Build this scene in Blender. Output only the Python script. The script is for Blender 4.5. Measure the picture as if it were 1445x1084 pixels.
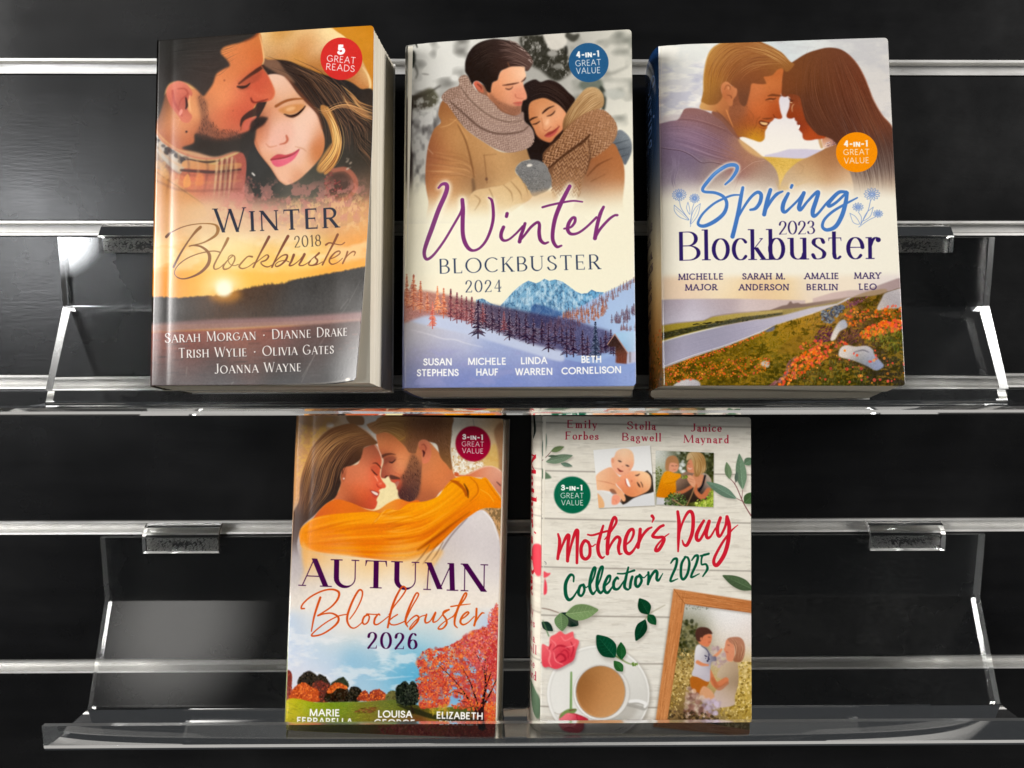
import bpy, bmesh, math, random
import numpy as np
from mathutils import Matrix, Vector

# ------------------------------------------------------------------ scene, camera, light
for o in list(bpy.data.objects): bpy.data.objects.remove(o, do_unlink=True)
SC = bpy.context.scene
COL = SC.collection
cam = bpy.data.cameras.new('camera')
cam.sensor_fit = 'HORIZONTAL'; cam.sensor_width = 36; cam.lens = 27.405; cam.clip_start = .01; cam.clip_end = 50
camo = bpy.data.objects.new('camera', cam); COL.objects.link(camo); SC.camera = camo
PITCH, YAW, ROLL = .134746, .0090715, -.000508
_f = Vector((math.sin(YAW) * math.cos(PITCH), math.cos(YAW) * math.cos(PITCH), -math.sin(PITCH)))
_r = Vector((math.cos(YAW), -math.sin(YAW), 0)); _u = _r.cross(_f)
_r, _u = _r * math.cos(ROLL) + _u * math.sin(ROLL), _u * math.cos(ROLL) - _r * math.sin(ROLL)
camo.matrix_world = Matrix(((_r.x, _u.x, -_f.x, 0), (_r.y, _u.y, -_f.y, -.51473), (_r.z, _u.z, -_f.z, -.13691), (0, 0, 0, 1)))

W = bpy.data.worlds.new('World'); SC.world = W; W.use_nodes = True
bg = W.node_tree.nodes['Background']; bg.inputs[0].default_value = (.9, .95, 1, 1); bg.inputs[1].default_value = .035

def area(name, loc, target, sx, sy, power, col):
    l = bpy.data.lights.new(name, 'AREA'); l.shape = 'RECTANGLE'; l.size = sx; l.size_y = sy; l.energy = power; l.color = col
    o = bpy.data.objects.new(name, l); COL.objects.link(o); o.location = loc
    o.rotation_euler = (Vector(target) - Vector(loc)).to_track_quat('-Z', 'Y').to_euler()
    return o
def soft(o):
    # a diffuser: brightest in the middle, fading to its rim
    l = o.data; l.use_nodes = True; N, L = l.node_tree.nodes, l.node_tree.links
    ge = N.new('ShaderNodeNewGeometry'); d = N.new('ShaderNodeVectorMath'); d.operation = 'DISTANCE'; d.inputs[1].default_value = (.5, .5, 0)
    r = N.new('ShaderNodeMapRange'); r.interpolation_type = 'SMOOTHSTEP'
    for i, v in enumerate((.08, .5, 2.4, 0)): r.inputs[i + 1].default_value = v
    L.new(ge.outputs['Parametric'], d.inputs[0]); L.new(d.outputs['Value'], r.inputs[0]); L.new(r.outputs[0], N['Emission'].inputs['Strength'])
    return o
area('left_shop_light', (-3.45, -1.85, .95), (0, 0, -.25), 1.5, .9, 168, (1, .98, .955))      # bright shop lights away to the left
area('right_fill_light', (3.75, -1.55, .75), (.1, 0, -.3), 1.3, .8, 135, (1, .98, .955))     # unseen fill added on the right to even out the covers
soft(area('far_ceiling_lamp', (-1.72, -3.3, 1.40), (-.2, 0, -.35), 1.0, 1.25, 2.6, (1, .97, .93)))   # the next panel further back
soft(area('shop_window', (-1.50, -1.99, .0), (-.3, 0, -.12), .46, .32, 8.6, (.95, .97, 1)))  # bright shop front to the left
area('floor_bounce', (.05, -.5, -1.3), (.05, -.5, 0), 2.8, .8, 2.6, (1, .96, .9))        # light thrown up by the pale base below the shelves

SC.view_settings.view_transform = 'Standard'; SC.view_settings.look = 'None'
SC.view_settings.exposure = .17; SC.view_settings.gamma = 1; SC.view_settings.use_curve_mapping = False
SC.render.engine = 'CYCLES'
cy = SC.cycles
cy.max_bounces = 14; cy.transmission_bounces = 12; cy.glossy_bounces = 5; cy.diffuse_bounces = 4; cy.transparent_max_bounces = 12
cy.caustics_refractive = True; cy.caustics_reflective = False; cy.sample_clamp_indirect = 30; cy.blur_glossy = .3
cy.use_denoising = True
try: cy.denoiser = 'OPENIMAGEDENOISE'
except Exception: pass

# ------------------------------------------------------------------ helpers
def mat(name):
    m = bpy.data.materials.new(name); m.use_nodes = True
    return m, m.node_tree.nodes, m.node_tree.links, m.node_tree.nodes['Principled BSDF']
def node(N, t, **kw):
    n = N.new(t)
    for k, v in kw.items():
        if k in n.inputs: n.inputs[k].default_value = v
        else: setattr(n, k, v)
    return n
def ramp(N, stops):
    r = N.new('ShaderNodeValToRGB'); e = r.color_ramp.elements
    e[0].position, e[0].color = stops[0]; e[1].position, e[1].color = stops[-1]
    for p, c in stops[1:-1]:
        q = e.new(p); q.color = c
    return r
def g(v): return (v, v, v, 1)
def coords(N, L, scale=(1, 1, 1), kind='Object'):
    tc = N.new('ShaderNodeTexCoord'); mp = N.new('ShaderNodeMapping'); mp.inputs['Scale'].default_value = scale
    L.new(tc.outputs[kind], mp.inputs['Vector']); return mp.outputs['Vector']
def mesh_obj(name, verts, faces, material, parent=None, uvs=None, smooth=False, slots=None):
    me = bpy.data.meshes.new(name); me.from_pydata([tuple(v) for v in verts], [], faces); me.update()
    if uvs is not None:
        lay = me.uv_layers.new(name='UVMap')
        for p in me.polygons:
            for li in p.loop_indices: lay.data[li].uv = uvs[me.loops[li].vertex_index]
    ms = material if isinstance(material, (list, tuple)) else [material]
    for m in ms: me.materials.append(m)
    if slots is not None: me.polygons.foreach_set('material_index', slots)
    if smooth: me.polygons.foreach_set('use_smooth', [True] * len(me.polygons))
    o = bpy.data.objects.new(name, me); COL.objects.link(o)
    if parent: o.parent = parent
    return o
def thing(name, label, cat, loc=(0, 0, 0), rot=(0, 0, 0), group=None):
    o = bpy.data.objects.new(name, None); COL.objects.link(o); o.empty_display_size = .02
    o.location = loc; o.rotation_euler = rot; o['label'] = label; o['category'] = cat
    if group: o['group'] = group
    return o
def box(x0, x1, y0, y1, z0, z1):
    v = [(x, y, z) for x in (x0, x1) for y in (y0, y1) for z in (z0, z1)]
    return v, [(0, 1, 3, 2), (4, 6, 7, 5), (0, 4, 5, 1), (2, 3, 7, 6), (0, 2, 6, 4), (1, 5, 7, 3)]
def strip(profile, x0, x1, closed=True, nx=1):
    """extrude a (y, z) outline along X; returns verts, faces, and the index of the first cap face"""
    n = len(profile); v = []
    xs = [x0 + (x1 - x0) * i / nx for i in range(nx + 1)]
    for x in xs: v += [(x, y, z) for y, z in profile]
    f = []
    for k in range(nx):
        for i in range(n if closed else n - 1):
            j = (i + 1) % n; f.append((k * n + i, k * n + j, (k + 1) * n + j, (k + 1) * n + i))
    return v, f, n
# ------------------------------------------------------------------ printing press: draws the printed art of each cover
# A Sheet is the flat print of one cover.  Shapes are given in the coordinates of a trace of that
# cover; the trace's four corners map onto the four corners of the sheet.
def homography(src, dst):
    A, b = [], []
    for (x, y), (u, v) in zip(src, dst):
        A.append([x, y, 1, 0, 0, 0, -u * x, -u * y]); b.append(u)
        A.append([0, 0, 0, x, y, 1, -v * x, -v * y]); b.append(v)
    h = np.linalg.solve(np.array(A, float), np.array(b, float))
    return np.append(h, 1).reshape(3, 3)

def smooth(pts, closed=True, n=6):
    P = np.asarray(pts, float)
    if len(P) < 3: return P
    if closed: Q = np.vstack([P[-1], P, P[0], P[1]])
    else: Q = np.vstack([2 * P[0] - P[1], P, 2 * P[-1] - P[-2]])
    out = []
    for i in range(1, len(Q) - 2):
        p0, p1, p2, p3 = Q[i - 1], Q[i], Q[i + 1], Q[i + 2]
        for t in np.arange(n) / n:
            out.append(.5 * (2 * p1 + (p2 - p0) * t + (2 * p0 - 5 * p1 + 4 * p2 - p3) * t * t + (3 * p1 - p0 - 3 * p2 + p3) * t ** 3))
    if not closed: out.append(P[-1])
    return np.array(out)

def vnoise(rng, h, w, cy, cx=None):
    cx = cx or cy
    gh, gw = int(h / cy) + 3, int(w / cx) + 3
    g = rng.random((gh, gw), dtype=np.float32)
    y = np.arange(h, dtype=np.float32) / cy; x = np.arange(w, dtype=np.float32) / cx
    yi, xi = y.astype(int), x.astype(int); fy, fx = y - yi, x - xi
    fy = (fy * fy * (3 - 2 * fy))[:, None]; fx = (fx * fx * (3 - 2 * fx))[None]
    a, b = g[yi][:, xi], g[yi][:, xi + 1]; c, d = g[yi + 1][:, xi], g[yi + 1][:, xi + 1]
    return (a * (1 - fx) + b * fx) * (1 - fy) + (c * (1 - fx) + d * fx) * fy

def fbm(rng, h, w, cell, octs=4, asp=1.):
    o = np.zeros((h, w), np.float32); a = 1.; t = 0
    for k in range(octs):
        o += a * vnoise(rng, h, w, max(1.5, cell / 2 ** k), max(1.5, cell * asp / 2 ** k)); t += a; a *= .55
    return o / t

def boxblur(m, r):
    r = float(r)
    if r < .4: return m
    n = max(1, int(round(r * .62)))
    for _ in range(3):
        for ax in (0, 1):
            p = np.pad(m, [(n + 1, n) if k == ax else (0, 0) for k in (0, 1)], mode='edge')
            c = np.cumsum(p, axis=ax, dtype=np.float64)
            L = m.shape[ax]
            hi = np.take(c, np.arange(2 * n + 1, 2 * n + 1 + L), axis=ax); lo = np.take(c, np.arange(0, L), axis=ax)
            m = ((hi - lo) / (2 * n + 1)).astype(np.float32)
    return m

class Sheet:
    def __init__(s, w, h, corners, seed=1):
        s.w, s.h = w, h
        s.H = homography(corners, [(0, 0), (w, 0), (w, h), (0, h)])
        s.a = np.zeros((h, w, 3), np.float32)
        c = np.asarray(corners, float)
        s.k = .5 * (w / np.linalg.norm(c[1] - c[0]) + h / np.linalg.norm(c[3] - c[0]))
        s.x0 = s.y0 = 0.; s.s = 1.; s.rng = np.random.default_rng(seed)
        s.clip = None
    def z(s, x0, y0, sc): s.x0, s.y0, s.s = x0, y0, sc
    def tp(s, pts):
        p = np.asarray(pts, float).reshape(-1, 2) / s.s + (s.x0, s.y0)
        q = np.c_[p, np.ones(len(p))] @ s.H.T
        return q[:, :2] / q[:, 2:]
    def px(s, v): return v * s.k / s.s
    # --- coverage
    def box(s, P, pad):
        x0 = max(0, int(math.floor(P[:, 0].min() - pad))); x1 = min(s.w, int(math.ceil(P[:, 0].max() + pad)) + 1)
        y0 = max(0, int(math.floor(P[:, 1].min() - pad))); y1 = min(s.h, int(math.ceil(P[:, 1].max() + pad)) + 1)
        return x0, y0, x1, y1
    def polymask(s, P, blur=0.):
        pad = 2 + 2 * blur
        x0, y0 = int(math.floor(P[:, 0].min() - pad)), int(math.floor(P[:, 1].min() - pad))
        x1, y1 = int(math.ceil(P[:, 0].max() + pad)) + 1, int(math.ceil(P[:, 1].max() + pad)) + 1
        x0, y0, x1, y1 = max(x0, -80), max(y0, -80), min(x1, s.w + 80), min(y1, s.h + 80)
        w, h = x1 - x0, y1 - y0
        if w < 1 or h < 1: return None
        SS = 4
        acc = np.zeros((h * SS, w + 2), np.float32)
        A = P; B = np.roll(P, -1, 0)
        for (ax, ay), (bx, by) in zip(A, B):
            sg = 1.
            if ay > by: ax, ay, bx, by, sg = bx, by, ax, ay, -1.
            r0 = int(math.ceil((ay - y0) * SS - .5)); r1 = int(math.ceil((by - y0) * SS - .5))
            r0, r1 = max(r0, 0), min(r1, h * SS)
            if r1 <= r0: continue
            rr = np.arange(r0, r1)
            yy = (rr + .5) / SS + y0
            xx = np.clip(ax + (bx - ax) * (yy - ay) / (by - ay) - x0, 0, w)
            xi = xx.astype(int); f = xx - xi
            np.add.at(acc, (rr, xi), sg * (1 - f)); np.add.at(acc, (rr, xi + 1), sg * f)
        m = np.clip(np.abs(np.cumsum(acc, 1)[:, :w]), 0, 1).reshape(h, SS, w).mean(1)
        m = boxblur(m, blur)
        X0, Y0, X1, Y1 = max(x0, 0), max(y0, 0), min(x1, s.w), min(y1, s.h)
        if X1 <= X0 or Y1 <= Y0: return None
        return m[Y0 - y0:Y1 - y0, X0 - x0:X1 - x0], X0, Y0, X1, Y1
    def strokemask(s, P, R, blur=0.):
        pad = float(np.max(R)) + 2 + 2 * blur
        x0, y0, x1, y1 = s.box(P, pad)
        if x1 <= x0 or y1 <= y0: return None
        m = np.zeros((y1 - y0, x1 - x0), np.float32)
        for i in range(len(P) - 1):
            a, b = P[i], P[i + 1]; ra, rb = R[i], R[i + 1]; q = max(ra, rb) + 1.2
            u0 = max(x0, int(min(a[0], b[0]) - q)); u1 = min(x1, int(max(a[0], b[0]) + q) + 2)
            v0 = max(y0, int(min(a[1], b[1]) - q)); v1 = min(y1, int(max(a[1], b[1]) + q) + 2)
            if u1 <= u0 or v1 <= v0: continue
            X = np.arange(u0, u1, dtype=np.float32)[None] + .5 - a[0]; Y = np.arange(v0, v1, dtype=np.float32)[:, None] + .5 - a[1]
            d = b - a; L2 = d @ d + 1e-9
            t = np.clip((X * d[0] + Y * d[1]) / L2, 0, 1)
            D = np.hypot(X - t * d[0], Y - t * d[1])
            r = ra + (rb - ra) * t
            c = np.clip(r - D + .5, 0, 1) * np.minimum(1, 2 * r + .05)
            sub = m[v0 - y0:v1 - y0, u0 - x0:u1 - x0]
            np.maximum(sub, c, out=sub)
        return boxblur(m, blur), x0, y0, x1, y1
    # --- colour
    def field(s, cols, x0, y0, x1, y1, pw=1.5):
        P = s.tp([(c[0], c[1]) for c in cols]); C = np.array([c[2] for c in cols], np.float32) / 255
        st = 3 if (x1 - x0) * (y1 - y0) > 4000 else 1
        X = np.arange(x0, x1 + st, st, dtype=np.float32)[None]; Y = np.arange(y0, y1 + st, st, dtype=np.float32)[:, None]
        q = np.hypot(P[:, :1] - P[None, :, 0], P[:, 1:] - P[None, :, 1]) + np.eye(len(P)) * 1e9
        sg = 1.0 * float(np.clip(np.sort(q, 1)[:, :2].mean(), 3, None)) if len(P) > 1 else 9.
        num = np.zeros((Y.shape[0], X.shape[1], 3), np.float32); den = np.zeros(num.shape[:2], np.float32)
        for (px, py), c in zip(P, C):
            d2 = (X - px) ** 2 + (Y - py) ** 2; w = np.exp(-d2 / (2 * (.62 * sg) ** 2)) + .02 / (1 + d2 / sg ** 2) ** 2
            num += w[..., None] * c; den += w
        f = num / den[..., None]
        if st == 1: return f[:y1 - y0, :x1 - x0]
        yy = np.arange(y1 - y0) / st; xx = np.arange(x1 - x0) / st
        yi, xi = yy.astype(int), xx.astype(int); fy = (yy - yi)[:, None, None].astype(np.float32); fx = (xx - xi)[None, :, None].astype(np.float32)
        yj, xj = np.minimum(yi + 1, f.shape[0] - 1), np.minimum(xi + 1, f.shape[1] - 1)
        return (f[yi][:, xi] * (1 - fx) + f[yi][:, xj] * fx) * (1 - fy) + (f[yj][:, xi] * (1 - fx) + f[yj][:, xj] * fx) * fy
    def comp(s, M, col, alpha=1., grain=0., gcell=3., fade=None):
        if M is None: return
        m, x0, y0, x1, y1 = M
        m = m * alpha
        if s.clip is not None: m = m * s.clip[y0:y1, x0:x1]
        if fade is not None:      # (crop y where 1, crop y where 0)
            ya = s.tp([(700, fade[0])])[0, 1]; yb = s.tp([(700, fade[1])])[0, 1]
            t = np.clip((np.arange(y0, y1) + .5 - yb) / (ya - yb), 0, 1); m = m * (t * t * (3 - 2 * t))[:, None]
        if isinstance(col, (list,)): c = s.field(col, x0, y0, x1, y1)
        else: c = np.array(col, np.float32) / 255
        if grain:
            g = (fbm(s.rng, y1 - y0, x1 - x0, s.px(gcell), 3) - .5) * grain / 255
            c = c + g[..., None]
        s.a[y0:y1, x0:x1] += (c - s.a[y0:y1, x0:x1]) * m[..., None]
    def setclip(s, pts=None, sm=True, blur=0.):
        if pts is None: s.clip = None; return
        M = s.polymask(s.tp(smooth(pts) if sm else pts), s.px(blur))
        s.clip = np.zeros((s.h, s.w), np.float32)
        if M is not None: s.clip[M[2]:M[4], M[1]:M[3]] = M[0]
    # --- brushes (sizes in crop units)
    def fill(s, pts, col, blur=0., alpha=1., sm=True, grain=0., gcell=3., fade=None):
        s.comp(s.polymask(s.tp(smooth(pts) if sm else pts), s.px(blur)), col, alpha, grain, gcell, fade)
    def ell(s, x, y, rx, ry, col, blur=0., alpha=1., rot=0., fade=None):
        t = np.linspace(0, 2 * np.pi, 40, endpoint=False); c, q = math.cos(math.radians(rot)), math.sin(math.radians(rot))
        X, Y = rx * np.cos(t), ry * np.sin(t)
        s.fill(np.c_[x + X * c - Y * q, y + X * q + Y * c], col, blur, alpha, False, fade=fade)
    def line(s, pts, w, col, blur=0., alpha=1., sm=True, fade=None, n=6):
        P = smooth(pts, False, n) if sm else np.asarray(pts, float)
        w = np.atleast_1d(np.asarray(w, float))
        R = np.interp(np.linspace(0, 1, len(P)), np.linspace(0, 1, len(w)), w) if len(w) > 1 else np.full(len(P), w[0])
        s.comp(s.strokemask(s.tp(P), np.maximum(s.px(R) / 2, .12), s.px(blur)), col, alpha, fade=fade)
    def hair(s, A, B, n, w, cols, alpha=.5, jit=.04, blur=0., part=True, fade=None):
        A, B = smooth(A, False, 4), smooth(B, False, 4)
        t = np.linspace(0, 1, 14)
        rs = lambda Q: np.c_[[np.interp(t, np.linspace(0, 1, len(Q)), Q[:, i]) for i in (0, 1)]].T
        A, B = rs(A), rs(B); d = np.linalg.norm(A - B, axis=1).mean() + np.linalg.norm(A[-1] - A[0]) * .15
        for _ in range(n):
            u = s.rng.random(); P = A * (1 - u) + B * u
            P = P + s.rng.normal(0, jit * d, 2) + np.outer(np.linspace(-1, 1, 14), s.rng.normal(0, jit * d * .6, 2))
            if part:
                a = s.rng.integers(0, 7); P = P[a:a + s.rng.integers(5, 14)]
            if len(P) < 2: continue
            c = cols[s.rng.integers(len(cols))]
            s.line(P, [.2 * w, w * s.rng.uniform(.6, 1.3), .2 * w], tuple(np.array(c) + s.rng.normal(0, 6)), blur, alpha * s.rng.uniform(.5, 1), False, fade)
    def dabs(s, pts, n, rx, ry, cols, alpha=.8, rot=(0, 180), blur=0., sm=True, fade=None, dens=None):
        P = np.asarray(smooth(pts) if sm else pts, float)
        lo, hi = P.min(0), P.max(0); k = 0; tries = 0
        X, Y = P[:, 0], P[:, 1]; X2, Y2 = np.roll(X, -1), np.roll(Y, -1)
        while k < n and tries < n * 20:
            tries += 1
            x, y = lo + s.rng.random(2) * (hi - lo)
            c = ((Y > y) != (Y2 > y)); 
            if np.count_nonzero(c & (x < (X2 - X) * (y - Y) / np.where(Y2 == Y, 1e-9, Y2 - Y) + X)) % 2 == 0: continue
            if dens is not None and s.rng.random() > dens(x, y): continue
            f = s.rng.uniform(.55, 1.35)
            c = cols[s.rng.integers(len(cols))]
            s.ell(x, y, rx * f, ry * f, tuple(np.array(c) + s.rng.normal(0, 7)), blur, alpha * s.rng.uniform(.6, 1), s.rng.uniform(*rot), fade)
            k += 1
    def mottle(s, pts, cell, cols, thr=.5, soft=.12, alpha=1., asp=1., sm=True, blur=0., octs=4, fade=None):
        M = s.polymask(s.tp(smooth(pts) if sm else pts), s.px(blur))
        if M is None: return
        m, x0, y0, x1, y1 = M
        n = fbm(s.rng, y1 - y0, x1 - x0, s.px(cell), octs, asp)
        n = (n - n.mean()) / (n.std() + 1e-6) * .18 + .5
        q = np.clip((n - thr) / soft + .5, 0, 1)
        s.comp((m * q, x0, y0, x1, y1), cols, alpha, fade=fade)
    def knit(s, pts, dirx, diry, step, row, light, dark, w, alpha=.8, sm=True, fade=None):
        """rows of little V stitches running along (dirx, diry)"""
        s0 = s.clip; s.setclip(pts, sm)
        if s0 is not None: s.clip = s.clip * s0
        P = np.asarray(pts, float); c = P.mean(0); L = np.linalg.norm(P - c, axis=1).max()
        d = np.array([dirx, diry], float); d /= np.linalg.norm(d); q = np.array([-d[1], d[0]])
        for j in np.arange(-L, L, row):
            ph = s.rng.random() * step
            for i in np.arange(-L, L, step):
                o = c + d * (i + ph + s.rng.normal(0, step * .08)) + q * (j + s.rng.normal(0, row * .06))
                if not (P[:, 0].min() - row < o[0] < P[:, 0].max() + row and P[:, 1].min() - row < o[1] < P[:, 1].max() + row): continue
                for sg in (-1, 1):
                    a = o + q * sg * row * .42; b = o + d * step * .75
                    s.line([a + d * step * .1, b + d * step * .1], w * .9, dark, 0, alpha * .7, False, fade)
                    s.line([a, b], w, tuple(np.array(light) + s.rng.normal(0, 9)), 0, alpha, False, fade)
        s.clip = s0
    def pine(s, x, y, h, w, cols, snow=None, alpha=.95, n=13):
        """a conifer standing at (x, y)"""
        s.line([(x, y), (x, y - h)], [w * .09, w * .02], cols[0], 0, alpha, False)
        n = int(n * 1.7)
        for i in range(n):
            t = (i + s.rng.random()) / n; yy = y - h * (.12 + .88 * t); l = w * .5 * (1 - t) ** .9 + w * .02
            for sg in (-1, 1):
                q = s.rng.uniform(.45, 1.15); c = cols[s.rng.integers(len(cols))]; dr = s.rng.uniform(.05, .55)
                s.line([(x, yy), (x + sg * l * q * .6, yy + l * dr * .5), (x + sg * l * q, yy + l * dr)], [h * .045, h * .04, h * .008], tuple(np.array(c) + s.rng.normal(0, 8)), .6, alpha * .9, False)
                if snow and s.rng.random() < .7:
                    u = s.rng.uniform(.1, .6)
                    s.line([(x + sg * l * q * u, yy + l * dr * u - h * .012), (x + sg * l * q * (u + .35), yy + l * dr * (u + .3))], h * .02, snow, .6, alpha * .75, False)
    # --- lettering
    def text(s, txt, p0, p1, cap, font='sans', col=(255, 255, 255), wt=None, alpha=1., shadow=None, small=None, xh=.62, asc=1.08):
        F = FONTS[font]; wt = wt or F['wt']
        gl, adv = [], []
        for ch in txt:
            sc = 1.
            if small and ch.islower(): ch, sc = ch.upper(), small
            g = glyph(ch, xh, asc); gl.append((g, sc)); adv.append(g[0] * sc)
        p0, p1 = np.array(p0, float), np.array(p1, float)
        W = np.linalg.norm(p1 - p0) / cap; S = sum(adv); n = max(len(txt) - 1, 1)
        k = min(max(W / (S + F['gap'] * n), .72), 1.35)
        gap = (W - S * k) / n
        d = (p1 - p0) / np.linalg.norm(p1 - p0); u = np.array([d[1], -d[0]])
        x = 0.; jobs = []
        for (g, sc), a in zip(gl, adv):
            for kind, pts in g[1]:
                pts = np.asarray(pts, float) * sc
                jobs.append((kind, x, pts, k, sc))
            x += a * k + gap
        def put(P): return p0 + np.outer(P[:, 0], d) * cap + np.outer(P[:, 1], u) * cap
        M = []
        hi, lo = wt, wt * F['thin']
        for kind, x, pts, k, sc in jobs:
            Q = pts.copy(); yb = Q[:, 1] / sc
            top = 1. if (yb.max() > xh + .03 or font not in ('book', 'fat')) else xh
            straight = kind in 'KNX' and len(Q) == 2
            horiz = straight and abs(Q[1, 1] - Q[0, 1]) < .3 * abs(Q[1, 0] - Q[0, 0])
            if (kind in 'DU' or horiz) and yb.min() > -.1: Q[:, 1] = (lo / 2 + yb * (top - lo) / top) * sc
            Q[:, 0] = Q[:, 0] * k + x
            if kind == 'dot':
                M.append((Q[:1].repeat(2, 0) + [[0, 0], [.001, 0]], np.array([hi, hi]) * .62)); continue
            if kind == 'B':
                if F['serif']:
                    x0, y0 = Q[0]; hw = F['serif'] + .03
                    M.append((np.array([[x0 - hw, y0 - F['sth']], [x0 + hw * .6, y0 - F['sth']], [x0 + hw * .6, y0], [x0 - hw, y0]]), None))
                continue
            if kind == 'U': r = lo + (hi - lo) * np.clip(1 - np.linspace(-.1, 1.5, len(Q)), 0, 1) ** .8
            elif kind == 'K': r = np.full(len(Q), hi)
            elif kind in 'NX': r = np.full(len(Q), lo)
            else:
                t = np.gradient(Q, axis=0); t /= np.linalg.norm(t, axis=1)[:, None] + 1e-9
                c, q = math.cos(math.radians(F['nib'])), math.sin(math.radians(F['nib']))
                v = np.abs(t[:, 0] * q - t[:, 1] * c)
                r = lo + (hi - lo) * v ** 1.6
            if straight:                     # stems are cut level with the lines, bars cut upright
                v = Q[1] - Q[0]; L = np.linalg.norm(v)
                o = np.array([0, r[0] / 2]) if horiz else np.array([r[0] / 2 * L / max(abs(v[1]), .2), 0])
                M.append((np.array([Q[0] - o, Q[1] - o, Q[1] + o, Q[0] + o]), None))
            else: M.append((Q, r / 2))
            if F['serif'] and kind in 'KN':
                for e, o in ((0, 1), (-1, -2)):
                    p = Q[e]; v = Q[e] - Q[o]; v = v / (np.linalg.norm(v) + 1e-9)
                    yy = pts[e][1] / sc
                    joint = any(len(b[2]) and b[2] is not pts and b[1] == x and (np.linalg.norm(b[2][[0, -1]] - pts[e], axis=1).min() < .07) for b in jobs)
                    tee = abs(yy - 1) < .03 and any(b[2] is not pts and b[1] == x and len(b[2]) == 2 and abs(b[2][0][1] - pts[e][1]) < .02 and abs(b[2][1][1] - pts[e][1]) < .02 for b in jobs)
                    if abs(v[1]) > .5 and not joint and not tee and (min(abs(yy), abs(yy - 1), abs(yy - xh), abs(yy - asc)) < .03):
                        hw = F['serif'] + r.mean() * .5; th = F['sth']
                        ya, yb2 = (p[1], p[1] + th) if v[1] < 0 else (p[1] - th, p[1])
                        rt = p[0] + (hw if (abs(yy - 1) < .03 or yy < .1) else r.mean() * .4)
                        M.append((np.array([[p[0] - hw, ya], [rt, ya], [rt, yb2], [p[0] - hw, yb2]]), None))
                    elif horiz and not joint and F['beak']:
                        sg = -1 if yy > .3 else 1
                        dx = np.sign(v[0]) * F['beak'] * .35; y0 = p[1] - sg * lo / 2
                        M.append((np.array([[p[0], y0], [p[0] - dx * 1.2, y0], [p[0] - dx * .1, y0 + sg * (F['beak'] + lo)], [p[0] + dx * .15, y0 + sg * (F['beak'] + lo)]]), None))
        for off, c, al in (([(shadow, (30, 25, 30), .55)] if shadow else []) + [(0, col, alpha)]):
            for Q, r in M:
                P = s.tp(put(np.asarray(Q, float)) + [off, off])
                q = s.polymask(P) if r is None else s.strokemask(P, np.maximum(s.px(np.asarray(r) * cap), .25))
                if q is not None: s.comp(q, c, al)
FONTS = {
 'sans':  dict(wt=.16, thin=1., nib=0, serif=0, sth=0, beak=0, gap=.15),
 'light': dict(wt=.095, thin=1., nib=0, serif=0, sth=0, beak=0, gap=.16),
 'bold':  dict(wt=.25, thin=.92, nib=0, serif=0, sth=0, beak=0, gap=.2),
 'roman': dict(wt=.125, thin=.42, nib=12, serif=.06, sth=.035, beak=.11, gap=.2),
 'modern': dict(wt=.12, thin=.3, nib=0, serif=.08, sth=.032, beak=.15, gap=.24),
 'didone': dict(wt=.2, thin=.2, nib=0, serif=.12, sth=.036, beak=.17, gap=.24),
 'slab':  dict(wt=.17, thin=.8, nib=0, serif=.1, sth=.13, beak=.12, gap=.22),
 'fat': dict(wt=.15, thin=.2, nib=0, serif=.085, sth=.03, beak=.1, gap=.12),
 'book':  dict(wt=.14, thin=.4, nib=10, serif=.07, sth=.05, beak=.1, gap=.16),
}
def arc(cx, cy, rx, ry, a0, a1, n=14):
    t = np.radians(np.linspace(a0, a1, n)); return list(zip(cx + rx * np.cos(t), cy + ry * np.sin(t)))
def cat(*p): return [tuple(q) for q in smooth(p, False, 5)]
_G = {}
def glyph(ch, xh, asc):
    key = (ch, xh, asc)
    if key not in _G: _G[key] = _glyph(ch, xh, asc)
    return _G[key]
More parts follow.
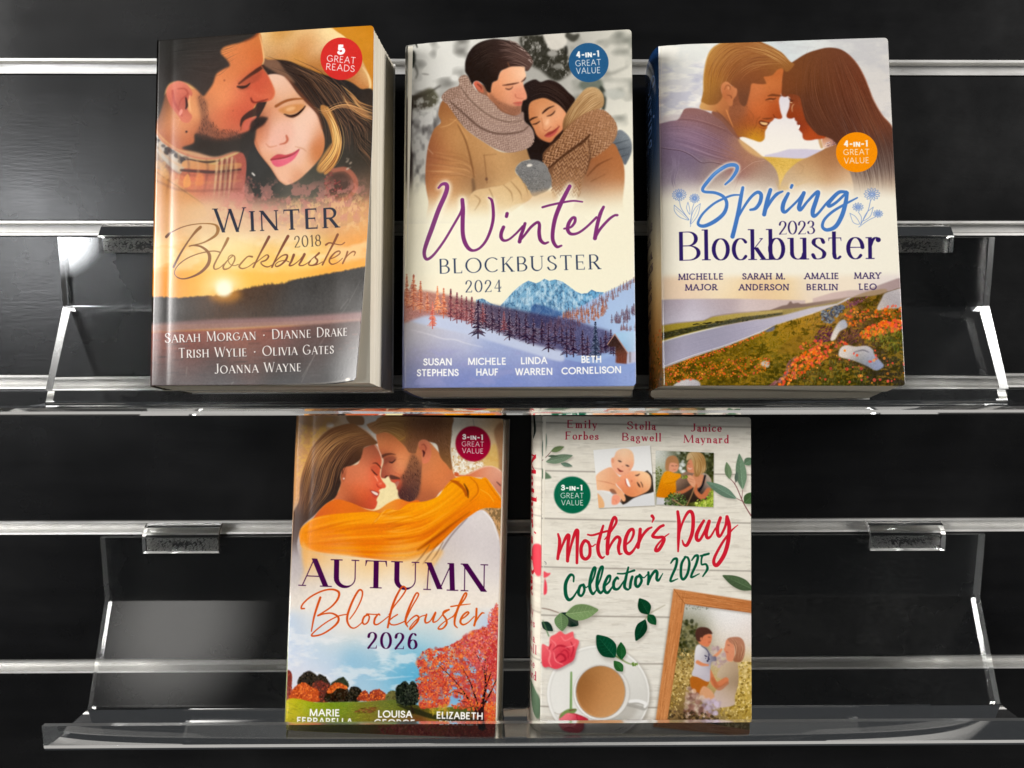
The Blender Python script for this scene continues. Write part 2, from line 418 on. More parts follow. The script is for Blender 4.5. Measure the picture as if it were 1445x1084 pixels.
def _glyph(c, xh, asc):
    K, N, D = 'K', 'N', 'D'
    st = lambda x: (K, [(x, 0), (x, 1)])
    T = {
    'A': (.74, [(N, [(0, 0), (.37, 1)]), (K, [(.37, 1), (.74, 0)]), ('X', [(.14, .36), (.6, .36)])]),
    'B': (.6, [st(.08), (D, [(.08, 1), (.26, 1)] + arc(.28, .755, .22, .245, 90, -90) + [(.08, .51)]), (D, [(.08, .51), (.3, .51)] + arc(.3, .255, .27, .255, 90, -90) + [(.08, 0)])]),
    'C': (.76, [(D, arc(.43, .5, .41, .5, 48, 312, 22))]),
    'D': (.76, [st(.08), (D, [(.08, 1), (.26, 1)] + arc(.28, .5, .44, .5, 90, -90, 18) + [(.08, 0)])]),
    'E': (.55, [st(.08), (N, [(.08, 1), (.5, 1)]), (N, [(.08, .52), (.44, .52)]), (N, [(.08, 0), (.53, 0)])]),
    'F': (.52, [st(.08), (N, [(.08, 1), (.5, 1)]), (N, [(.08, .52), (.43, .52)])]),
    'G': (.84, [(D, arc(.43, .5, .41, .5, 48, 325, 22)), (K, [(.77, .16), (.77, .45)]), (N, [(.5, .45), (.77, .45)])]),
    'H': (.76, [st(.08), st(.68), ('X', [(.08, .52), (.68, .52)])]),
    'I': (.16, [st(.08)]),
    'J': (.4, [(K, [(.31, 1), (.31, .24)]), (D, arc(.14, .24, .17, .24, 0, -130))]),
    'K': (.64, [st(.08), (N, [(.58, 1), (.08, .4)]), (K, [(.25, .58), (.63, 0)])]),
    'L': (.5, [st(.08), (N, [(.08, 0), (.5, 0)])]),
    'M': (.92, [(N, [(.06, 0), (.1, 1)]), (K, [(.1, 1), (.46, .04)]), (N, [(.46, .04), (.82, 1)]), (K, [(.82, 1), (.86, 0)]), ('B', [(.1, 1)]), ('B', [(.82, 1)])]),
    'N': (.78, [(N, [(.08, 0), (.08, 1)]), (K, [(.08, 1), (.7, 0)]), (N, [(.7, 0), (.7, 1)]), ('B', [(.08, 1)])]),
    'O': (.9, [(D, arc(.45, .5, .43, .51, 0, 360, 30))]),
    'P': (.56, [st(.08), (D, [(.08, 1), (.28, 1)] + arc(.28, .73, .25, .27, 90, -90) + [(.08, .46)])]),
    'R': (.62, [st(.08), (D, [(.08, 1), (.28, 1)] + arc(.28, .74, .24, .26, 90, -90) + [(.08, .48)]), (K, [(.3, .48), (.62, 0)])]),
    'S': (.54, [(D, cat((.48, .82), (.38, .97), (.26, 1), (.11, .92), (.07, .75), (.16, .6), (.29, .51), (.44, .4), (.51, .25), (.43, .07), (.26, 0), (.12, .04), (.03, .19)))]),
    'T': (.66, [(K, [(.33, 1), (.33, 0)]), (N, [(0, 1), (.66, 1)])]),
    'U': (.74, [(K, [(.08, 1), (.08, .33)]), ('U', arc(.37, .33, .29, .33, 180, 360)), (N, [(.66, .33), (.66, 1)])]),
    'V': (.68, [(K, [(0, 1), (.34, 0)]), (N, [(.34, 0), (.68, 1)])]),
    'W': (1.02, [(K, [(0, 1), (.27, 0)]), (N, [(.27, 0), (.51, .96)]), (K, [(.51, .96), (.76, 0)]), (N, [(.76, 0), (1.02, 1)])]),
    'Y': (.64, [(K, [(0, 1), (.32, .46)]), (N, [(.64, 1), (.32, .46)]), (K, [(.32, .46), (.32, 0)])]),
    'Z': (.58, [(N, [(.04, 1), (.54, 1)]), (K, [(.54, 1), (.03, 0)]), (N, [(.03, 0), (.56, 0)])]),
    '0': (.62, [(D, arc(.31, .5, .28, .51, 0, 360, 28))]),
    '1': (.34, [(N, [(.05, .84), (.22, 1)]), (K, [(.22, 1), (.22, 0)])]),
    '2': (.56, [(D, cat((.05, .72), (.1, .9), (.27, 1), (.44, .9), (.48, .71), (.37, .47), (.19, .22), (.04, 0))), (N, [(.04, 0), (.54, 0)])]),
    '3': (.54, [(D, cat((.06, .82), (.13, .95), (.26, 1), (.41, .91), (.43, .7), (.33, .56), (.19, .53))), (D, cat((.19, .53), (.38, .49), (.5, .28), (.42, .08), (.24, 0), (.1, .04), (.04, .16)))]),
    '4': (.6, [(N, [(.42, 1), (.03, .3)]), (N, [(.03, .3), (.58, .3)]), (K, [(.42, 1), (.42, 0)])]),
    '5': (.54, [(N, [(.47, 1), (.14, 1)]), (N, [(.14, 1), (.1, .56)]), (D, cat((.1, .56), (.26, .63), (.44, .54), (.5, .32), (.4, .08), (.22, 0), (.1, .03), (.03, .14)))]),
    '6': (.57, [(D, cat((.46, .9), (.38, .98), (.26, .97), (.12, .76), (.05, .4), (.1, .12), (.27, 0), (.45, .1), (.5, .3), (.42, .52), (.27, .58), (.12, .48), (.06, .32)))]),
    '8': (.56, [(D, arc(.28, .75, .2, .25, 0, 360, 20)), (D, arc(.28, .26, .25, .26, 0, 360, 20))]),
    '-': (.42, [(N, [(0, .4), (.42, .4)])]),
    '.': (.14, [('dot', [(.07, .07)])]),
    '*': (.3, [('dot', [(.15, .42)])]),
    ' ': (.3, []),
    "'": (.16, [(N, [(.09, 1.05), (.05, .8)])]),
    }
    if c in T: return T[c]
    a = asc / xh
    L = {
    'a': (.5, [(D, cat((.06, .78), (.12, .94), (.24, 1), (.37, .92), (.4, .72))), (K, [(.4, .75), (.4, .12), (.48, .0)]), (D, cat((.4, .58), (.2, .52), (.06, .38), (.05, .16), (.16, 0), (.3, .05), (.4, .2)))]),
    'p': (.6, [(K, [(.08, -.55), (.08, 1)]), (D, arc(.31, .5, .25, .51, 0, 360, 24))]),
    'h': (.6, [(K, [(.08, 0), (.08, a)]), (D, [(.08, .62)] + arc(.3, .68, .2, .32, 160, 0) + [(.5, .5)]), (K, [(.5, .6), (.5, 0)])]),
    'b': (.6, [(K, [(.08, 0), (.08, a)]), (D, arc(.31, .5, .25, .51, 0, 360, 24))]),
    'c': (.5, [(D, arc(.29, .5, .26, .51, 42, 318, 20))]),
    'd': (.62, [(K, [(.52, a), (.52, 0)]), (D, arc(.29, .5, .25, .51, 0, 360, 24))]),
    'e': (.56, [(N, [(.05, .54), (.52, .54)]), (D, arc(.29, .5, .25, .51, 5, 318, 22))]),
    'g': (.54, [(D, arc(.24, .66, .19, .34, 0, 360, 20)), (D, arc(.26, -.22, .24, .26, 0, 360, 20)), (N, [(.12, .36), (.1, .12), (.3, .04)]), (N, [(.38, .9), (.54, 1.)])]),
    'i': (.18, [(K, [(.09, 0), (.09, 1)]), ('dot', [(.09, 1.42)])]),
    'k': (.52, [(K, [(.08, 0), (.08, a)]), (N, [(.46, 1), (.08, .42)]), (K, [(.2, .58), (.52, 0)])]),
    'l': (.18, [(K, [(.09, 0), (.09, a)])]),
    'm': (.92, [(K, [(.08, 0), (.08, 1)]), (D, [(.08, .66)] + arc(.26, .7, .18, .3, 160, 0) + [(.44, .5)]), (K, [(.44, .6), (.44, 0)]), (D, [(.44, .66)] + arc(.64, .7, .18, .3, 160, 0) + [(.82, .5)]), (K, [(.82, .6), (.82, 0)])]),
    'n': (.6, [(K, [(.08, 0), (.08, 1)]), (D, [(.08, .62)] + arc(.3, .68, .2, .32, 160, 0) + [(.5, .5)]), (K, [(.5, .6), (.5, 0)])]),
    'o': (.6, [(D, arc(.3, .5, .27, .51, 0, 360, 24))]),
    'r': (.45, [(K, [(.08, 0), (.08, 1)]), (D, cat((.08, .6), (.16, .86), (.28, 1), (.38, .9))), ('dot', [(.37, .88)])]),
    's': (.46, [(D, cat((.4, .8), (.34, .95), (.22, 1), (.09, .92), (.06, .76), (.14, .62), (.25, .52), (.37, .4), (.43, .25), (.37, .07), (.22, 0), (.1, .04), (.03, .2)))]),
    't': (.44, [(K, [(.15, 1.28), (.15, .22)]), (D, cat((.15, .25), (.18, .06), (.26, 0), (.36, .1))), (N, [(-.04, 1), (.4, 1)])]),
    'u': (.62, [(K, [(.08, 1), (.08, .3)]), (D, arc(.29, .3, .21, .3, 180, 350)), (K, [(.52, 1), (.52, 0)])]),
    'w': (.84, [(K, [(0, 1), (.22, 0)]), (N, [(.22, 0), (.42, .95)]), (K, [(.42, .95), (.63, 0)]), (N, [(.63, 0), (.84, 1)])]),
    'y': (.54, [(K, [(0, 1), (.27, .05)]), (N, [(.54, 1), (.18, -.42), (.06, -.42)])]),
    }
    w, S = L[c]
    return (w * xh, [(k, [(x * xh, y * xh) for x, y in p]) for k, p in S])
SHEETS = {}
def cover_winter_sunset():
    S = Sheet(640, 985, [(219, 58), (530, 37), (522, 543), (212, 547)], 11)
    S.trace = (205, 30, 535, 555)
    S.z(0, 0, 1)
    S.fill([(190, 20), (550, 20), (550, 570), (190, 570)], [
        (225, 285, (205, 150, 98)), (222, 330, (232, 172, 105)), (222, 372, (238, 176, 84)), (222, 415, (232, 150, 56)),
        (290, 285, (205, 158, 126)), (300, 325, (240, 213, 165)), (330, 355, (246, 226, 172)), (318, 395, (252, 222, 140)),
        (275, 415, (238, 170, 66)), (400, 305, (214, 164, 140)), (420, 335, (245, 215, 152)), (478, 296, (190, 146, 112)),
        (512, 325, (238, 172, 106)), (520, 358, (240, 162, 78)), (430, 378, (250, 208, 112)), (500, 384, (248, 178, 78)),
        (395, 395, (250, 200, 100)), (360, 405, (252, 200, 96)), (520, 45, (205, 135, 38)), (500, 60, (212, 145, 48)), (525, 90, (214, 142, 44)),
        (528, 120, (205, 140, 70))], 0, 1, False, 10, 14)
    S.mottle([(214, 290), (528, 290), (524, 380), (214, 420)], 26, (252, 232, 190), .56, .25, .5, 2.0, False)
    A = lambda: S.z(200, 25, 3.87)
    A()
    # beret
    S.fill([(630, 78), (760, 62), (1000, 50), (1080, 88), (1140, 135), (1200, 220), (1245, 320), (1260, 392), (1245, 450), (1190, 420), (1130, 355), (1000, 320), (900, 280), (760, 240), (680, 228), (650, 250), (640, 150)],
        [(680, 85, (246, 218, 168)), (725, 100, (205, 142, 62)), (800, 80, (205, 150, 80)), (870, 75, (240, 205, 150)), (800, 150, (226, 186, 136)), (700, 160, (228, 188, 138)),
         (950, 85, (248, 220, 170)), (1020, 75, (250, 222, 165)), (900, 150, (206, 142, 86)), (925, 110, (214, 155, 92)), (960, 180, (236, 196, 150)), (760, 212, (202, 142, 82)), (860, 215, (206, 146, 76)), (960, 250, (186, 122, 62)),
         (680, 205, (196, 150, 100)), (1235, 330, (245, 210, 150)), (1215, 390, (190, 118, 62)), (1180, 340, (180, 110, 60))], 3, 1, True, 14, 6)
    S.line([(1000, 55), (1075, 92), (1130, 135), (1195, 215)], [4, 9, 4], (250, 222, 160), 2, .9)
    S.line([(1215, 280), (1245, 330), (1256, 385), (1240, 440)], [4, 14, 8], (246, 216, 160), 2, .9)
    # woman's hair and the dark of her coat
    S.fill([(655, 262), (700, 240), (800, 245), (900, 285), (1010, 325), (1130, 355), (1200, 400), (1290, 470), (1290, 1100), (540, 1100), (540, 700), (620, 560)],
        [(740, 290, (58, 46, 42)), (900, 360, (62, 48, 42)), (1050, 400, (48, 44, 42)), (1200, 600, (62, 52, 46)), (1250, 700, (70, 60, 50)), (1150, 800, (54, 52, 46)),
         (700, 860, (58, 56, 52)), (850, 960, (78, 76, 66)), (600, 800, (48, 44, 42)), (600, 900, (88, 60, 54)), (680, 980, (118, 100, 88)), (900, 1030, (150, 128, 108)), (1100, 1010, (130, 100, 84)), (1240, 1000, (130, 105, 86)), (620, 1020, (160, 118, 108))], 4, 1, True, 8, 8)
    S.fill([(640, 250), (690, 228), (740, 240), (780, 290), (840, 370), (700, 290)], (176, 128, 98), 7, .6)
    S.hair([(690, 245), (820, 300), (930, 440), (1000, 560), (1010, 700)], [(880, 290), (1080, 400), (1180, 560), (1270, 640), (1290, 760)], 170, 6, [(110, 78, 58), (136, 98, 72), (40, 32, 30), (38, 34, 32), (86, 62, 50)], .55, .05)
    S.hair([(1100, 380), (1160, 430), (1200, 480), (1290, 510)], [(1090, 420), (1130, 500), (1220, 560), (1290, 590)], 36, 7, [(220, 170, 110), (196, 140, 88), (150, 100, 66)], .7, .08)
    S.hair([(1150, 560), (1200, 640), (1250, 690), (1290, 700)], [(1150, 640), (1190, 740), (1240, 790), (1290, 860)], 30, 6, [(128, 92, 66), (96, 72, 56), (36, 34, 32)], .6, .08)
    # her face
    S.fill([(672, 345), (720, 318), (790, 340), (850, 420), (905, 480), (960, 540), (982, 600), (1003, 680), (995, 750), (960, 805), (905, 862), (850, 908), (790, 932), (748, 905), (700, 832), (645, 765), (612, 690), (604, 620), (640, 560), (690, 450)],
        [(745, 370, (236, 196, 172)), (790, 400, (234, 188, 160)), (720, 450, (226, 168, 132)), (800, 445, (226, 176, 144)), (700, 520, (214, 140, 98)), (720, 560, (232, 180, 150)), (900, 640, (241, 202, 182)), (940, 590, (246, 207, 184)), (900, 580, (240, 200, 176)),
         (988, 690, (206, 130, 84)), (975, 620, (216, 150, 110)), (628, 660, (216, 140, 100)), (650, 570, (150, 84, 60)), (660, 640, (214, 136, 100)), (722, 640, (238, 192, 174)), (712, 700, (242, 200, 186)), (752, 690, (232, 172, 150)), (770, 640, (236, 186, 164)),
         (790, 885, (238, 190, 160)), (900, 832, (236, 186, 150)), (860, 780, (236, 192, 168)), (690, 760, (226, 166, 128)), (962, 780, (200, 124, 74)), (840, 720, (238, 198, 176)), (612, 610, (166, 92, 64)), (740, 860, (232, 180, 148)), (860, 890, (216, 150, 112)), (830, 480, (222, 164, 120))], 2.5, 1, True, 5, 6)
    S.line([(790, 335), (850, 405), (905, 470), (960, 530), (990, 620)], [10, 20, 12], (150, 86, 58), 7, .55)
    S.line([(604, 640), (650, 765), (705, 838), (750, 905), (790, 930)], [12, 10, 5], (178, 100, 66), 6, .6)
    S.line([(735, 497), (785, 470), (835, 458), (885, 456)], [16, 13, 6], (150, 86, 46), 3, .95)
    S.fill([(748, 515), (820, 490), (890, 488), (880, 515), (830, 540), (780, 540)], (206, 138, 78), 6, .75)
    S.ell(815, 512, 28, 12, (238, 190, 140), 6, .7, -15)
    S.line([(780, 541), (815, 552), (850, 543), (880, 518), (897, 496)], [5, 13, 12, 5], (44, 26, 22), 1.5, .98)
    S.line([(788, 552), (830, 558), (865, 540)], [3, 7, 3], (90, 54, 44), 2, .7)
    S.ell(640, 585, 40, 26, (74, 42, 34), 9, .9, -25); S.ell(618, 600, 22, 14, (40, 28, 26), 4, .8, -25)
    S.line([(700, 520), (690, 600), (682, 690)], [14, 10, 6], (206, 132, 100), 8, .55)
    S.line([(792, 660), (798, 682), (785, 700), (755, 708)], [10, 14, 10, 5], (186, 92, 66), 3, .8)
    S.line([(680, 705), (700, 722), (740, 715)], [5, 6, 4], (206, 128, 96), 3, .7)
    S.line([(840, 720), (880, 730), (900, 745)], [3, 5, 3], (196, 130, 96), 3, .7)
    S.fill([(706, 786), (738, 764), (762, 762), (790, 765), (830, 752), (864, 734), (830, 768), (780, 786), (730, 796), (708, 800)], (198, 76, 84), 1.5)
    S.fill([(712, 797), (760, 790), (800, 780), (862, 736), (838, 784), (795, 816), (748, 832), (720, 820)], [(740, 815, (214, 88, 110)), (790, 795, (240, 128, 146)), (840, 765, (220, 96, 116))], 2)
    S.line([(706, 792), (750, 786), (790, 778), (830, 762), (864, 734)], [4, 5, 3], (120, 36, 46), 1, .9)
    S.fill([(600, 700), (650, 770), (705, 840), (748, 908), (790, 936), (860, 915), (960, 815), (1010, 880), (1000, 1000), (620, 1000), (560, 860)], [(640, 840, (50, 48, 46)), (700, 930, (62, 60, 56)), (820, 980, (92, 90, 80)), (950, 900, (66, 64, 56)), (900, 1000, (120, 110, 96))], 3, 1, False)
    # blonde lock
    S.fill([(985, 490), (1030, 510), (1065, 580), (1090, 690), (1085, 770), (1050, 840), (1010, 872), (1000, 860), (1040, 800), (1045, 700), (1020, 590), (985, 530)], (196, 136, 76), 4, .9)
    S.fill([(975, 800), (1020, 730), (1050, 700), (1050, 780), (1000, 860), (960, 850)], (206, 148, 84), 5, .85)
    S.hair([(990, 495), (1035, 590), (1050, 690), (1020, 760), (962, 830)], [(1030, 505), (1085, 620), (1098, 720), (1070, 810), (1012, 872)], 70, 6, [(240, 190, 112), (226, 166, 90), (160, 100, 56), (250, 212, 140), (120, 74, 46)], .75, .05)
    S.hair([(940, 505), (1000, 520), (1060, 490), (1140, 480), (1290, 540)], [(945, 515), (1010, 540), (1080, 510), (1160, 520), (1290, 570)], 14, 5, [(226, 172, 112), (190, 136, 90)], .8, .05)
    # ornament of her scarf
    S.ell(1095, 930, 92, 86, (132, 84, 68), 6, .7); S.ell(1085, 930, 66, 66, (76, 58, 50), 8, .8)
    S.line([(1050, 850), (1120, 845), (1170, 890), (1180, 950), (1140, 1000), (1090, 1015)], [22, 26, 20], (176, 106, 84), 3, .85)
    S.dabs([(1010, 870), (1060, 870), (1110, 960), (1050, 1000), (1000, 980)], 70, 6, 4, [(150, 62, 62), (120, 50, 52), (170, 92, 84)], .6)
    S.dabs([(560, 880), (700, 960), (850, 1010), (1000, 990), (1130, 1010), (1240, 960), (1250, 1080), (560, 1080)], 240, 6, 5, [(176, 96, 96), (150, 80, 80), (206, 140, 120), (130, 84, 74)], .55, (0, 180), 1)
    S.dabs([(1130, 760), (1160, 765), (1150, 840), (1125, 835)], 6, 8, 4, [(200, 180, 160)], .8, (-40, -20), 1)
    S.line([(604, 866), (616, 878)], 8, (245, 238, 230), 1, .95)
    # man's jacket
    S.fill([(40, 620), (120, 735), (250, 790), (400, 805), (520, 742), (570, 800), (560, 950), (540, 1100), (40, 1100)],
        [(80, 760, (150, 120, 96)), (150, 760, (176, 168, 160)), (250, 860, (200, 96, 70)), (320, 900, (206, 92, 72)), (430, 900, (176, 120, 96)), (520, 880, (170, 84, 70)), (520, 980, (182, 118, 108)), (350, 980, (196, 128, 110)), (250, 940, (222, 150, 92)), (120, 950, (206, 142, 84)), (100, 1050, (214, 150, 94)), (300, 1060, (214, 160, 128)), (450, 1060, (204, 158, 140))], 3, 1, True, 12, 8)
    S.fill([(60, 850), (140, 890), (240, 960), (330, 1040), (330, 1110), (40, 1110)], [(90, 930, (198, 136, 78)), (200, 1030, (216, 154, 100)), (120, 1070, (216, 156, 98))], 4)
    S.line([(62, 850), (140, 905), (260, 985), (340, 1040)], [5, 6, 3], (140, 96, 66), 2, .6)
    S.fill([(62, 640), (100, 690), (180, 745), (300, 785), (400, 785), (520, 735), (528, 755), (430, 800), (380, 830), (240, 835), (200, 870), (120, 800), (62, 720)], [(100, 730, (186, 176, 166)), (150, 780, (196, 186, 174)), (210, 810, (196, 180, 160)), (300, 820, (206, 152, 98)), (420, 790, (200, 168, 110)), (500, 750, (206, 170, 120))], 3)
    S.dabs([(62, 670), (130, 720), (240, 770), (230, 810), (130, 760), (66, 730)], 24, 16, 11, [(52, 44, 44), (70, 60, 58)], .8, (10, 40), 3)
    S.line([(250, 790), (340, 806), (420, 798)], [8, 14, 8], (60, 46, 42), 3, .8)
    S.fill([(240, 795), (400, 820), (530, 810), (530, 838), (400, 850), (230, 835)], [(280, 820, (214, 158, 102)), (350, 828, (200, 120, 84)), (420, 830, (196, 168, 106)), (500, 825, (190, 120, 84))], 3, .95)
    S.line([(210, 850), (300, 856), (400, 860), (540, 846)], [14, 18, 10], (72, 50, 46), 4, .85)
    for x in (398, 425, 452, 478): S.line([(x + 14, 780), (x + 8, 850), (x, 940), (x - 8, 1030)], [13, 11, 7], (206, 176, 136), 2.5, .75, fade=(900, 1040)); S.line([(x + 26, 790), (x + 20, 860), (x + 12, 960)], [7, 8, 4], (110, 66, 58), 2.5, .7)
    for k in range(9):
        x = 90 + k * 52; S.line([(x, 700 + min(k, 4) * 22), (x + 8, 850), (x - 14, 990)], [9, 14, 8], (96, 60, 54) if k % 2 else (220, 176, 130), 5, .4, fade=(860, 1020))
    for k in range(4): S.line([(70, 720 + k * 62), (230, 830 + k * 44), (540, 815 + k * 46)], [8, 12, 8], (110, 62, 54) if k % 2 else (214, 150, 96), 5, .38)
    S.dabs([(70, 800), (180, 870), (200, 930), (150, 900), (70, 840)], 12, 12, 18, [(216, 168, 116)], .7, (20, 40), 3)
    S.fill([(225, 905), (250, 870), (265, 930), (230, 945)], (232, 160, 88), 4, .8); S.fill([(300, 870), (335, 875), (330, 930), (290, 930)], (226, 140, 84), 5, .7)
    S.line([(62, 628), (110, 690), (190, 742), (290, 780), (400, 785), (480, 760), (528, 740)], [9, 8, 10, 12], (198, 128, 102), 2.5, .9)
    # man's head
    S.fill([(430, 170), (560, 128), (640, 84), (660, 160), (668, 240), (656, 275), (692, 328), (722, 392), (729, 425), (718, 455), (690, 470), (640, 478), (612, 505), (604, 560), (622, 600), (585, 645), (530, 668), (420, 695), (300, 735), (200, 735), (110, 670), (60, 600), (60, 520), (110, 440), (180, 380), (300, 400), (400, 320)],
        [(560, 190, (216, 124, 72)), (480, 165, (222, 140, 84)), (640, 120, (206, 122, 66)), (645, 210, (206, 112, 64)), (450, 320, (222, 136, 86)), (560, 270, (214, 124, 74)), (500, 260, (212, 126, 78)), (450, 440, (233, 148, 98)), (400, 400, (226, 142, 92)), (520, 430, (222, 130, 90)), (560, 470, (212, 104, 74)),
         (690, 370, (208, 96, 66)), (705, 430, (214, 118, 80)), (660, 420, (206, 92, 66)), (640, 350, (198, 86, 62)), (600, 390, (206, 96, 70)), (420, 570, (216, 126, 88)), (500, 560, (212, 106, 76)), (560, 540, (200, 92, 70)), (500, 620, (196, 110, 82)), (350, 620, (186, 112, 80)), (180, 600, (226, 158, 108)), (130, 560, (206, 136, 92)), (250, 660, (186, 106, 72)), (230, 610, (222, 146, 98)),
         (80, 530, (110, 74, 58)), (290, 500, (236, 170, 114)), (330, 470, (196, 120, 82)), (150, 650, (180, 108, 78))], 3, 1, True, 7, 5)
    S.line([(640, 90), (658, 160), (668, 235), (660, 268)], [4, 9, 5], (246, 200, 140), 2.5, .85)
    S.fill([(286, 652), (330, 650), (420, 676), (520, 655), (590, 628), (625, 590), (612, 700), (560, 750), (500, 748), (400, 776), (300, 752), (215, 728), (280, 700)], (54, 48, 44), 7, .97)
    S.fill([(300, 440), (350, 470), (360, 560), (420, 630), (520, 640), (540, 668), (420, 688), (330, 668), (290, 655), (320, 580)], (108, 72, 60), 12, .55)
    S.dabs([(305, 430), (350, 480), (370, 560), (430, 620), (530, 630), (560, 670), (420, 690), (300, 660), (330, 560)], 320, 7, 1.6, [(90, 58, 48), (120, 78, 60), (70, 46, 42)], .5, (50, 110))
    # hair
    S.fill([(50, 120), (400, 80), (646, 60), (640, 84), (600, 118), (540, 142), (480, 156), (440, 172), (428, 200), (462, 238), (478, 272), (440, 292), (404, 318), (385, 372), (352, 420), (330, 440), (290, 400), (235, 366), (160, 362), (125, 400), (110, 470), (80, 560), (40, 600)],
        [(200, 200, (50, 49, 47)), (400, 150, (50, 49, 47)), (300, 330, (58, 52, 49)), (420, 250, (70, 58, 54)), (370, 350, (76, 60, 54)), (100, 400, (58, 54, 52)), (560, 100, (52, 48, 44))], 7, 1, True, 6, 6)
    S.line([(642, 74), (636, 92), (605, 116), (560, 136)], [8, 12, 8], (140, 72, 46), 5, .7)
    S.hair([(120, 160), (260, 140), (420, 120), (620, 80)], [(130, 330), (240, 300), (380, 320), (460, 260)], 60, 4, [(66, 62, 58), (40, 39, 38), (78, 70, 64)], .35, .05)
    # ear
    S.fill([(138, 382), (190, 356), (238, 372), (262, 402), (272, 432), (244, 470), (248, 520), (272, 552), (252, 587), (216, 582), (190, 545), (150, 494), (126, 430)],
        [(140, 400, (226, 136, 110)), (190, 365, (222, 136, 112)), (150, 470, (206, 112, 92)), (200, 430, (206, 104, 88)), (230, 480, (176, 82, 68)), (250, 400, (214, 126, 100)), (225, 565, (222, 130, 104)), (260, 560, (206, 118, 90))], 2.5)
    S.line([(160, 410), (170, 470), (200, 520), (215, 550)], [12, 16, 8], (180, 78, 68), 4, .7)
    S.line([(190, 400), (230, 400), (246, 430), (210, 460), (196, 500)], [6, 12, 10, 6], (176, 80, 66), 4, .7)
    S.line([(236, 450), (242, 490), (236, 510)], [8, 16, 8], (60, 30, 28), 3, .95); S.ell(208, 530, 9, 18, (242, 168, 150), 4, .8, 20)
    S.line([(258, 440), (254, 480), (262, 520)], [10, 12, 8], (240, 180, 130), 3, .8)
    # brow, eye, nose, mouth
    S.line([(530, 372), (570, 340), (610, 312), (640, 292), (662, 276)], [10, 18, 24, 18], (76, 44, 36), 4, .92)
    S.fill([(520, 372), (560, 345), (620, 318), (660, 300), (640, 350), (580, 380)], (150, 72, 52), 9, .45)
    S.line([(522, 388), (548, 392), (572, 386), (590, 370)], [10, 18, 14, 6], (58, 38, 34), 3.5, .95)
    S.line([(530, 402), (560, 404), (590, 388)], 8, (150, 76, 58), 5, .5)
    S.line([(596, 452), (604, 470), (622, 476), (660, 468), (690, 458)], [8, 12, 8, 10, 5], (120, 46, 38), 3, .85)
    S.line([(655, 275), (690, 326), (720, 390), (729, 425), (716, 456)], [5, 5, 7, 7], (226, 140, 96), 3, .6)
    S.line([(600, 410), (640, 440), (700, 440)], [12, 14, 8], (224, 120, 88), 8, .5)
    S.fill([(536, 596), (545, 560), (580, 528), (616, 506), (632, 478), (660, 480), (652, 520), (625, 550), (585, 562), (556, 580), (540, 612)], (66, 46, 42), 4, .93)
    S.fill([(556, 600), (580, 572), (628, 552), (612, 580), (578, 618), (552, 630)], (204, 106, 86), 3, .95)
    S.line([(545, 590), (540, 630)], [5, 5], (110, 62, 54), 3, .7)
    S.fill([(598, 585), (640, 560), (690, 560), (672, 590), (640, 615), (605, 640), (590, 640)], (50, 40, 38), 5, .88)
    S.ell(240, 638, 6, 6, (50, 30, 28), 1.5); S.ell(449, 353, 5, 5, (150, 76, 56), 2, .8); S.ell(497, 522, 4, 4, (150, 70, 54), 2, .6)
    # fade into the sky
    S.z(0, 0, 1)
    S.fill([(190, 296), (300, 288), (420, 294), (540, 286), (560, 330), (190, 340)], [(222, 300, (216, 158, 104)), (300, 296, (222, 182, 148)), (380, 292, (206, 158, 140)), (450, 298, (206, 156, 136)), (515, 305, (216, 160, 108)), (300, 325, (240, 213, 165)), (400, 325, (240, 206, 160)), (500, 325, (240, 184, 114))], 10, .9, False)
    S.mottle([(330, 262), (520, 262), (520, 318), (300, 318)], 9, (210, 140, 128), .58, .2, .55, 1, False, 8)
    S.mottle([(390, 290), (520, 280), (520, 330), (380, 330)], 7, (238, 196, 140), .6, .16, .6, .7, False, 8)
    # landscape
    S.z(200, 285, 3.87)
    S.fill([(30, 400), (400, 380), (800, 400), (1290, 330), (1290, 560), (30, 560)], [(80, 420, (240, 166, 66)), (80, 500, (232, 146, 54)), (250, 480, (240, 166, 66)), (380, 480, (254, 214, 120)), (600, 420, (250, 196, 92)), (800, 400, (250, 190, 86)), (1100, 360, (248, 176, 76)), (560, 470, (250, 190, 80))], 14, .95, False)
    for r, a in ((120, .25), (80, .4), (56, .75), (42, 1)): S.ell(450, 490, r, r * .95, (255, 244, 205), r * .3, a)
    rg = np.random.default_rng(5)
    top = [(20, 536)]
    for x in range(30, 1290, 7):
        y = np.interp(x, [30, 200, 330, 430, 520, 600, 680, 770, 840, 1000, 1260], [533, 540, 530, 528, 500, 482, 468, 462, 438, 412, 370])
        a = 7 if x < 400 or x > 820 else 16
        top += [(x, y - a * rg.random()), (x + 4, y + 5 * rg.random())]
    top += [(1290, 370), (1290, 650), (20, 690)]
    S.fill(top, [(100, 600, (58, 56, 55)), (300, 600, (64, 58, 54)), (450, 540, (120, 72, 40)), (460, 620, (74, 66, 60)), (600, 500, (92, 62, 42)), (620, 580, (66, 62, 58)), (900, 500, (60, 58, 56)), (1200, 450, (66, 64, 62)), (1150, 570, (84, 80, 76)), (900, 620, (70, 66, 64))], 1.2, 1, False, 16, 8)
    S.ell(455, 520, 90, 45, (250, 170, 60), 26, .55); S.ell(450, 492, 44, 40, (255, 248, 220), 12, 1.)
    for _ in range(150):
        x = rg.uniform(60, 1240); y0 = np.interp(x, [30, 430, 840, 1260], [560, 560, 470, 410]); y = rg.uniform(y0, 640)
        S.line([(x, y), (x + rg.normal(0, 2), y + rg.uniform(10, 34))], 3, (44, 42, 40) if rg.random() < .6 else (92, 86, 80), 1, .4)
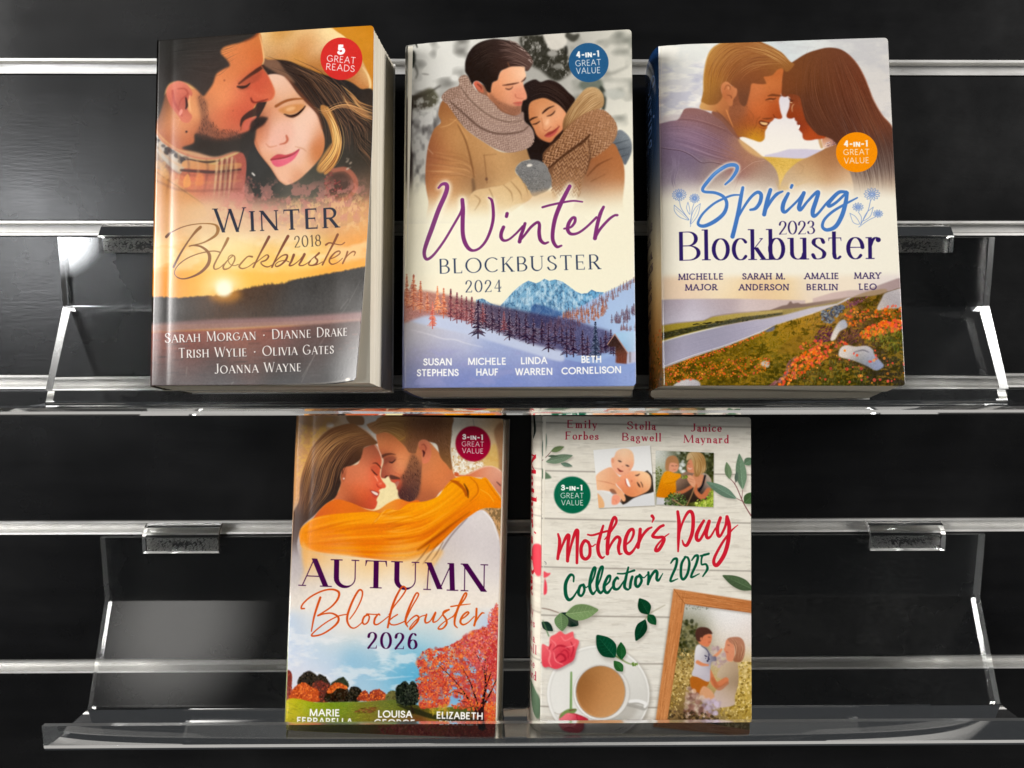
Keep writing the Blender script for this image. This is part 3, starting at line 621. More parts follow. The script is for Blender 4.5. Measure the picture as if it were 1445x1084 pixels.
    S.fill([(20, 680), (400, 655), (800, 640), (1290, 612), (1290, 700), (800, 690), (20, 730)], [(100, 690, (132, 104, 100)), (500, 670, (150, 112, 108)), (900, 655, (150, 116, 114)), (1200, 640, (166, 130, 126))], 8, .92, False, 14, 10)
    S.fill([(20, 726), (400, 712), (800, 690), (1290, 660), (1290, 1060), (20, 1060)], [(90, 760, (160, 84, 68)), (300, 745, (172, 92, 74)), (560, 720, (196, 110, 84)), (760, 705, (156, 86, 74)), (1000, 690, (110, 76, 70)), (1200, 680, (108, 84, 78)), (90, 830, (104, 76, 72)), (300, 830, (96, 74, 70)), (600, 800, (92, 74, 68)), (900, 800, (78, 66, 62)), (1150, 800, (64, 60, 57)), (100, 960, (74, 70, 71)), (400, 930, (70, 66, 66)), (800, 930, (56, 54, 52)), (1150, 950, (44, 43, 42))], 5, 1, False, 18, 7)
    for _ in range(150):
        x = rg.uniform(40, 1200); y = rg.uniform(715, 990); l = rg.uniform(15, 70)
        S.line([(x, y), (x + l, y - l * .035)], rg.uniform(2, 5), (176, 104, 86) if rg.random() < .35 and y < 830 else ((48, 46, 46) if rg.random() < .6 else (104, 98, 96)), 1.2, .4)
    for p, w in (([(1235, 440), (1190, 520), (1140, 600), (1080, 660), (1010, 760), (950, 860), (880, 990)], [1, 3, 2, 1, 2, 4, 2]), ([(1160, 545), (1110, 600)], 3), ([(935, 880), (885, 960)], 3), ([(245, 960), (250, 910)], 3), ([(490, 1005), (502, 990)], 4)): S.line(p, w, (176, 172, 166), 1, .55)
    S.line([(300, 1012), (640, 1008), (900, 1000), (1180, 985)], [2, 5, 3, 5], (214, 206, 190), 1, .6); S.ell(1185, 985, 18, 10, (230, 222, 206), 3, .9)
    # lettering
    S.z(200, 285, 3.87)
    S.text('Winter', (405, 186), (1080, 157), 132, 'roman', (44, 47, 62), small=.83)
    S.text('2018', (838, 265), (986, 257), 62, 'roman', (72, 58, 52), wt=.1)
    S.text('Sarah Morgan * Dianne Drake', (128, 783), (1162, 742), 53, 'roman', (244, 238, 232), small=.8, wt=.125, shadow=3)
    S.text('Trish Wylie * Olivia Gates', (205, 864), (1078, 837), 53, 'roman', (244, 238, 232), small=.8, wt=.125, shadow=3)
    S.text('Joanna Wayne', (402, 947), (877, 931), 53, 'roman', (244, 238, 232), small=.8, wt=.125, shadow=3)
    S.z(210, 290, 9.03)
    ink = [(250, 420, (104, 66, 46)), (320, 800, (92, 54, 44)), (350, 960, (100, 62, 50)), (600, 380, (146, 100, 62)), (870, 360, (168, 122, 62)), (760, 700, (152, 108, 74)), (640, 900, (136, 90, 66)), (900, 640, (160, 116, 76)), (1100, 740, (170, 126, 80)), (1500, 500, (120, 70, 52)), (1450, 780, (140, 92, 64)), (1700, 640, (124, 72, 54)), (1900, 740, (134, 82, 58)), (2300, 560, (130, 78, 56)), (2600, 680, (158, 104, 64))]
    def scr(pts, w): S.line(pts, w, ink, .8)
    scr([(215, 440), (250, 405), (310, 370), (420, 320), (560, 285), (720, 272), (840, 287), (880, 340), (860, 410), (790, 465), (680, 520), (515, 560)], [36, 34, 14, 11, 12, 12, 20, 46, 38, 26, 14, 14])
    scr([(655, 320), (600, 370), (520, 470), (440, 590), (370, 710), (312, 825)], [40, 36, 20, 22, 26, 30])
    scr([(512, 562), (570, 550), (660, 565), (740, 620), (775, 690), (755, 790), (670, 885), (560, 945), (440, 975), (355, 950), (325, 890), (370, 805), (480, 720), (620, 660), (760, 628), (840, 622), (905, 635)], [12, 16, 24, 34, 44, 44, 34, 22, 14, 11, 11, 11, 12, 12, 14, 14, 16])
    scr([(1008, 462), (975, 530), (920, 630), (860, 740), (828, 815), (845, 852), (905, 832), (955, 785)], [36, 34, 18, 20, 22, 16, 10, 10])
    scr([(1070, 682), (1000, 745), (950, 815), (965, 852), (1035, 828), (1090, 745), (1092, 690), (1050, 672), (1010, 712), (1030, 780), (1085, 806), (1140, 790)], [12, 14, 22, 20, 14, 18, 16, 12, 10, 10, 10, 12])
    scr([(1318, 692), (1262, 690), (1190, 760), (1152, 815), (1190, 842), (1262, 822), (1345, 765)], [22, 14, 20, 22, 16, 10, 12])
    S.z(370, 290, 9.03); ink = [(a - 1445, b, c) for a, b, c in ink]
    scr([(88, 440), (40, 530), (-30, 660), (-112, 825)], [36, 32, 20, 22])
    scr([(-85, 775), (0, 705), (58, 668), (82, 690), (48, 735), (-14, 762), (10, 800), (70, 820), (130, 795)], [9, 10, 12, 22, 18, 14, 16, 14, 10])
    scr([(332, 432), (270, 540), (190, 690), (126, 822)], [38, 32, 20, 22])
    scr([(128, 800), (200, 722), (270, 672), (322, 672), (308, 725), (250, 785), (190, 815), (168, 796), (205, 758), (285, 738), (345, 755)], [10, 12, 14, 22, 26, 20, 16, 12, 10, 10, 12])
    scr([(408, 668), (378, 745), (350, 800), (398, 795), (480, 735), (548, 660)], [34, 28, 20, 14, 10, 20])
    scr([(548, 660), (505, 745), (478, 792), (520, 802), (590, 770), (660, 708), (742, 645)], [34, 28, 18, 14, 10, 10, 16])
    scr([(742, 645), (692, 695), (722, 735), (705, 778), (650, 800), (604, 788), (628, 742)], [26, 18, 22, 24, 16, 14, 18])
    scr([(650, 802), (720, 790), (790, 755)], [10, 10, 10])
    scr([(988, 412), (940, 510), (870, 640), (790, 792)], [34, 30, 20, 22])
    scr([(832, 540), (880, 515), (960, 530), (1040, 540), (1088, 512)], [24, 18, 12, 12, 14])
    scr([(885, 722), (960, 695), (1025, 650), (1015, 620), (960, 638), (900, 700), (882, 752), (922, 786), (1000, 762), (1065, 712)], [10, 12, 16, 16, 18, 22, 20, 16, 10, 10])
    scr([(1132, 632), (1108, 700), (1070, 775)], [26, 22, 24]); scr([(1072, 765), (1130, 685), (1200, 632), (1242, 640), (1225, 682)], [10, 12, 18, 18, 10])
    S.z(370, 30, 9.03)
    S.ell(1025, 500, 270, 276, (214, 54, 49), 1.5)
    S.text('5', (985, 448), (1088, 448), 132, 'bold', wt=.28)
    S.text('GREAT', (838, 536), (1202, 568), 86, 'light'); S.text('READS', (824, 642), (1190, 674), 86, 'light')
    return S
SHEETS['winter_sunset'] = cover_winter_sunset()
def cover_winter_snow():
    S = Sheet(640, 985, [(570, 65), (893, 43.5), (897, 546), (568, 549)], 22)
    S.trace = (560, 35, 905, 560)
    S.z(555, 35, 3.87)
    CR = (246, 239, 214)
    S.a[:] = np.array((246, 239, 214), np.float32) / 255
    S.fill([(30, 0), (1350, 0), (1350, 1100), (30, 1100)], [(150, 200, (222, 220, 212)), (300, 250, (232, 230, 222)), (200, 600, (196, 194, 190)), (120, 800, (176, 172, 168)), (1250, 150, (226, 222, 208)), (1280, 450, (238, 234, 220)), (1250, 800, (244, 238, 216)), (900, 250, (160, 156, 148)), (1000, 350, (196, 194, 186)), (600, 1000, CR), (100, 1050, CR), (1250, 1050, CR)], 0, 1, False)
    S.mottle([(50, 60), (420, 60), (420, 420), (50, 460)], 60, (120, 118, 112), .72, .5, .9, 1.3, False, 6, 2)
    S.mottle([(80, 430), (300, 430), (250, 640), (180, 1000), (80, 1000)], 46, (96, 92, 90), .64, .5, .9, .7, False, 8, 2)
    S.mottle([(960, 60), (1320, 40), (1320, 620), (1180, 560), (980, 420)], 60, (140, 140, 130), .72, .5, .9, 1.2, False, 8, 2)
    DK = (58, 56, 48)
    S.fill([(690, 80), (830, 70), (900, 95), (960, 190), (975, 260), (940, 300), (880, 320), (800, 260), (740, 220)], DK, 10, .96, grain=30, gcell=10)
    S.mottle([(690, 80), (830, 70), (900, 95), (970, 190), (960, 300), (880, 320), (800, 260), (740, 220)], 22, (176, 172, 164), .72, .4, .9, .7, False, 6, 3)
    S.fill([(820, 50), (935, 55), (945, 120), (900, 150), (850, 140)], (224, 218, 206), 7, .95); S.ell(870, 170, 30, 18, (190, 186, 178), 6, .8); S.ell(905, 240, 26, 16, (170, 168, 160), 6, .7)
    S.line([(955, 70), (985, 85), (1010, 70)], [30, 40, 20], (66, 64, 56), 7, .9); S.ell(944, 152, 10, 26, (40, 38, 34), 5, .9)
    S.fill([(68, 160), (100, 150), (108, 190), (98, 240), (72, 230)], (42, 44, 38), 6, .95); S.line([(105, 230), (120, 270), (112, 300)], [14, 10, 8], (90, 88, 82), 6, .8)
    S.line([(106, 98), (118, 130)], [12, 6], (40, 42, 38), 3, .9); S.ell(165, 280, 22, 5, (150, 146, 140), 4, .7, 10); S.ell(750, 105, 24, 6, (120, 116, 108), 4, .0)
    S.line([(80, 400), (150, 400), (250, 345)], [10, 14, 6], (60, 56, 50), 6, .85)
    S.fill([(70, 420), (130, 380), (200, 360), (240, 420), (200, 465), (100, 470)], [(120, 420, (66, 58, 48)), (200, 400, (86, 84, 64)), (90, 450, (60, 52, 46))], 10, .92)
    S.mottle([(80, 430), (230, 400), (230, 480), (80, 500)], 22, (196, 194, 186), .62, .45, .8, .8, True, 5, 2)
    S.fill([(60, 440), (92, 450), (86, 640), (96, 760), (92, 960), (60, 980)], (46, 36, 34), 6, .93)
    S.fill([(230, 640), (275, 560), (270, 700), (210, 800)], (80, 74, 72), 9, .7)
    S.fill([(1020, 330), (1110, 300), (1150, 340), (1120, 380), (1050, 380)], (96, 104, 92), 10, .8); S.fill([(1130, 350), (1165, 380), (1160, 470), (1140, 470)], (52, 56, 48), 6, .9)
    S.fill([(1080, 120), (1120, 160), (1110, 220), (1180, 270), (1300, 230), (1180, 290), (1090, 240)], (150, 148, 138), 9, .7)
    S.ell(1210, 390, 60, 26, (196, 196, 186), 9, .9); S.ell(1100, 210, 30, 40, (180, 178, 168), 8, .8)
    S.fill([(30, 880), (1350, 880), (1350, 1110), (30, 1110)], CR, 60, .97, False)
    S.fill([(440, 330), (520, 360), (700, 500), (680, 520), (560, 480), (470, 400)], (150, 104, 80), 3)
    S.fill([(740, 560), (860, 600), (960, 520), (960, 600), (850, 720), (760, 660)], (60, 42, 36), 3)
    # woman's coat and far glove
    S.fill([(1185, 650), (1235, 588), (1280, 610), (1304, 650), (1306, 700), (1285, 755), (1262, 775), (1215, 690)], [(1220, 640, (110, 116, 122)), (1270, 640, (150, 156, 160)), (1270, 720, (112, 118, 124)), (1240, 690, (84, 90, 96))], 2, 1, True, 20, 4)
    for a, b in (((1210, 665), (1290, 640)), ((1225, 700), (1295, 680)), ((1245, 735), (1290, 718))): S.line([a, b], [5, 6, 2], (62, 66, 72), 2, .8, False)
    S.fill([(1030, 760), (1110, 715), (1200, 660), (1240, 720), (1262, 780), (1266, 860), (1255, 980), (1250, 1100), (980, 1100), (1010, 930)], [(1200, 720, (176, 112, 68)), (1240, 800, (186, 122, 78)), (1100, 800, (150, 92, 58)), (1150, 900, (196, 138, 96)), (1060, 900, (150, 116, 90)), (1200, 950, (214, 170, 126)), (1020, 1050, (226, 206, 170)), (1220, 1060, (240, 228, 196))], 3, 1, True, 8, 8, (860, 1075))
    S.line([(1060, 840), (1120, 780), (1200, 740)], [6, 9, 3], (110, 66, 42), 4, .7); S.line([(1080, 870), (1160, 830)], [5, 3], (120, 76, 50), 4, .6)
    # man's coat
    S.fill([(258, 432), (300, 420), (345, 520), (400, 590), (500, 660), (600, 712), (740, 690), (760, 740), (690, 770), (664, 815), (700, 860), (752, 925), (748, 965), (640, 1040), (600, 1110), (210, 1110), (186, 980), (168, 860), (178, 700), (212, 590), (252, 548), (238, 500)],
        [(270, 470, (150, 96, 58)), (300, 540, (176, 124, 76)), (215, 640, (150, 86, 52)), (290, 620, (192, 142, 92)), (200, 740, (146, 80, 52)), (260, 720, (180, 124, 80)), (350, 640, (196, 148, 96)), (440, 700, (204, 158, 106)), (390, 720, (160, 112, 70)), (480, 800, (184, 138, 92)), (600, 760, (208, 164, 112)), (700, 730, (170, 130, 88)), (580, 840, (190, 146, 100)), (200, 850, (172, 108, 66)), (300, 820, (198, 144, 94)), (380, 860, (176, 126, 82)), (450, 880, (140, 104, 74)), (620, 900, (214, 176, 126)), (720, 920, (214, 178, 128)), (250, 960, (212, 160, 112)), (400, 960, (222, 186, 136)), (560, 980, (230, 204, 156)), (700, 980, (226, 196, 150)), (400, 1060, (240, 226, 190)), (230, 1060, (236, 214, 176))], 2.5, 1, True, 8, 8, (900, 1085))
    S.hair([(180, 700), (290, 730), (400, 760), (440, 830)], [(170, 860), (280, 850), (380, 850), (430, 870)], 26, 10, [(150, 100, 64), (216, 166, 114), (132, 86, 56)], .35, .06, 2)
    S.line([(345, 525), (300, 560), (250, 575)], [3, 5, 3], (222, 176, 120), 2, .7); S.line([(345, 560), (390, 650), (420, 760), (438, 850)], [5, 9, 12, 6], (128, 86, 54), 4, .75)
    S.line([(300, 530), (345, 545), (400, 640)], [4, 4], (214, 164, 108), 2, .6); S.line([(180, 690), (210, 720)], 3, (230, 200, 170), 1, .7)
    S.line([(492, 728), (500, 800), (508, 880)], [5, 4], (132, 92, 60), 2, .75); S.line([(490, 728), (560, 722)], [4, 3], (140, 98, 64), 2, .6); S.ell(505, 858, 8, 9, (110, 76, 60), 2, .8)
    S.line([(430, 860), (436, 910), (430, 940)], [16, 20, 10], (112, 84, 62), 7, .7)
    S.fill([(420, 940), (520, 905), (600, 890), (690, 838), (728, 875), (752, 930), (735, 975), (640, 1010), (560, 1100), (400, 1100)], [(470, 950, (214, 176, 128)), (600, 920, (222, 188, 140)), (700, 860, (204, 162, 110)), (720, 930, (222, 190, 142)), (620, 990, (236, 214, 172)), (480, 1020, (238, 220, 182))], 3, .95, True, 10, 6, (950, 1085))
    for p in ([(520, 910), (540, 960), (530, 1010)], [(600, 890), (640, 930), (650, 980)], [(640, 870), (690, 930), (700, 970)], [(690, 842), (722, 900), (735, 950)], [(440, 945), (470, 975), (440, 1030)]): S.line(p, [4, 7, 2], (150, 108, 68), 3, .6)
    # woman: hair, face
    S.fill([(695, 420), (705, 350), (740, 322), (775, 312), (805, 326), (850, 314), (905, 334), (955, 380), (995, 425), (975, 490), (930, 560), (900, 500), (800, 520), (760, 560), (790, 640), (850, 660), (830, 760), (770, 775), (735, 720), (700, 560)],
        [(760, 370, (52, 42, 40)), (880, 360, (58, 44, 40)), (740, 450, (40, 34, 33)), (960, 440, (46, 36, 33)), (790, 700, (44, 36, 34)), (740, 600, (40, 34, 33))], 2.5, 1, True, 8, 5)
    S.hair([(720, 350), (820, 330), (930, 380), (985, 440)], [(730, 420), (820, 390), (900, 430), (955, 500)], 40, 3, [(86, 66, 58), (70, 54, 48), (34, 28, 28)], .5, .06)
    S.z(720, 100, 9.03)
    S.fill([(230, 500), (262, 430), (340, 395), (430, 380), (530, 418), (620, 470), (690, 540), (722, 600), (700, 680), (670, 780), (580, 870), (510, 945), (405, 915), (335, 855), (300, 775), (262, 705), (236, 640)],
        [(330, 450, (206, 138, 92)), (430, 430, (214, 146, 98)), (520, 480, (216, 152, 108)), (380, 530, (226, 162, 116)), (600, 560, (238, 180, 140)), (640, 640, (240, 176, 134)), (690, 590, (226, 152, 108)), (440, 660, (236, 176, 134)), (470, 730, (240, 184, 144)), (430, 760, (226, 156, 112)), (340, 780, (206, 134, 90)), (270, 560, (200, 128, 84)), (550, 690, (232, 160, 118)), (650, 730, (226, 150, 106)), (400, 870, (200, 124, 82)), (520, 900, (206, 128, 86)), (300, 680, (206, 138, 92)), (510, 560, (220, 156, 112)), (590, 800, (210, 130, 90))], 7, 1, True, 5, 14)
    S.line([(410, 575), (445, 540), (495, 505), (558, 482)], [14, 26, 20, 8], (52, 32, 28), 5, .95); S.line([(246, 665), (285, 640), (342, 622)], [22, 24, 10], (56, 34, 28), 5, .95)
    S.line([(468, 612), (515, 598), (550, 572), (568, 545)], [8, 16, 16, 10], (44, 26, 24), 4, .98); S.line([(282, 716), (330, 706), (375, 676)], [10, 18, 10], (44, 26, 24), 5, .95)
    S.fill([(440, 600), (500, 540), (570, 500), (570, 540), (510, 590)], (196, 128, 88), 12, .45); S.fill([(255, 690), (330, 640), (380, 650), (330, 695)], (196, 128, 82), 10, .5)
    S.line([(395, 640), (410, 720), (415, 780)], [16, 14, 8], (186, 112, 74), 10, .5); S.line([(425, 786), (455, 800), (490, 775), (520, 745)], [8, 10, 8, 10], (166, 84, 60), 6, .75)
    S.fill([(436, 866), (470, 825), (500, 810), (540, 796), (590, 766), (626, 738), (590, 790), (520, 846)], (160, 66, 58), 5); S.fill([(440, 868), (520, 836), (590, 790), (624, 742), (592, 815), (540, 862), (490, 884)], (196, 92, 82), 5)
    S.line([(436, 866), (500, 845), (560, 808), (626, 738)], [5, 8, 5], (100, 36, 38), 3, .85); S.line([(600, 720), (630, 750)], [5, 8], (170, 92, 70), 4, .7)
    S.ell(470, 690, 22, 44, (250, 206, 170), 14, .6, 20)
    # fur hood and scarf of the woman
    S.z(555, 35, 3.87)
    S.fill([(925, 560), (945, 500), (985, 440), (1020, 395), (1060, 358), (1110, 356), (1148, 392), (1153, 445), (1130, 475), (1060, 500), (980, 570), (940, 620)], [(1100, 400, (206, 172, 126)), (1040, 430, (190, 150, 104)), (970, 520, (150, 110, 72)), (1120, 460, (170, 132, 92)), (1000, 480, (186, 146, 100)), (940, 600, (120, 84, 56))], 3, 1, True, 20, 5)
    S.hair([(935, 590), (985, 480), (1050, 390), (1110, 362)], [(985, 560), (1040, 510), (1100, 470), (1150, 440)], 150, 3.4, [(220, 188, 142), (146, 108, 70), (196, 156, 110), (170, 130, 88)], .6, .08)
    SC = [(815, 745), (830, 700), (900, 640), (950, 575), (1010, 520), (1080, 485), (1150, 480), (1200, 520), (1226, 570), (1220, 625), (1180, 680), (1085, 745), (1065, 800), (1045, 850), (1015, 960), (1000, 1010), (885, 1010), (865, 900), (850, 830)]
    S.fill(SC, [(850, 740, (112, 76, 52)), (960, 620, (150, 106, 74)), (1100, 520, (168, 122, 88)), (1190, 590, (170, 126, 94)), (1000, 720, (120, 82, 58)), (1060, 660, (130, 90, 64)), (960, 820, (140, 98, 70)), (900, 800, (124, 86, 62)), (950, 920, (190, 150, 112)), (940, 990, (230, 206, 166))], 3, 1, True, 12, 5, (880, 1010))
    S.knit([(815, 745), (900, 640), (960, 570), (1080, 485), (1160, 482), (1226, 575), (1110, 620), (1040, 660), (880, 770), (840, 800)], 1, -.62, 23, 25, (192, 144, 106), (84, 54, 38), 7, .75)
    S.knit([(1060, 640), (1150, 590), (1226, 580), (1180, 680), (1085, 745), (1050, 700)], 1, -.75, 22, 25, (196, 150, 112), (88, 58, 42), 7, .75)
    S.knit([(900, 760), (1030, 660), (1070, 690), (1062, 800), (1030, 870), (1010, 960), (880, 960), (860, 860)], -.15, 1, 24, 25, (188, 142, 104), (92, 62, 46), 7, .7, True, (880, 985))
    S.line([(845, 800), (930, 730), (1040, 650), (1075, 615)], [8, 14, 16, 8], (70, 44, 32), 4, .8)
    S.line([(1068, 640), (1075, 740), (1050, 830)], [8, 10, 6], (96, 64, 46), 4, .6)
    # near glove
    S.fill([(664, 810), (690, 770), (722, 756), (770, 752), (812, 765), (838, 790), (850, 825), (864, 868), (846, 915), (800, 940), (760, 950), (738, 912), (700, 862)], [(720, 790, (124, 122, 120)), (800, 800, (134, 132, 130)), (830, 870, (124, 120, 116)), (760, 880, (112, 110, 108)), (770, 940, (150, 144, 134))], 2, 1, True, 34, 4)
    S.dabs([(670, 810), (740, 760), (830, 790), (856, 870), (770, 940)], 260, 4, 3, [(156, 154, 150), (96, 96, 96), (140, 138, 134)], .5)
    for a in ((800, 795), (838, 840), (845, 890)): S.ell(a[0], a[1], 22, 20, (138, 136, 133), 4, .6)
    S.ell(742, 783, 16, 8, (236, 228, 216), 2, .95, -10)
    S.fill([(700, 950), (780, 930), (870, 920), (900, 1000), (800, 1040), (720, 1030)], (214, 176, 132), 12, .65, fade=(930, 1050))
    # man: scarf, face, hair
    SM = [(352, 305), (378, 286), (402, 296), (425, 335), (450, 375), (520, 412), (575, 480), (650, 512), (706, 490), (715, 540), (755, 580), (768, 628), (745, 680), (690, 704), (620, 712), (540, 684), (470, 640), (400, 590), (345, 530), (300, 460), (262, 425), (262, 395), (300, 362), (350, 345)]
    S.fill(SM, [(380, 320, (150, 122, 106)), (300, 400, (140, 110, 94)), (420, 420, (172, 142, 126)), (340, 490, (122, 94, 80)), (480, 480, (168, 140, 124)), (450, 580, (150, 122, 108)), (560, 560, (176, 148, 134)), (650, 560, (150, 122, 110)), (560, 660, (156, 128, 114)), (700, 640, (182, 154, 140)), (740, 600, (170, 142, 130)), (650, 690, (150, 122, 108))], 3, 1, True, 12, 5)
    S.knit([(352, 305), (400, 296), (450, 375), (520, 412), (600, 500), (690, 520), (700, 560), (560, 560), (440, 470), (370, 400), (355, 340)], .72, .62, 17, 21, (204, 174, 156), (96, 72, 60), 5.5, .7)
    S.knit([(262, 425), (262, 395), (345, 350), (380, 420), (300, 450)], .75, -.6, 17, 20, (190, 158, 140), (84, 62, 52), 5.5, .7)
    S.knit([(290, 440), (370, 420), (450, 490), (560, 570), (700, 570), (768, 630), (740, 685), (620, 712), (500, 660), (400, 590), (340, 520)], .82, .5, 17, 21, (200, 170, 154), (92, 70, 60), 5.5, .7)
    S.line([(300, 430), (380, 500), (470, 575), (570, 610), (690, 600), (735, 570)], [8, 12, 12, 10, 6], (94, 70, 60), 4, .7)
    S.line([(360, 350), (420, 430), (520, 510), (620, 545), (700, 540)], [6, 9, 8, 5], (104, 80, 68), 4, .6)
    S.z(645, 50, 12.04)
    S.fill([(500, 1010), (560, 900), (590, 830), (680, 780), (700, 690), (780, 610), (900, 560), (1010, 555), (1140, 560), (1152, 650), (1164, 735), (1118, 830), (1124, 900), (1165, 1010), (1182, 1080), (1170, 1130), (1120, 1150), (1100, 1185), (1090, 1240), (1075, 1290), (1080, 1340), (1030, 1390), (950, 1390), (800, 1330), (660, 1220), (540, 1120)],
        [(800, 700, (238, 172, 132)), (1000, 640, (246, 190, 152)), (1100, 700, (250, 206, 172)), (700, 850, (232, 160, 118)), (620, 950, (222, 148, 106)), (900, 800, (240, 178, 138)), (1050, 900, (240, 176, 140)), (1140, 1050, (236, 164, 132)), (1030, 1040, (222, 134, 106)), (850, 1050, (238, 170, 130)), (700, 1080, (226, 154, 112)), (620, 1130, (190, 122, 88)), (760, 1200, (200, 134, 100)), (900, 1200, (226, 158, 122)), (1040, 1330, (196, 140, 112)), (920, 1340, (180, 122, 94)), (1000, 1130, (230, 160, 126))], 6, 1, True, 6, 16)
    S.fill([(560, 1020), (640, 1120), (800, 1200), (950, 1250), (1080, 1230), (1080, 1340), (1000, 1400), (900, 1390), (700, 1270), (540, 1120)], (120, 80, 62), 26, .5)
    S.dabs([(580, 1060), (700, 1150), (950, 1260), (1080, 1240), (1060, 1360), (950, 1380), (700, 1250)], 200, 10, 3, [(110, 72, 58), (140, 96, 76)], .4, (40, 110))
    S.line([(762, 890), (850, 880), (950, 865), (1040, 845)], [10, 26, 26, 12], (84, 48, 38), 6, .95); S.line([(1085, 830), (1130, 800), (1160, 760)], [10, 26, 16], (70, 42, 36), 6, .9)
    S.line([(812, 942), (860, 958), (905, 948), (940, 912)], [10, 20, 16, 8], (60, 36, 32), 5, .95); S.fill([(790, 930), (860, 900), (940, 890), (930, 920), (870, 945)], (206, 136, 100), 12, .5)
    S.line([(985, 1050), (990, 1090), (1040, 1110), (1120, 1120)], [16, 12, 12, 8], (176, 92, 72), 8, .7)
    S.line([(955, 1190), (1030, 1185), (1095, 1180)], [10, 24, 20], (196, 86, 78), 5, .95); S.line([(970, 1225), (1040, 1228), (1085, 1215)], [8, 24, 16], (214, 106, 94), 6, .9); S.line([(940, 1200), (1020, 1206), (1092, 1200)], [5, 9, 6], (130, 48, 48), 3, .9)
    S.fill([(115, 600), (120, 480), (170, 340), (250, 230), (370, 150), (520, 105), (640, 92), (800, 112), (980, 152), (1066, 220), (1155, 290), (1240, 380), (1282, 480), (1268, 545), (1205, 640), (1150, 640), (1138, 575), (1000, 566), (900, 572), (820, 602), (735, 645), (695, 725), (672, 800), (592, 842), (566, 930), (556, 1010), (500, 995), (425, 875), (335, 818), (270, 830), (235, 870), (170, 740), (120, 660)],
        [(300, 500, (44, 36, 34)), (500, 700, (42, 35, 33)), (600, 250, (58, 46, 42)), (800, 350, (60, 46, 42)), (1000, 250, (88, 70, 64)), (1150, 420, (110, 84, 76)), (1000, 480, (64, 46, 42)), (760, 560, (62, 44, 38)), (1200, 580, (96, 74, 66))], 5, 1, True, 8, 14)
    S.hair([(650, 120), (820, 160), (1000, 250), (1250, 420)], [(760, 540), (900, 500), (1060, 520), (1230, 600)], 110, 11, [(150, 122, 112), (96, 74, 66), (48, 36, 34), (120, 94, 86)], .55, .05)
    S.hair([(200, 300), (350, 200), (520, 130), (650, 110)], [(250, 700), (420, 560), (560, 480), (740, 540)], 70, 9, [(66, 54, 48), (36, 30, 29), (80, 64, 54)], .4, .05)
    S.dabs([(850, 110), (1000, 150), (1160, 290), (1290, 480), (1240, 500), (1120, 320), (960, 190)], 50, 26, 5, [(206, 186, 176), (176, 152, 142)], .6, (10, 60), 2)
    S.line([(850, 500), (880, 570)], [10, 16], (150, 96, 66), 6, .8)
    S.fill([(264, 870), (290, 820), (340, 822), (400, 880), (430, 960), (440, 1010), (400, 1010), (330, 960)], [(290, 860, (226, 116, 92)), (370, 910, (190, 96, 72)), (420, 980, (196, 116, 86))], 5); S.line([(330, 870), (390, 920), (400, 960)], [20, 26, 14], (110, 54, 44), 8, .8)
    # snow landscape
    S.z(570, 360, 9.03)
    sky = (248, 240, 212)
    S.fill([(-100, 300), (1600, 300), (3100, 100), (3100, 1900), (-100, 1900)], [(100, 500, (246, 232, 204)), (600, 500, sky), (1200, 500, sky), (2500, 300, (246, 240, 216))], 60, .5, False)
    S.z(730, 360, 8.5)
    MT = [(-500, 560), (-420, 545), (-330, 600), (-210, 635), (-60, 470), (0, 415), (60, 370), (130, 333), (220, 365), (270, 345), (322, 310), (380, 337), (450, 318), (540, 345), (620, 400), (700, 460), (765, 488), (840, 480), (890, 438), (950, 465), (1040, 470), (1000, 560), (780, 700), (300, 900), (100, 900), (-520, 800)]
    S.setclip(MT, False)
    S.fill(MT, [(0, 450, (128, 176, 204)), (300, 400, (110, 164, 196)), (500, 400, (116, 172, 202)), (200, 600, (146, 190, 214)), (600, 600, (140, 186, 216)), (400, 760, (74, 110, 160)), (100, 800, (110, 150, 186)), (900, 520, (110, 170, 210)), (-400, 620, (126, 166, 196))], 0, 1, False)
    S.mottle(MT, 26, (60, 96, 130), .62, .25, .7, .6, False, 0); S.mottle(MT, 60, (206, 228, 238), .6, .35, .75, .5, False, 0); S.fill([(180, 620), (330, 640), (540, 730), (420, 800), (240, 860), (160, 800)], (56, 86, 140), 16, .7)
    for _ in range(320):
        x, y = S.rng.uniform(-60, 760), S.rng.uniform(340, 780); l = S.rng.uniform(14, 70); d = .75 if x > 250 else -.9
        S.line([(x, y), (x + l, y + l * d + S.rng.normal(0, 8))], [2, 7, 2], (48, 80, 116) if S.rng.random() < .55 else (214, 234, 242), .8, .7)
    S.setclip()
    SL = [(1440, 285), (1300, 360), (1150, 430), (1000, 500), (800, 620), (500, 760), (260, 900), (260, 1500), (1500, 1500), (1500, 285)]
    S.fill(SL, [(1350, 450, (176, 196, 226)), (1000, 700, (170, 192, 226)), (1150, 800, (184, 206, 234)), (800, 900, (150, 170, 210)), (1200, 950, (176, 200, 230)), (1000, 1200, (150, 172, 214))], 4, 1, False)
    rg = S.rng
    def grove(n, xs, ys, h, w, cols, snow):
        P = sorted([(rg.uniform(0, 1), rg.uniform(0, 1)) for _ in range(n)], key=lambda p: p[1])
        for u, v in P:
            x = xs[0] + (xs[1] - xs[0]) * u; y0 = np.interp(x, *ys[0]); y1 = np.interp(x, *ys[1])
            S.pine(x, y0 + (y1 - y0) * v, rg.uniform(*h), w * rg.uniform(.8, 1.2), cols, snow, .9, 8)
    grove(90, (560, 1430), (([560, 1000, 1430], [740, 560, 330]), ([560, 800, 1100, 1430], [800, 740, 600, 380])), (50, 90), 36, [(120, 82, 84), (150, 104, 98), (96, 66, 76), (182, 132, 116)], None)
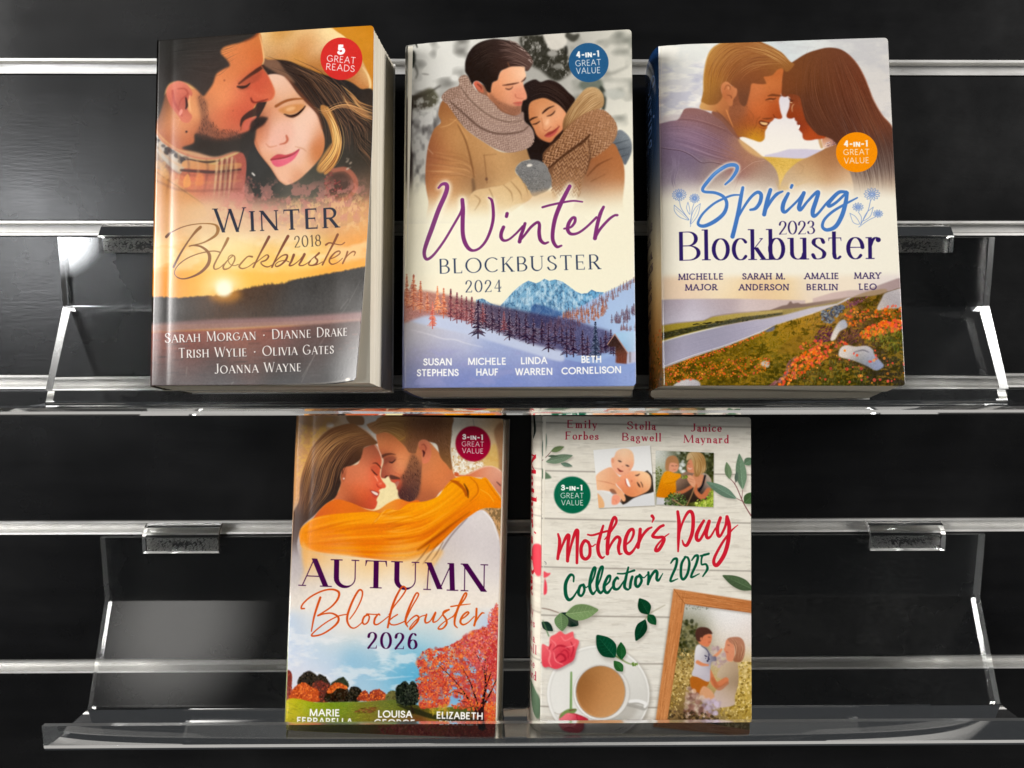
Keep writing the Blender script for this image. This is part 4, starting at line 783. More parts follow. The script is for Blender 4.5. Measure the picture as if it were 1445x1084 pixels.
    grove(120, (270, 1080), (([270, 600, 1080], [900, 770, 620]), ([270, 700, 1080], [1000, 950, 740])), (60, 110), 44, [(176, 100, 70), (206, 132, 92), (130, 72, 60), (226, 156, 110), (110, 66, 70)], None)
    grove(40, (1120, 1440), (([1120, 1440], [820, 640]), ([1120, 1440], [860, 830])), (60, 110), 42, [(84, 70, 94), (110, 84, 98), (140, 104, 104)], None)
    grove(14, (1240, 1440), (([1240, 1440], [920, 900]), ([1240, 1440], [930, 940])), (50, 90), 44, [(150, 104, 100), (100, 80, 100)], None)
    # foreground snow
    S.z(570, 450, 9.03)
    S.fill([(-60, -90), (150, -60), (420, 20), (800, 150), (1200, 240), (1500, 330), (1800, 470), (2200, 560), (2700, 600), (3100, 560), (3100, 1100), (-60, 1100)],
        [(60, 60, (186, 178, 180)), (250, 150, (206, 202, 206)), (700, 160, (206, 212, 228)), (600, 380, (190, 188, 206)), (200, 400, (176, 172, 182)), (1200, 330, (176, 192, 224)), (1200, 480, (150, 156, 196)), (200, 560, (132, 130, 158)), (500, 640, (136, 142, 188)), (120, 820, (112, 122, 170)), (700, 820, (124, 138, 192)), (1300, 800, (124, 140, 196)), (1700, 420, (172, 180, 212)), (1900, 600, (140, 152, 202)), (2400, 760, (124, 142, 196)), (2800, 700, (150, 168, 214)), (2100, 860, (124, 140, 194))], 8, 1, True, 10, 20)
    S.line([(80, 160), (300, 215), (500, 275), (640, 285), (800, 335), (1000, 380)], [4, 9, 10, 5], (232, 230, 232), 4, .8)
    S.mottle([(100, 400), (1500, 440), (1500, 860), (100, 860)], 90, (160, 160, 200), .6, .2, .4, 2.2, False, 20)
    # spruce belt
    S.fill([(-60, -60), (300, -60), (900, 60), (1400, 160), (1800, 300), (2000, 420), (2000, 560), (1500, 420), (800, 220), (100, 60)], (196, 204, 226), 14, .97)
    S.fill([(-60, 60), (-60, -300), (200, -330), (420, -300), (700, -240), (900, -190), (1200, -140), (1500, -80), (1800, -20), (2100, 20), (2400, 120), (2640, 200), (2640, 420), (2300, 460), (1900, 400), (1500, 300), (1100, 150), (760, 40), (300, -20)], [(0, -200, (206, 128, 100)), (250, -150, (196, 110, 90)), (500, -120, (150, 90, 88)), (800, -60, (96, 64, 76)), (1200, 60, (74, 58, 84)), (1800, 200, (70, 60, 92)), (2400, 320, (84, 80, 116))], 22, .8, True, 60, 14)
    OR, MA, DKc = [(206, 112, 78), (230, 150, 108), (176, 88, 68)], [(120, 62, 70), (160, 92, 92), (94, 50, 62)], [(58, 42, 60), (84, 60, 78), (44, 34, 54)]
    S.z(570, 360, 9.03)
    for x, y, h, w, c, sn in [(20, 700, 430, 110, OR, (236, 180, 150)), (110, 720, 450, 190, OR, (244, 190, 156)), (200, 760, 400, 130, OR, (246, 190, 150)), (290, 760, 260, 110, OR, (250, 206, 170)), (420, 760, 330, 110, [(240, 160, 110), (226, 130, 88)], (252, 216, 176)), (360, 960, 330, 130, [(200, 84, 70), (226, 120, 90)], (246, 190, 170)), (500, 830, 380, 130, OR, (240, 190, 170)), (590, 860, 400, 120, MA, (226, 160, 150)), (670, 890, 390, 130, MA, (226, 170, 164)), (730, 880, 340, 110, MA, (222, 166, 166)), (790, 900, 340, 110, MA, (220, 170, 172)),
                              (860, 930, 370, 150, MA, (226, 190, 192)), (940, 1080, 470, 230, DKc, (226, 206, 210)), (1040, 980, 320, 130, DKc, (206, 190, 204)), (1120, 1010, 330, 150, DKc, (214, 200, 214)), (1210, 1040, 340, 130, DKc, (206, 192, 210)), (1340, 1100, 350, 200, DKc, (214, 204, 220)), (1430, 1040, 300, 130, DKc, (196, 186, 206)), (1270, 1000, 260, 120, MA, (206, 180, 190)), (1000, 900, 260, 120, MA, (210, 180, 184))]:
        S.pine(x, y, h, w, c, sn, .92, 15)
    S.z(730, 450, 8.5)
    for x, y, h, w in [(20, 260, 260, 140), (100, 300, 330, 170), (190, 340, 330, 150), (290, 300, 280, 150), (370, 410, 330, 170), (450, 330, 260, 140), (530, 340, 250, 130), (590, 470, 340, 170), (670, 470, 330, 160), (640, 330, 240, 120), (780, 480, 330, 160), (1060, 420, 260, 150), (1120, 430, 280, 140), (1000, 440, 200, 120), (840, 480, 260, 140), (1150, 460, 180, 120)]:
        S.pine(x, y, h, w, DKc, (176, 170, 200), .9, 13)
    S.pine(935, 500, 440, 150, [(40, 46, 66), (56, 64, 84)], (150, 164, 196), .95, 16)
    S.fill([(1165, 188), (1450, 168), (1450, 405), (1322, 410)], [(1250, 230, (170, 204, 230)), (1380, 250, (190, 214, 236)), (1320, 370, (130, 170, 206)), (1400, 380, (214, 222, 236))], 3, 1, False)
    S.fill([(1080, 322), (1168, 200), (1322, 425), (1312, 556), (1172, 545), (1172, 352), (1092, 350)], [(1150, 300, (60, 44, 42)), (1230, 360, (72, 52, 46)), (1230, 480, (136, 76, 58)), (1290, 500, (120, 70, 56))], 2, 1, False, 30, 6)
    S.fill([(1322, 415), (1450, 405), (1450, 540), (1312, 556)], (196, 194, 210), 3, 1, False)
    S.line([(1080, 325), (1168, 202), (1325, 428)], [9, 10, 9], (196, 150, 130), 1.5, .9, False); S.line([(1350, 420), (1350, 530)], 20, (120, 104, 104), 2, .7, False)
    for x in (1200, 1230, 1262): S.line([(x, 430), (x, 540)], 7, (84, 46, 40), 2, .7, False)
    S.fill([(1000, 520), (1172, 450), (1180, 545), (1320, 560), (1450, 530), (1450, 640), (1000, 640)], (146, 166, 212), 14, .8)
    # lettering
    S.z(590, 250, 9.03); PU = [(200, 300, (140, 66, 128)), (300, 900, (124, 52, 112)), (900, 600, (128, 54, 116)), (600, 900, (136, 62, 126)), (1500, 700, (124, 52, 112)), (2000, 400, (140, 66, 128)), (2400, 700, (132, 58, 120))]
    later = []
    def scr(p, w):
        S.line(p, np.array(w) * 2.1, (250, 244, 224), 26, .75)
        later.append((S.x0, p, w))
    scr([(248, 172), (290, 128), (340, 125), (358, 170), (330, 270), (250, 450), (160, 700), (90, 890), (66, 990), (80, 1060), (120, 1075), (200, 1010), (320, 850), (440, 650), (530, 490), (556, 400)], [30, 38, 50, 56, 60, 60, 60, 54, 48, 42, 36, 32, 30, 30, 30, 34])
    scr([(553, 325), (562, 450), (558, 600), (562, 760), (590, 870), (640, 945), (700, 968), (780, 935), (860, 840), (920, 700), (950, 560), (948, 430), (930, 330), (890, 296)], [50, 54, 54, 52, 54, 46, 32, 30, 34, 38, 40, 40, 36, 20])
    scr([(1128, 500), (1120, 535)], [44, 42])
    scr([(1082, 672), (1055, 740), (1052, 800), (1085, 840), (1150, 828), (1240, 755), (1330, 660)], [44, 46, 46, 34, 26, 26, 30])
    scr([(1358, 625), (1335, 700), (1305, 780), (1288, 855)], [38, 42, 44, 48])
    S.z(740, 250, 9.03)
    scr([(-60, 840), (0, 770), (80, 670), (160, 610), (188, 640), (184, 740), (200, 830), (250, 876), (300, 862)], [28, 30, 34, 34, 40, 46, 46, 34, 24])
    scr([(578, 150), (520, 260), (450, 400), (390, 560), (360, 720), (362, 840), (410, 918), (470, 905)], [46, 52, 54, 52, 48, 46, 38, 24])
    scr([(228, 418), (330, 390), (470, 360), (620, 336), (740, 348)], [28, 28, 28, 24, 20])
    scr([(505, 690), (590, 670), (640, 610), (645, 555), (610, 555), (565, 620), (550, 700), (590, 755), (680, 745), (790, 670), (920, 545)], [24, 28, 36, 36, 36, 46, 46, 38, 30, 28, 30])
    scr([(1012, 412), (970, 500), (930, 640), (900, 810)], [34, 46, 46, 50]); scr([(905, 800), (970, 690), (1080, 570), (1150, 520), (1188, 515)], [30, 34, 32, 28, 30])
    for ox, p, w in later:
        S.z(ox, 250, 9.03); S.line(p, w, [(a - (ox - 590) * 9.03, b, c) for a, b, c in PU], 1)
    S.z(0, 0, 1)
    NV = (48, 62, 92)
    S.text('BLOCKBUSTER', (619.3, 389.8), (846, 382.8), 20.6, 'modern', NV)
    S.z(570, 360, 9.03); S.text('2024', (780, 503), (1236, 495), 150, 'modern', NV, wt=.11)
    WH = (250, 248, 244)
    S.z(570, 450, 9.03)
    for t, a, b in (('SUSAN', (246, 611), (606, 609)), ('STEPHENS', (164, 746), (692, 743)), ('MICHELE', (816, 605), (1298, 601)), ('HAUF', (920, 739), (1198, 737))): S.text(t, a, b, 90, 'sans', WH, wt=.175)
    S.z(730, 450, 8.5)
    for t, a, b in (('LINDA', (42, 561), (352, 555)), ('WARREN', (-24, 690), (416, 685)), ('BETH', (768, 544), (1003, 540)), ('CORNELISON', (532, 681), (1242, 663))): S.text(t, a, b, 84, 'sans', WH, wt=.175)
    S.z(750, 40, 9.03)
    S.ell(735, 465, 258, 252, (50, 98, 140), 1.5)
    S.text('4-in-1', (580, 407), (872, 390), 82, 'bold', WH, small=.76); S.text('GREAT', (568, 516), (895, 497), 78, 'light', WH); S.text('VALUE', (577, 612), (888, 599), 78, 'light', WH)
    return S
SHEETS['winter_snow'] = cover_winter_snow()
def cover_spring_coast():
    S = Sheet(640, 985, [(930, 64), (1253, 55), (1277.5, 545), (935, 547)], 33)
    S.trace = (920, 45, 1285, 555)
    CR = (243, 237, 220)
    S.a[:] = np.array(CR, np.float32) / 255
    S.z(0, 0, 1)
    S.fill([(915, 40), (1290, 40), (1290, 330), (915, 330)], [(930, 280, CR), (1000, 300, CR), (1100, 300, CR), (1200, 300, CR), (1270, 280, CR), (935, 75, (226, 230, 226)), (960, 100, (242, 238, 228)), (980, 125, (206, 206, 212)), (940, 140, (200, 200, 212)), (950, 160, (226, 214, 214)), (935, 170, (236, 214, 200)), (985, 75, (236, 238, 230)), (1110, 70, (214, 222, 222)), (1150, 62, (228, 228, 224)), (1200, 65, (220, 218, 214)), (1240, 100, (218, 214, 208)), (1230, 130, (214, 208, 204)), (1250, 160, (232, 226, 218)), (1110, 150, (222, 214, 222)), (1110, 190, (246, 240, 228)), (1100, 215, (250, 244, 232)), (1090, 225, (244, 236, 226))], 0, 1, False)
    S.mottle([(925, 55), (1010, 50), (990, 180), (925, 190)], 16, (250, 246, 236), .52, .3, .8, 2.2, False, 4)
    S.mottle([(925, 90), (1000, 90), (990, 170), (925, 180)], 14, (182, 182, 202), .6, .3, .6, 2.4, False, 4)
    S.mottle([(1090, 52), (1260, 52), (1265, 170), (1200, 160), (1120, 90)], 14, (196, 194, 196), .58, .3, .6, 2.6, False, 4)
    # wheat field and far hills
    S.z(1085, 150, 8.03)
    S.fill([(-40, 560), (100, 530), (230, 492), (420, 490), (640, 505), (640, 620), (-40, 620)], (212, 204, 218), 5, 1, False)
    S.fill([(-200, 572), (40, 580), (300, 598), (640, 598), (640, 800), (120, 980), (60, 800), (-60, 700)], [(50, 620, (214, 172, 78)), (250, 620, (222, 184, 92)), (120, 780, (232, 194, 104)), (120, 900, (236, 206, 146))], 4, 1, False, 26, 8)
    for _ in range(40):
        x, y = S.rng.uniform(-60, 420), S.rng.uniform(600, 820); S.line([(x, y), (x + S.rng.uniform(30, 90), y + S.rng.normal(0, 5))], 4, (196, 150, 60) if S.rng.random() < .6 else (242, 212, 130), 1, .5)
    # man's shirt
    S.z(925, 150, 8.03)
    S.fill([(-40, 205), (60, 188), (160, 168), (262, 150), (300, 90), (350, 28), (520, 38), (700, 120), (850, 225), (940, 330), (955, 372), (1100, 480), (1230, 588), (1320, 660), (1385, 760), (1412, 930), (1400, 1180), (-40, 1180)],
        [(330, 80, (158, 112, 104)), (560, 110, (146, 106, 100)), (760, 210, (138, 98, 88)), (200, 250, (150, 126, 148)), (450, 290, (140, 114, 136)), (700, 420, (134, 104, 118)), (900, 480, (150, 108, 104)), (1030, 500, (196, 148, 96)), (1100, 560, (176, 126, 104)), (950, 640, (150, 104, 104)), (1250, 680, (164, 132, 116)), (1340, 800, (182, 158, 140)), (180, 600, (126, 108, 130)), (130, 480, (140, 120, 144)), (400, 720, (118, 102, 122)), (650, 780, (150, 128, 124)), (250, 850, (170, 156, 162)), (100, 800, (140, 128, 146)), (700, 950, (206, 192, 178)), (1200, 950, (214, 198, 178)), (300, 1000, (214, 204, 196)), (900, 1060, (232, 222, 206))], 4, 1, True, 16, 9, (800, 1140))
    S.hair([(80, 230), (350, 220), (700, 350), (1000, 540)], [(80, 420), (350, 520), (640, 620), (950, 660)], 120, 6, [(176, 150, 166), (112, 88, 106), (160, 130, 146)], .35, .05, 1)
    S.line([(262, 150), (420, 162), (600, 210), (780, 275), (880, 340)], [5, 7, 5], (104, 66, 66), 2, .7); S.line([(270, 132), (430, 146), (610, 192), (790, 258)], [4, 4], (186, 140, 128), 1.5, .6)
    S.line([(70, 465), (170, 490), (280, 505), (400, 560), (520, 645), (640, 642), (780, 670)], [6, 7, 7, 6], (92, 70, 78), 1.5, .75); S.line([(70, 456), (280, 494), (410, 550), (525, 632)], [4, 4], (190, 164, 170), 1.5, .6)
    S.line([(960, 760), (1010, 715), (1120, 640), (1240, 620)], [4, 6, 5], (206, 168, 150), 1.5, .7); S.line([(1000, 740), (940, 850), (900, 950)], [4, 5, 3], (150, 116, 106), 2, .5)
    S.fill([(945, 370), (1100, 478), (1240, 592), (1120, 560), (1000, 470)], (240, 200, 130), 16, .6)
    S.hair([(160, 500), (200, 640), (170, 820), (190, 960)], [(280, 520), (260, 700), (230, 850), (270, 960)], 26, 7, [(176, 160, 180), (104, 90, 112)], .4, .08, 1.5, fade=(850, 1000))
    # her shoulder
    S.z(1085, 150, 8.03)
    S.fill([(110, 1150), (130, 930), (160, 840), (210, 750), (330, 640), (470, 575), (600, 510), (750, 436), (1000, 500), (1450, 600), (1450, 1150)], [(400, 660, (196, 152, 104)), (700, 500, (158, 108, 74)), (600, 600, (180, 130, 88)), (250, 800, (206, 178, 144)), (500, 780, (214, 182, 142)), (800, 780, (206, 164, 124)), (900, 900, (226, 200, 168)), (400, 980, (238, 224, 200)), (750, 640, (176, 124, 84)), (900, 1050, (240, 230, 212))], 3, 1, True, 10, 8, (820, 1100))
    S.line([(330, 640), (400, 700), (360, 780)], [4, 5, 2], (150, 112, 80), 3, .5); S.line([(420, 790), (560, 860)], [3, 4, 2], (206, 150, 126), 3, .5); S.line([(180, 770), (300, 775), (390, 760)], [3, 4], (160, 128, 100), 3, .4)
    S.line([(575, 360), (590, 420), (605, 470)], [26, 36, 30], [(575, 380, (170, 110, 60)), (600, 430, (244, 222, 180))], 3, .95); S.fill([(620, 340), (700, 360), (760, 430), (640, 480), (610, 420)], [(640, 380, (196, 120, 76)), (660, 430, (240, 214, 196)), (720, 410, (170, 120, 110))], 3)
    S.dabs([(650, 430), (740, 390), (750, 440), (660, 470)], 30, 12, 3, [(120, 80, 90), (236, 226, 226)], .8, (-40, -10))
    # her face, hair
    S.z(1010, 110, 10.32)
    S.fill([(950, 60), (960, 240), (1010, 285), (1060, 275), (1094, 312), (1086, 370), (1078, 440), (1042, 540), (1046, 580), (1075, 598), (1120, 600), (1152, 588), (1165, 625), (1195, 650), (1190, 680), (1215, 700), (1216, 750), (1238, 785), (1268, 820), (1276, 880), (1310, 912), (1380, 918), (1450, 905), (1620, 850), (1600, 500), (1300, 100)], [(1100, 520, (150, 66, 36)), (1180, 400, (160, 80, 48)), (1250, 600, (158, 74, 42)), (1330, 850, (186, 86, 44)), (1420, 860, (176, 78, 42)), (1180, 700, (140, 62, 42)), (1120, 330, (130, 70, 46)), (1230, 760, (150, 66, 42))], 4, 1, True, 6, 12)
    S.fill([(1195, 735), (1222, 690), (1238, 705), (1218, 752)], (246, 236, 226), 2, 1); S.line([(1190, 655), (1240, 690)], [10, 14], (120, 50, 46), 4, .7)
    S.line([(1125, 500), (1118, 450), (1132, 405), (1150, 390)], [6, 10, 10, 5], (246, 206, 150), 3, .95); S.line([(1075, 300), (1100, 330), (1130, 340)], [10, 26, 16], (92, 50, 36), 5, .9); S.line([(1090, 365), (1120, 370)], [8, 10], (240, 206, 160), 2, .9); S.line([(1062, 285), (1085, 298)], 8, (226, 170, 110), 3, .8)
    S.z(1085, 50, 8.03)
    S.fill([(150, 420), (200, 350), (262, 318), (420, 220), (560, 172), (680, 150), (800, 165), (900, 222), (1000, 330), (1080, 470), (1140, 620), (1185, 740), (1285, 910), (1400, 1050), (1440, 1300), (1440, 2000), (1010, 2000), (960, 1700), (900, 1500), (760, 1230), (660, 1160), (560, 1130), (480, 1050), (420, 960), (380, 800), (350, 700), (250, 670), (200, 700), (185, 655), (165, 690), (155, 600)],
        [(220, 500, (126, 74, 46)), (350, 350, (128, 80, 50)), (600, 250, (122, 76, 52)), (800, 260, (118, 72, 52)), (600, 500, (112, 68, 46)), (900, 450, (116, 68, 50)), (1050, 600, (120, 66, 46)), (700, 800, (108, 66, 48)), (450, 850, (96, 60, 46)), (900, 900, (92, 56, 46)), (1150, 850, (116, 70, 52)), (1250, 1000, (124, 72, 52)), (700, 1150, (98, 62, 48)), (1300, 1250, (92, 66, 58)), (1300, 1500, (112, 92, 84)), (1100, 1650, (140, 122, 112)), (1300, 1700, (176, 162, 152)), (1150, 1850, (214, 204, 192))], 3, 1, True, 7, 8, (1480, 1900))
    S.hair([(500, 200), (380, 450), (420, 800), (620, 1130)], [(860, 220), (1080, 600), (1240, 950), (1420, 1300)], 190, 7, [(140, 92, 66), (82, 48, 36), (126, 84, 62), (96, 58, 44)], .4, .04)
    S.hair([(700, 800), (850, 1200), (1000, 1600), (1040, 1850)], [(1250, 950), (1400, 1300), (1430, 1600), (1430, 1850)], 110, 8, [(104, 80, 70), (150, 128, 116), (70, 48, 42)], .4, .05, 0, True, (1500, 1850))
    S.line([(900, 225), (1000, 335), (1080, 475), (1140, 625), (1190, 745), (1290, 915), (1395, 1040)], [6, 9, 7], (196, 122, 84), 2.5, .6)
    # man's head
    S.z(925, 50, 8.03)
    S.fill([(640, 880), (800, 800), (900, 1000), (960, 1180), (860, 1100), (760, 980)], (140, 94, 78), 4)
    S.fill([(560, 700), (700, 700), (900, 560), (1060, 560), (1100, 800), (1080, 1000), (1020, 1120), (950, 1160), (900, 1090), (830, 980), (720, 880), (520, 840), (520, 770)], [(560, 800, (214, 168, 106)), (700, 830, (190, 124, 76)), (850, 900, (150, 92, 62)), (800, 800, (196, 122, 76))], 3)
    S.line([(810, 850), (850, 950), (890, 1040)], [14, 16, 10], (226, 150, 92), 3, .8); S.line([(700, 860), (790, 950), (870, 1040)], [10, 12, 8], (124, 78, 52), 3, .7)
    S.z(1010, 110, 10.32)
    S.fill([(300, 100), (520, -60), (960, -200), (975, 60), (962, 240), (932, 330), (940, 420), (955, 500), (978, 575), (962, 600), (920, 605), (872, 590), (836, 630), (775, 675), (755, 735), (728, 790), (722, 880), (690, 925), (640, 938), (560, 912), (440, 872), (345, 852), (300, 790), (240, 640), (200, 500), (240, 300)],
        [(860, -60, (196, 112, 62)), (800, 100, (204, 122, 70)), (620, 200, (208, 126, 78)), (550, 330, (202, 118, 72)), (700, 430, (208, 118, 66)), (820, 420, (188, 92, 50)), (900, 500, (176, 82, 42)), (930, 400, (190, 98, 54)), (960, 580, (170, 78, 44)), (780, 560, (176, 90, 50)), (600, 560, (190, 102, 58)), (640, 480, (206, 112, 64)), (350, 480, (158, 100, 70)), (300, 620, (150, 92, 64)), (430, 700, (166, 92, 52)), (520, 650, (172, 94, 54)), (450, 820, (190, 122, 50)), (560, 860, (216, 160, 48)), (660, 900, (206, 150, 50)), (690, 800, (180, 104, 48)), (340, 830, (150, 96, 60)), (330, 300, (140, 86, 60)), (880, 260, (190, 108, 62)), (690, 320, (196, 112, 66))], 3.5, 1, True, 6, 12)
    S.dabs([(300, 250), (460, 260), (500, 520), (620, 740), (720, 760), (700, 860), (380, 820), (260, 560)], 260, 12, 2.4, [(120, 70, 46), (104, 62, 46), (146, 86, 54)], .4, (40, 100))
    S.line([(770, 270), (830, 256), (900, 262), (965, 268)], [12, 34, 30, 18], (110, 62, 40), 6, .85); S.line([(735, 330), (790, 312), (850, 315), (885, 305)], [10, 22, 20, 10], (86, 50, 36), 4, .92); S.line([(800, 332), (830, 334)], [8, 8], (226, 160, 110), 3, .8)
    S.line([(760, 350), (820, 360), (870, 345)], [8, 10, 6], (150, 84, 50), 5, .6); S.line([(850, 540), (870, 580), (905, 590)], [12, 14, 10], (110, 48, 30), 4, .8)
    S.fill([(640, 640), (680, 625), (760, 650), (800, 655), (760, 700), (700, 712), (650, 680)], (92, 40, 28), 4, .9); S.fill([(655, 645), (700, 650), (765, 662), (752, 692), (700, 690), (665, 670)], (244, 200, 140), 3, .95)
    S.line([(690, 600), (760, 600), (840, 590)], [10, 26, 10], (112, 62, 40), 6, .8); S.line([(640, 720), (700, 740), (745, 735)], [8, 18, 10], (150, 74, 44), 4, .8)
    S.line([(660, 570), (610, 620), (600, 690), (570, 740)], [8, 12, 8], (130, 70, 40), 5, .7); S.line([(500, 480), (560, 560), (540, 660)], [6, 10, 5], (136, 80, 50), 6, .6)
    S.z(925, 50, 8.03)
    S.fill([(548, 765), (525, 748), (545, 640), (552, 450), (592, 250), (660, 140), (800, 66), (900, 44), (1100, 44), (1250, 98), (1400, 176), (1460, 220), (1530, 300), (1580, 340), (1500, 420), (1440, 380), (1385, 400), (1335, 455), (1270, 470), (1235, 480), (1262, 550), (1180, 556), (1100, 552), (1078, 640), (1030, 800), (965, 770), (930, 610), (860, 570), (800, 540), (755, 600), (765, 700), (700, 780), (610, 792)],
        [(570, 650, (184, 132, 62)), (570, 500, (190, 138, 62)), (620, 250, (196, 146, 80)), (800, 130, (184, 128, 72)), (650, 420, (166, 106, 56)), (700, 680, (134, 84, 54)), (900, 350, (152, 94, 54)), (1000, 150, (170, 112, 66)), (1200, 250, (158, 102, 60)), (1150, 420, (142, 84, 52)), (1000, 520, (138, 84, 54)), (1000, 700, (118, 76, 56)), (1300, 350, (140, 86, 52)), (1450, 330, (150, 96, 52)), (1420, 230, (184, 132, 74))], 4, 1, True, 7, 10)
    S.hair([(620, 700), (600, 400), (760, 140), (1000, 70)], [(900, 540), (1050, 400), (1260, 330), (1520, 340)], 150, 8, [(196, 146, 90), (122, 74, 48), (178, 122, 72), (140, 88, 56)], .4, .05)
    S.hair([(1050, 70), (1250, 120), (1400, 200), (1540, 320)], [(1000, 160), (1200, 200), (1350, 260), (1480, 350)], 44, 7, [(226, 180, 116), (150, 98, 60), (200, 150, 90)], .6, .06)
    S.line([(552, 640), (556, 450), (598, 250), (668, 146), (800, 74)], [5, 8, 5], (240, 206, 130), 3, .7)
    S.fill([(748, 600), (770, 545), (820, 528), (860, 560), (885, 590), (930, 610), (925, 680), (890, 730), (880, 790), (850, 805), (800, 740), (765, 680)], [(760, 600, (206, 132, 86)), (820, 540, (214, 144, 96)), (830, 640, (196, 120, 78)), (900, 640, (206, 136, 92)), (850, 780, (196, 124, 80)), (800, 660, (180, 106, 66))], 2.5)
    S.line([(790, 620), (815, 570), (850, 580), (855, 620)], [6, 9, 10, 6], (130, 76, 48), 3, .8); S.line([(820, 680), (860, 690), (870, 715)], [6, 10, 10], (110, 62, 42), 3, .8); S.ell(835, 600, 10, 16, (226, 160, 116), 4, .8)
    # lower landscape
    S.z(925, 350, 8.03)
    S.fill([(60, 330), (1500, 330), (2900, 300), (2900, 700), (60, 700)], [(120, 460, (238, 210, 176)), (400, 500, (236, 206, 166)), (900, 540, (238, 208, 160)), (1450, 500, (242, 214, 150)), (1300, 560, (226, 190, 160)), (300, 570, (212, 190, 180)), (1800, 560, (224, 200, 186)), (2100, 460, (240, 224, 200)), (2700, 400, (228, 216, 210)), (700, 400, (242, 230, 206)), (1800, 400, (243, 234, 214))], 40, .9, False)
    S.fill([(60, 592), (900, 585), (1700, 600), (1700, 760), (900, 900), (60, 940)], [(150, 620, (176, 162, 168)), (700, 620, (190, 172, 172)), (1300, 640, (206, 184, 176)), (150, 720, (162, 152, 164)), (600, 730, (176, 166, 176)), (1200, 710, (214, 198, 196)), (150, 830, (206, 202, 214)), (500, 800, (214, 208, 218))], 3, 1, False, 10, 8)
    for _ in range(130):
        x, y = S.rng.uniform(70, 1400), S.rng.uniform(610, 860); l = S.rng.uniform(40, 200) * (y - 560) / 200
        S.line([(x, y), (x + l, y + S.rng.normal(0, 3))], [1, 5 * (y - 540) / 200 + 1, 1], (136, 128, 146) if S.rng.random() < .55 else (236, 230, 232), .8, .5)
    S.z(1095, 350, 8.03)
    S.fill([(420, 580), (640, 512), (850, 482), (1010, 482), (1370, 350), (1420, 340), (1420, 700), (420, 640)], [(600, 560, (212, 188, 180)), (1000, 500, (196, 176, 172)), (1250, 430, (176, 154, 150)), (1350, 420, (170, 148, 146)), (800, 540, (206, 182, 174))], 4, 1, False)
    S.fill([(840, 580), (1000, 510), (1180, 470), (1260, 480), (1200, 540), (900, 620)], (166, 140, 110), 6, .9); S.fill([(70, 664), (130, 650), (168, 610), (196, 635), (250, 628), (310, 640), (560, 604), (720, 580), (840, 560), (860, 600), (600, 660), (300, 690), (0, 720), (-60, 715)], [(170, 640, (120, 94, 88)), (500, 630, (150, 128, 116)), (780, 580, (166, 142, 122)), (100, 680, (150, 130, 120))], 3)
    S.fill([(-180, 730), (0, 712), (300, 680), (560, 640), (700, 610), (830, 570), (700, 660), (400, 720), (0, 800), (-180, 830)], [(0, 740, (180, 160, 96)), (300, 700, (170, 150, 100)), (600, 650, (160, 140, 100)), (-100, 790, (120, 104, 60))], 3, 1, False, 24, 6)
    # grass, hedge, road
    S.z(925, 430, 8.03)
    S.fill([(60, 248), (240, 222), (540, 198), (650, 150), (900, 112), (1445, 62), (1445, 120), (1050, 190), (700, 260), (300, 360), (60, 430)], [(150, 280, (172, 152, 56)), (400, 230, (160, 148, 60)), (800, 150, (178, 156, 84)), (1300, 90, (186, 164, 104)), (200, 400, (140, 116, 50))], 3, 1, False, 26, 6)
    S.line([(70, 244), (240, 218), (540, 194), (650, 148), (900, 108), (1445, 60)], [5, 6, 4], (112, 84, 60), 2, .8)
    S.fill([(60, 330), (300, 285), (560, 240), (800, 190), (1000, 150), (1180, 130), (1445, 95), (1445, 122), (1100, 185), (760, 245), (420, 320), (60, 412)], [(150, 350, (52, 50, 30)), (500, 270, (56, 56, 42)), (900, 180, (74, 76, 66)), (1300, 115, (96, 86, 60))], 4, .96, False, 44, 6)
    S.dabs([(60, 330), (1000, 145), (1445, 95), (1445, 120), (760, 240), (60, 405)], 160, 14, 6, [(40, 40, 28), (96, 96, 80), (84, 84, 44), (130, 112, 60)], .6, (-30, 10), 1, False)
    S.dabs([(430, 235), (520, 225), (760, 195), (760, 212), (520, 235), (430, 250)], 26, 16, 6, [(40, 36, 28)], .9, (-20, 0), 1, False)
    S.fill([(60, 440), (300, 370), (700, 272), (1100, 192), (1445, 130), (1762, 44), (2060, -6), (2188, -76), (2230, -72), (2100, 10), (1760, 112), (1365, 240), (1200, 322), (800, 482), (400, 612), (60, 735)],
        [(100, 500, (150, 146, 160)), (100, 680, (176, 172, 190)), (500, 400, (160, 156, 172)), (500, 520, (168, 162, 184)), (900, 300, (172, 166, 184)), (1300, 200, (186, 180, 194)), (1700, 80, (200, 192, 200)), (600, 320, (146, 144, 158)), (2100, 0, (212, 204, 206))], 2.5, 1, False, 8, 8)
    for k in range(34):
        t = S.rng.random(); a, b = S.rng.uniform(0, .7), 0; b = a + S.rng.uniform(.15, .3)
        f = lambda u: (90 + 1300 * u, 445 + 275 * t + u * ((200 + 40 * t - 445 - 275 * t) + 0) * .98)
        S.line([f(a), f(min(b, 1))], [2, 8 * (1 - a) + 2, 2], (136, 130, 154) if S.rng.random() < .6 else (196, 192, 206), 1.5, .45, False)
    S.line([(90, 712), (400, 596), (800, 468), (1200, 312), (1365, 236)], [6, 5, 4], (232, 226, 226), 1.2, .85); S.line([(60, 745), (400, 626), (800, 494)], [12, 8, 4], (70, 58, 50), 3, .7)
    # meadow
    M = [(60, 750), (400, 620), (800, 488), (1200, 328), (1365, 240), (1760, 118), (2060, 10), (2230, -70), (2500, -100), (2760, -180), (2900, -200), (2900, 960), (60, 960)]
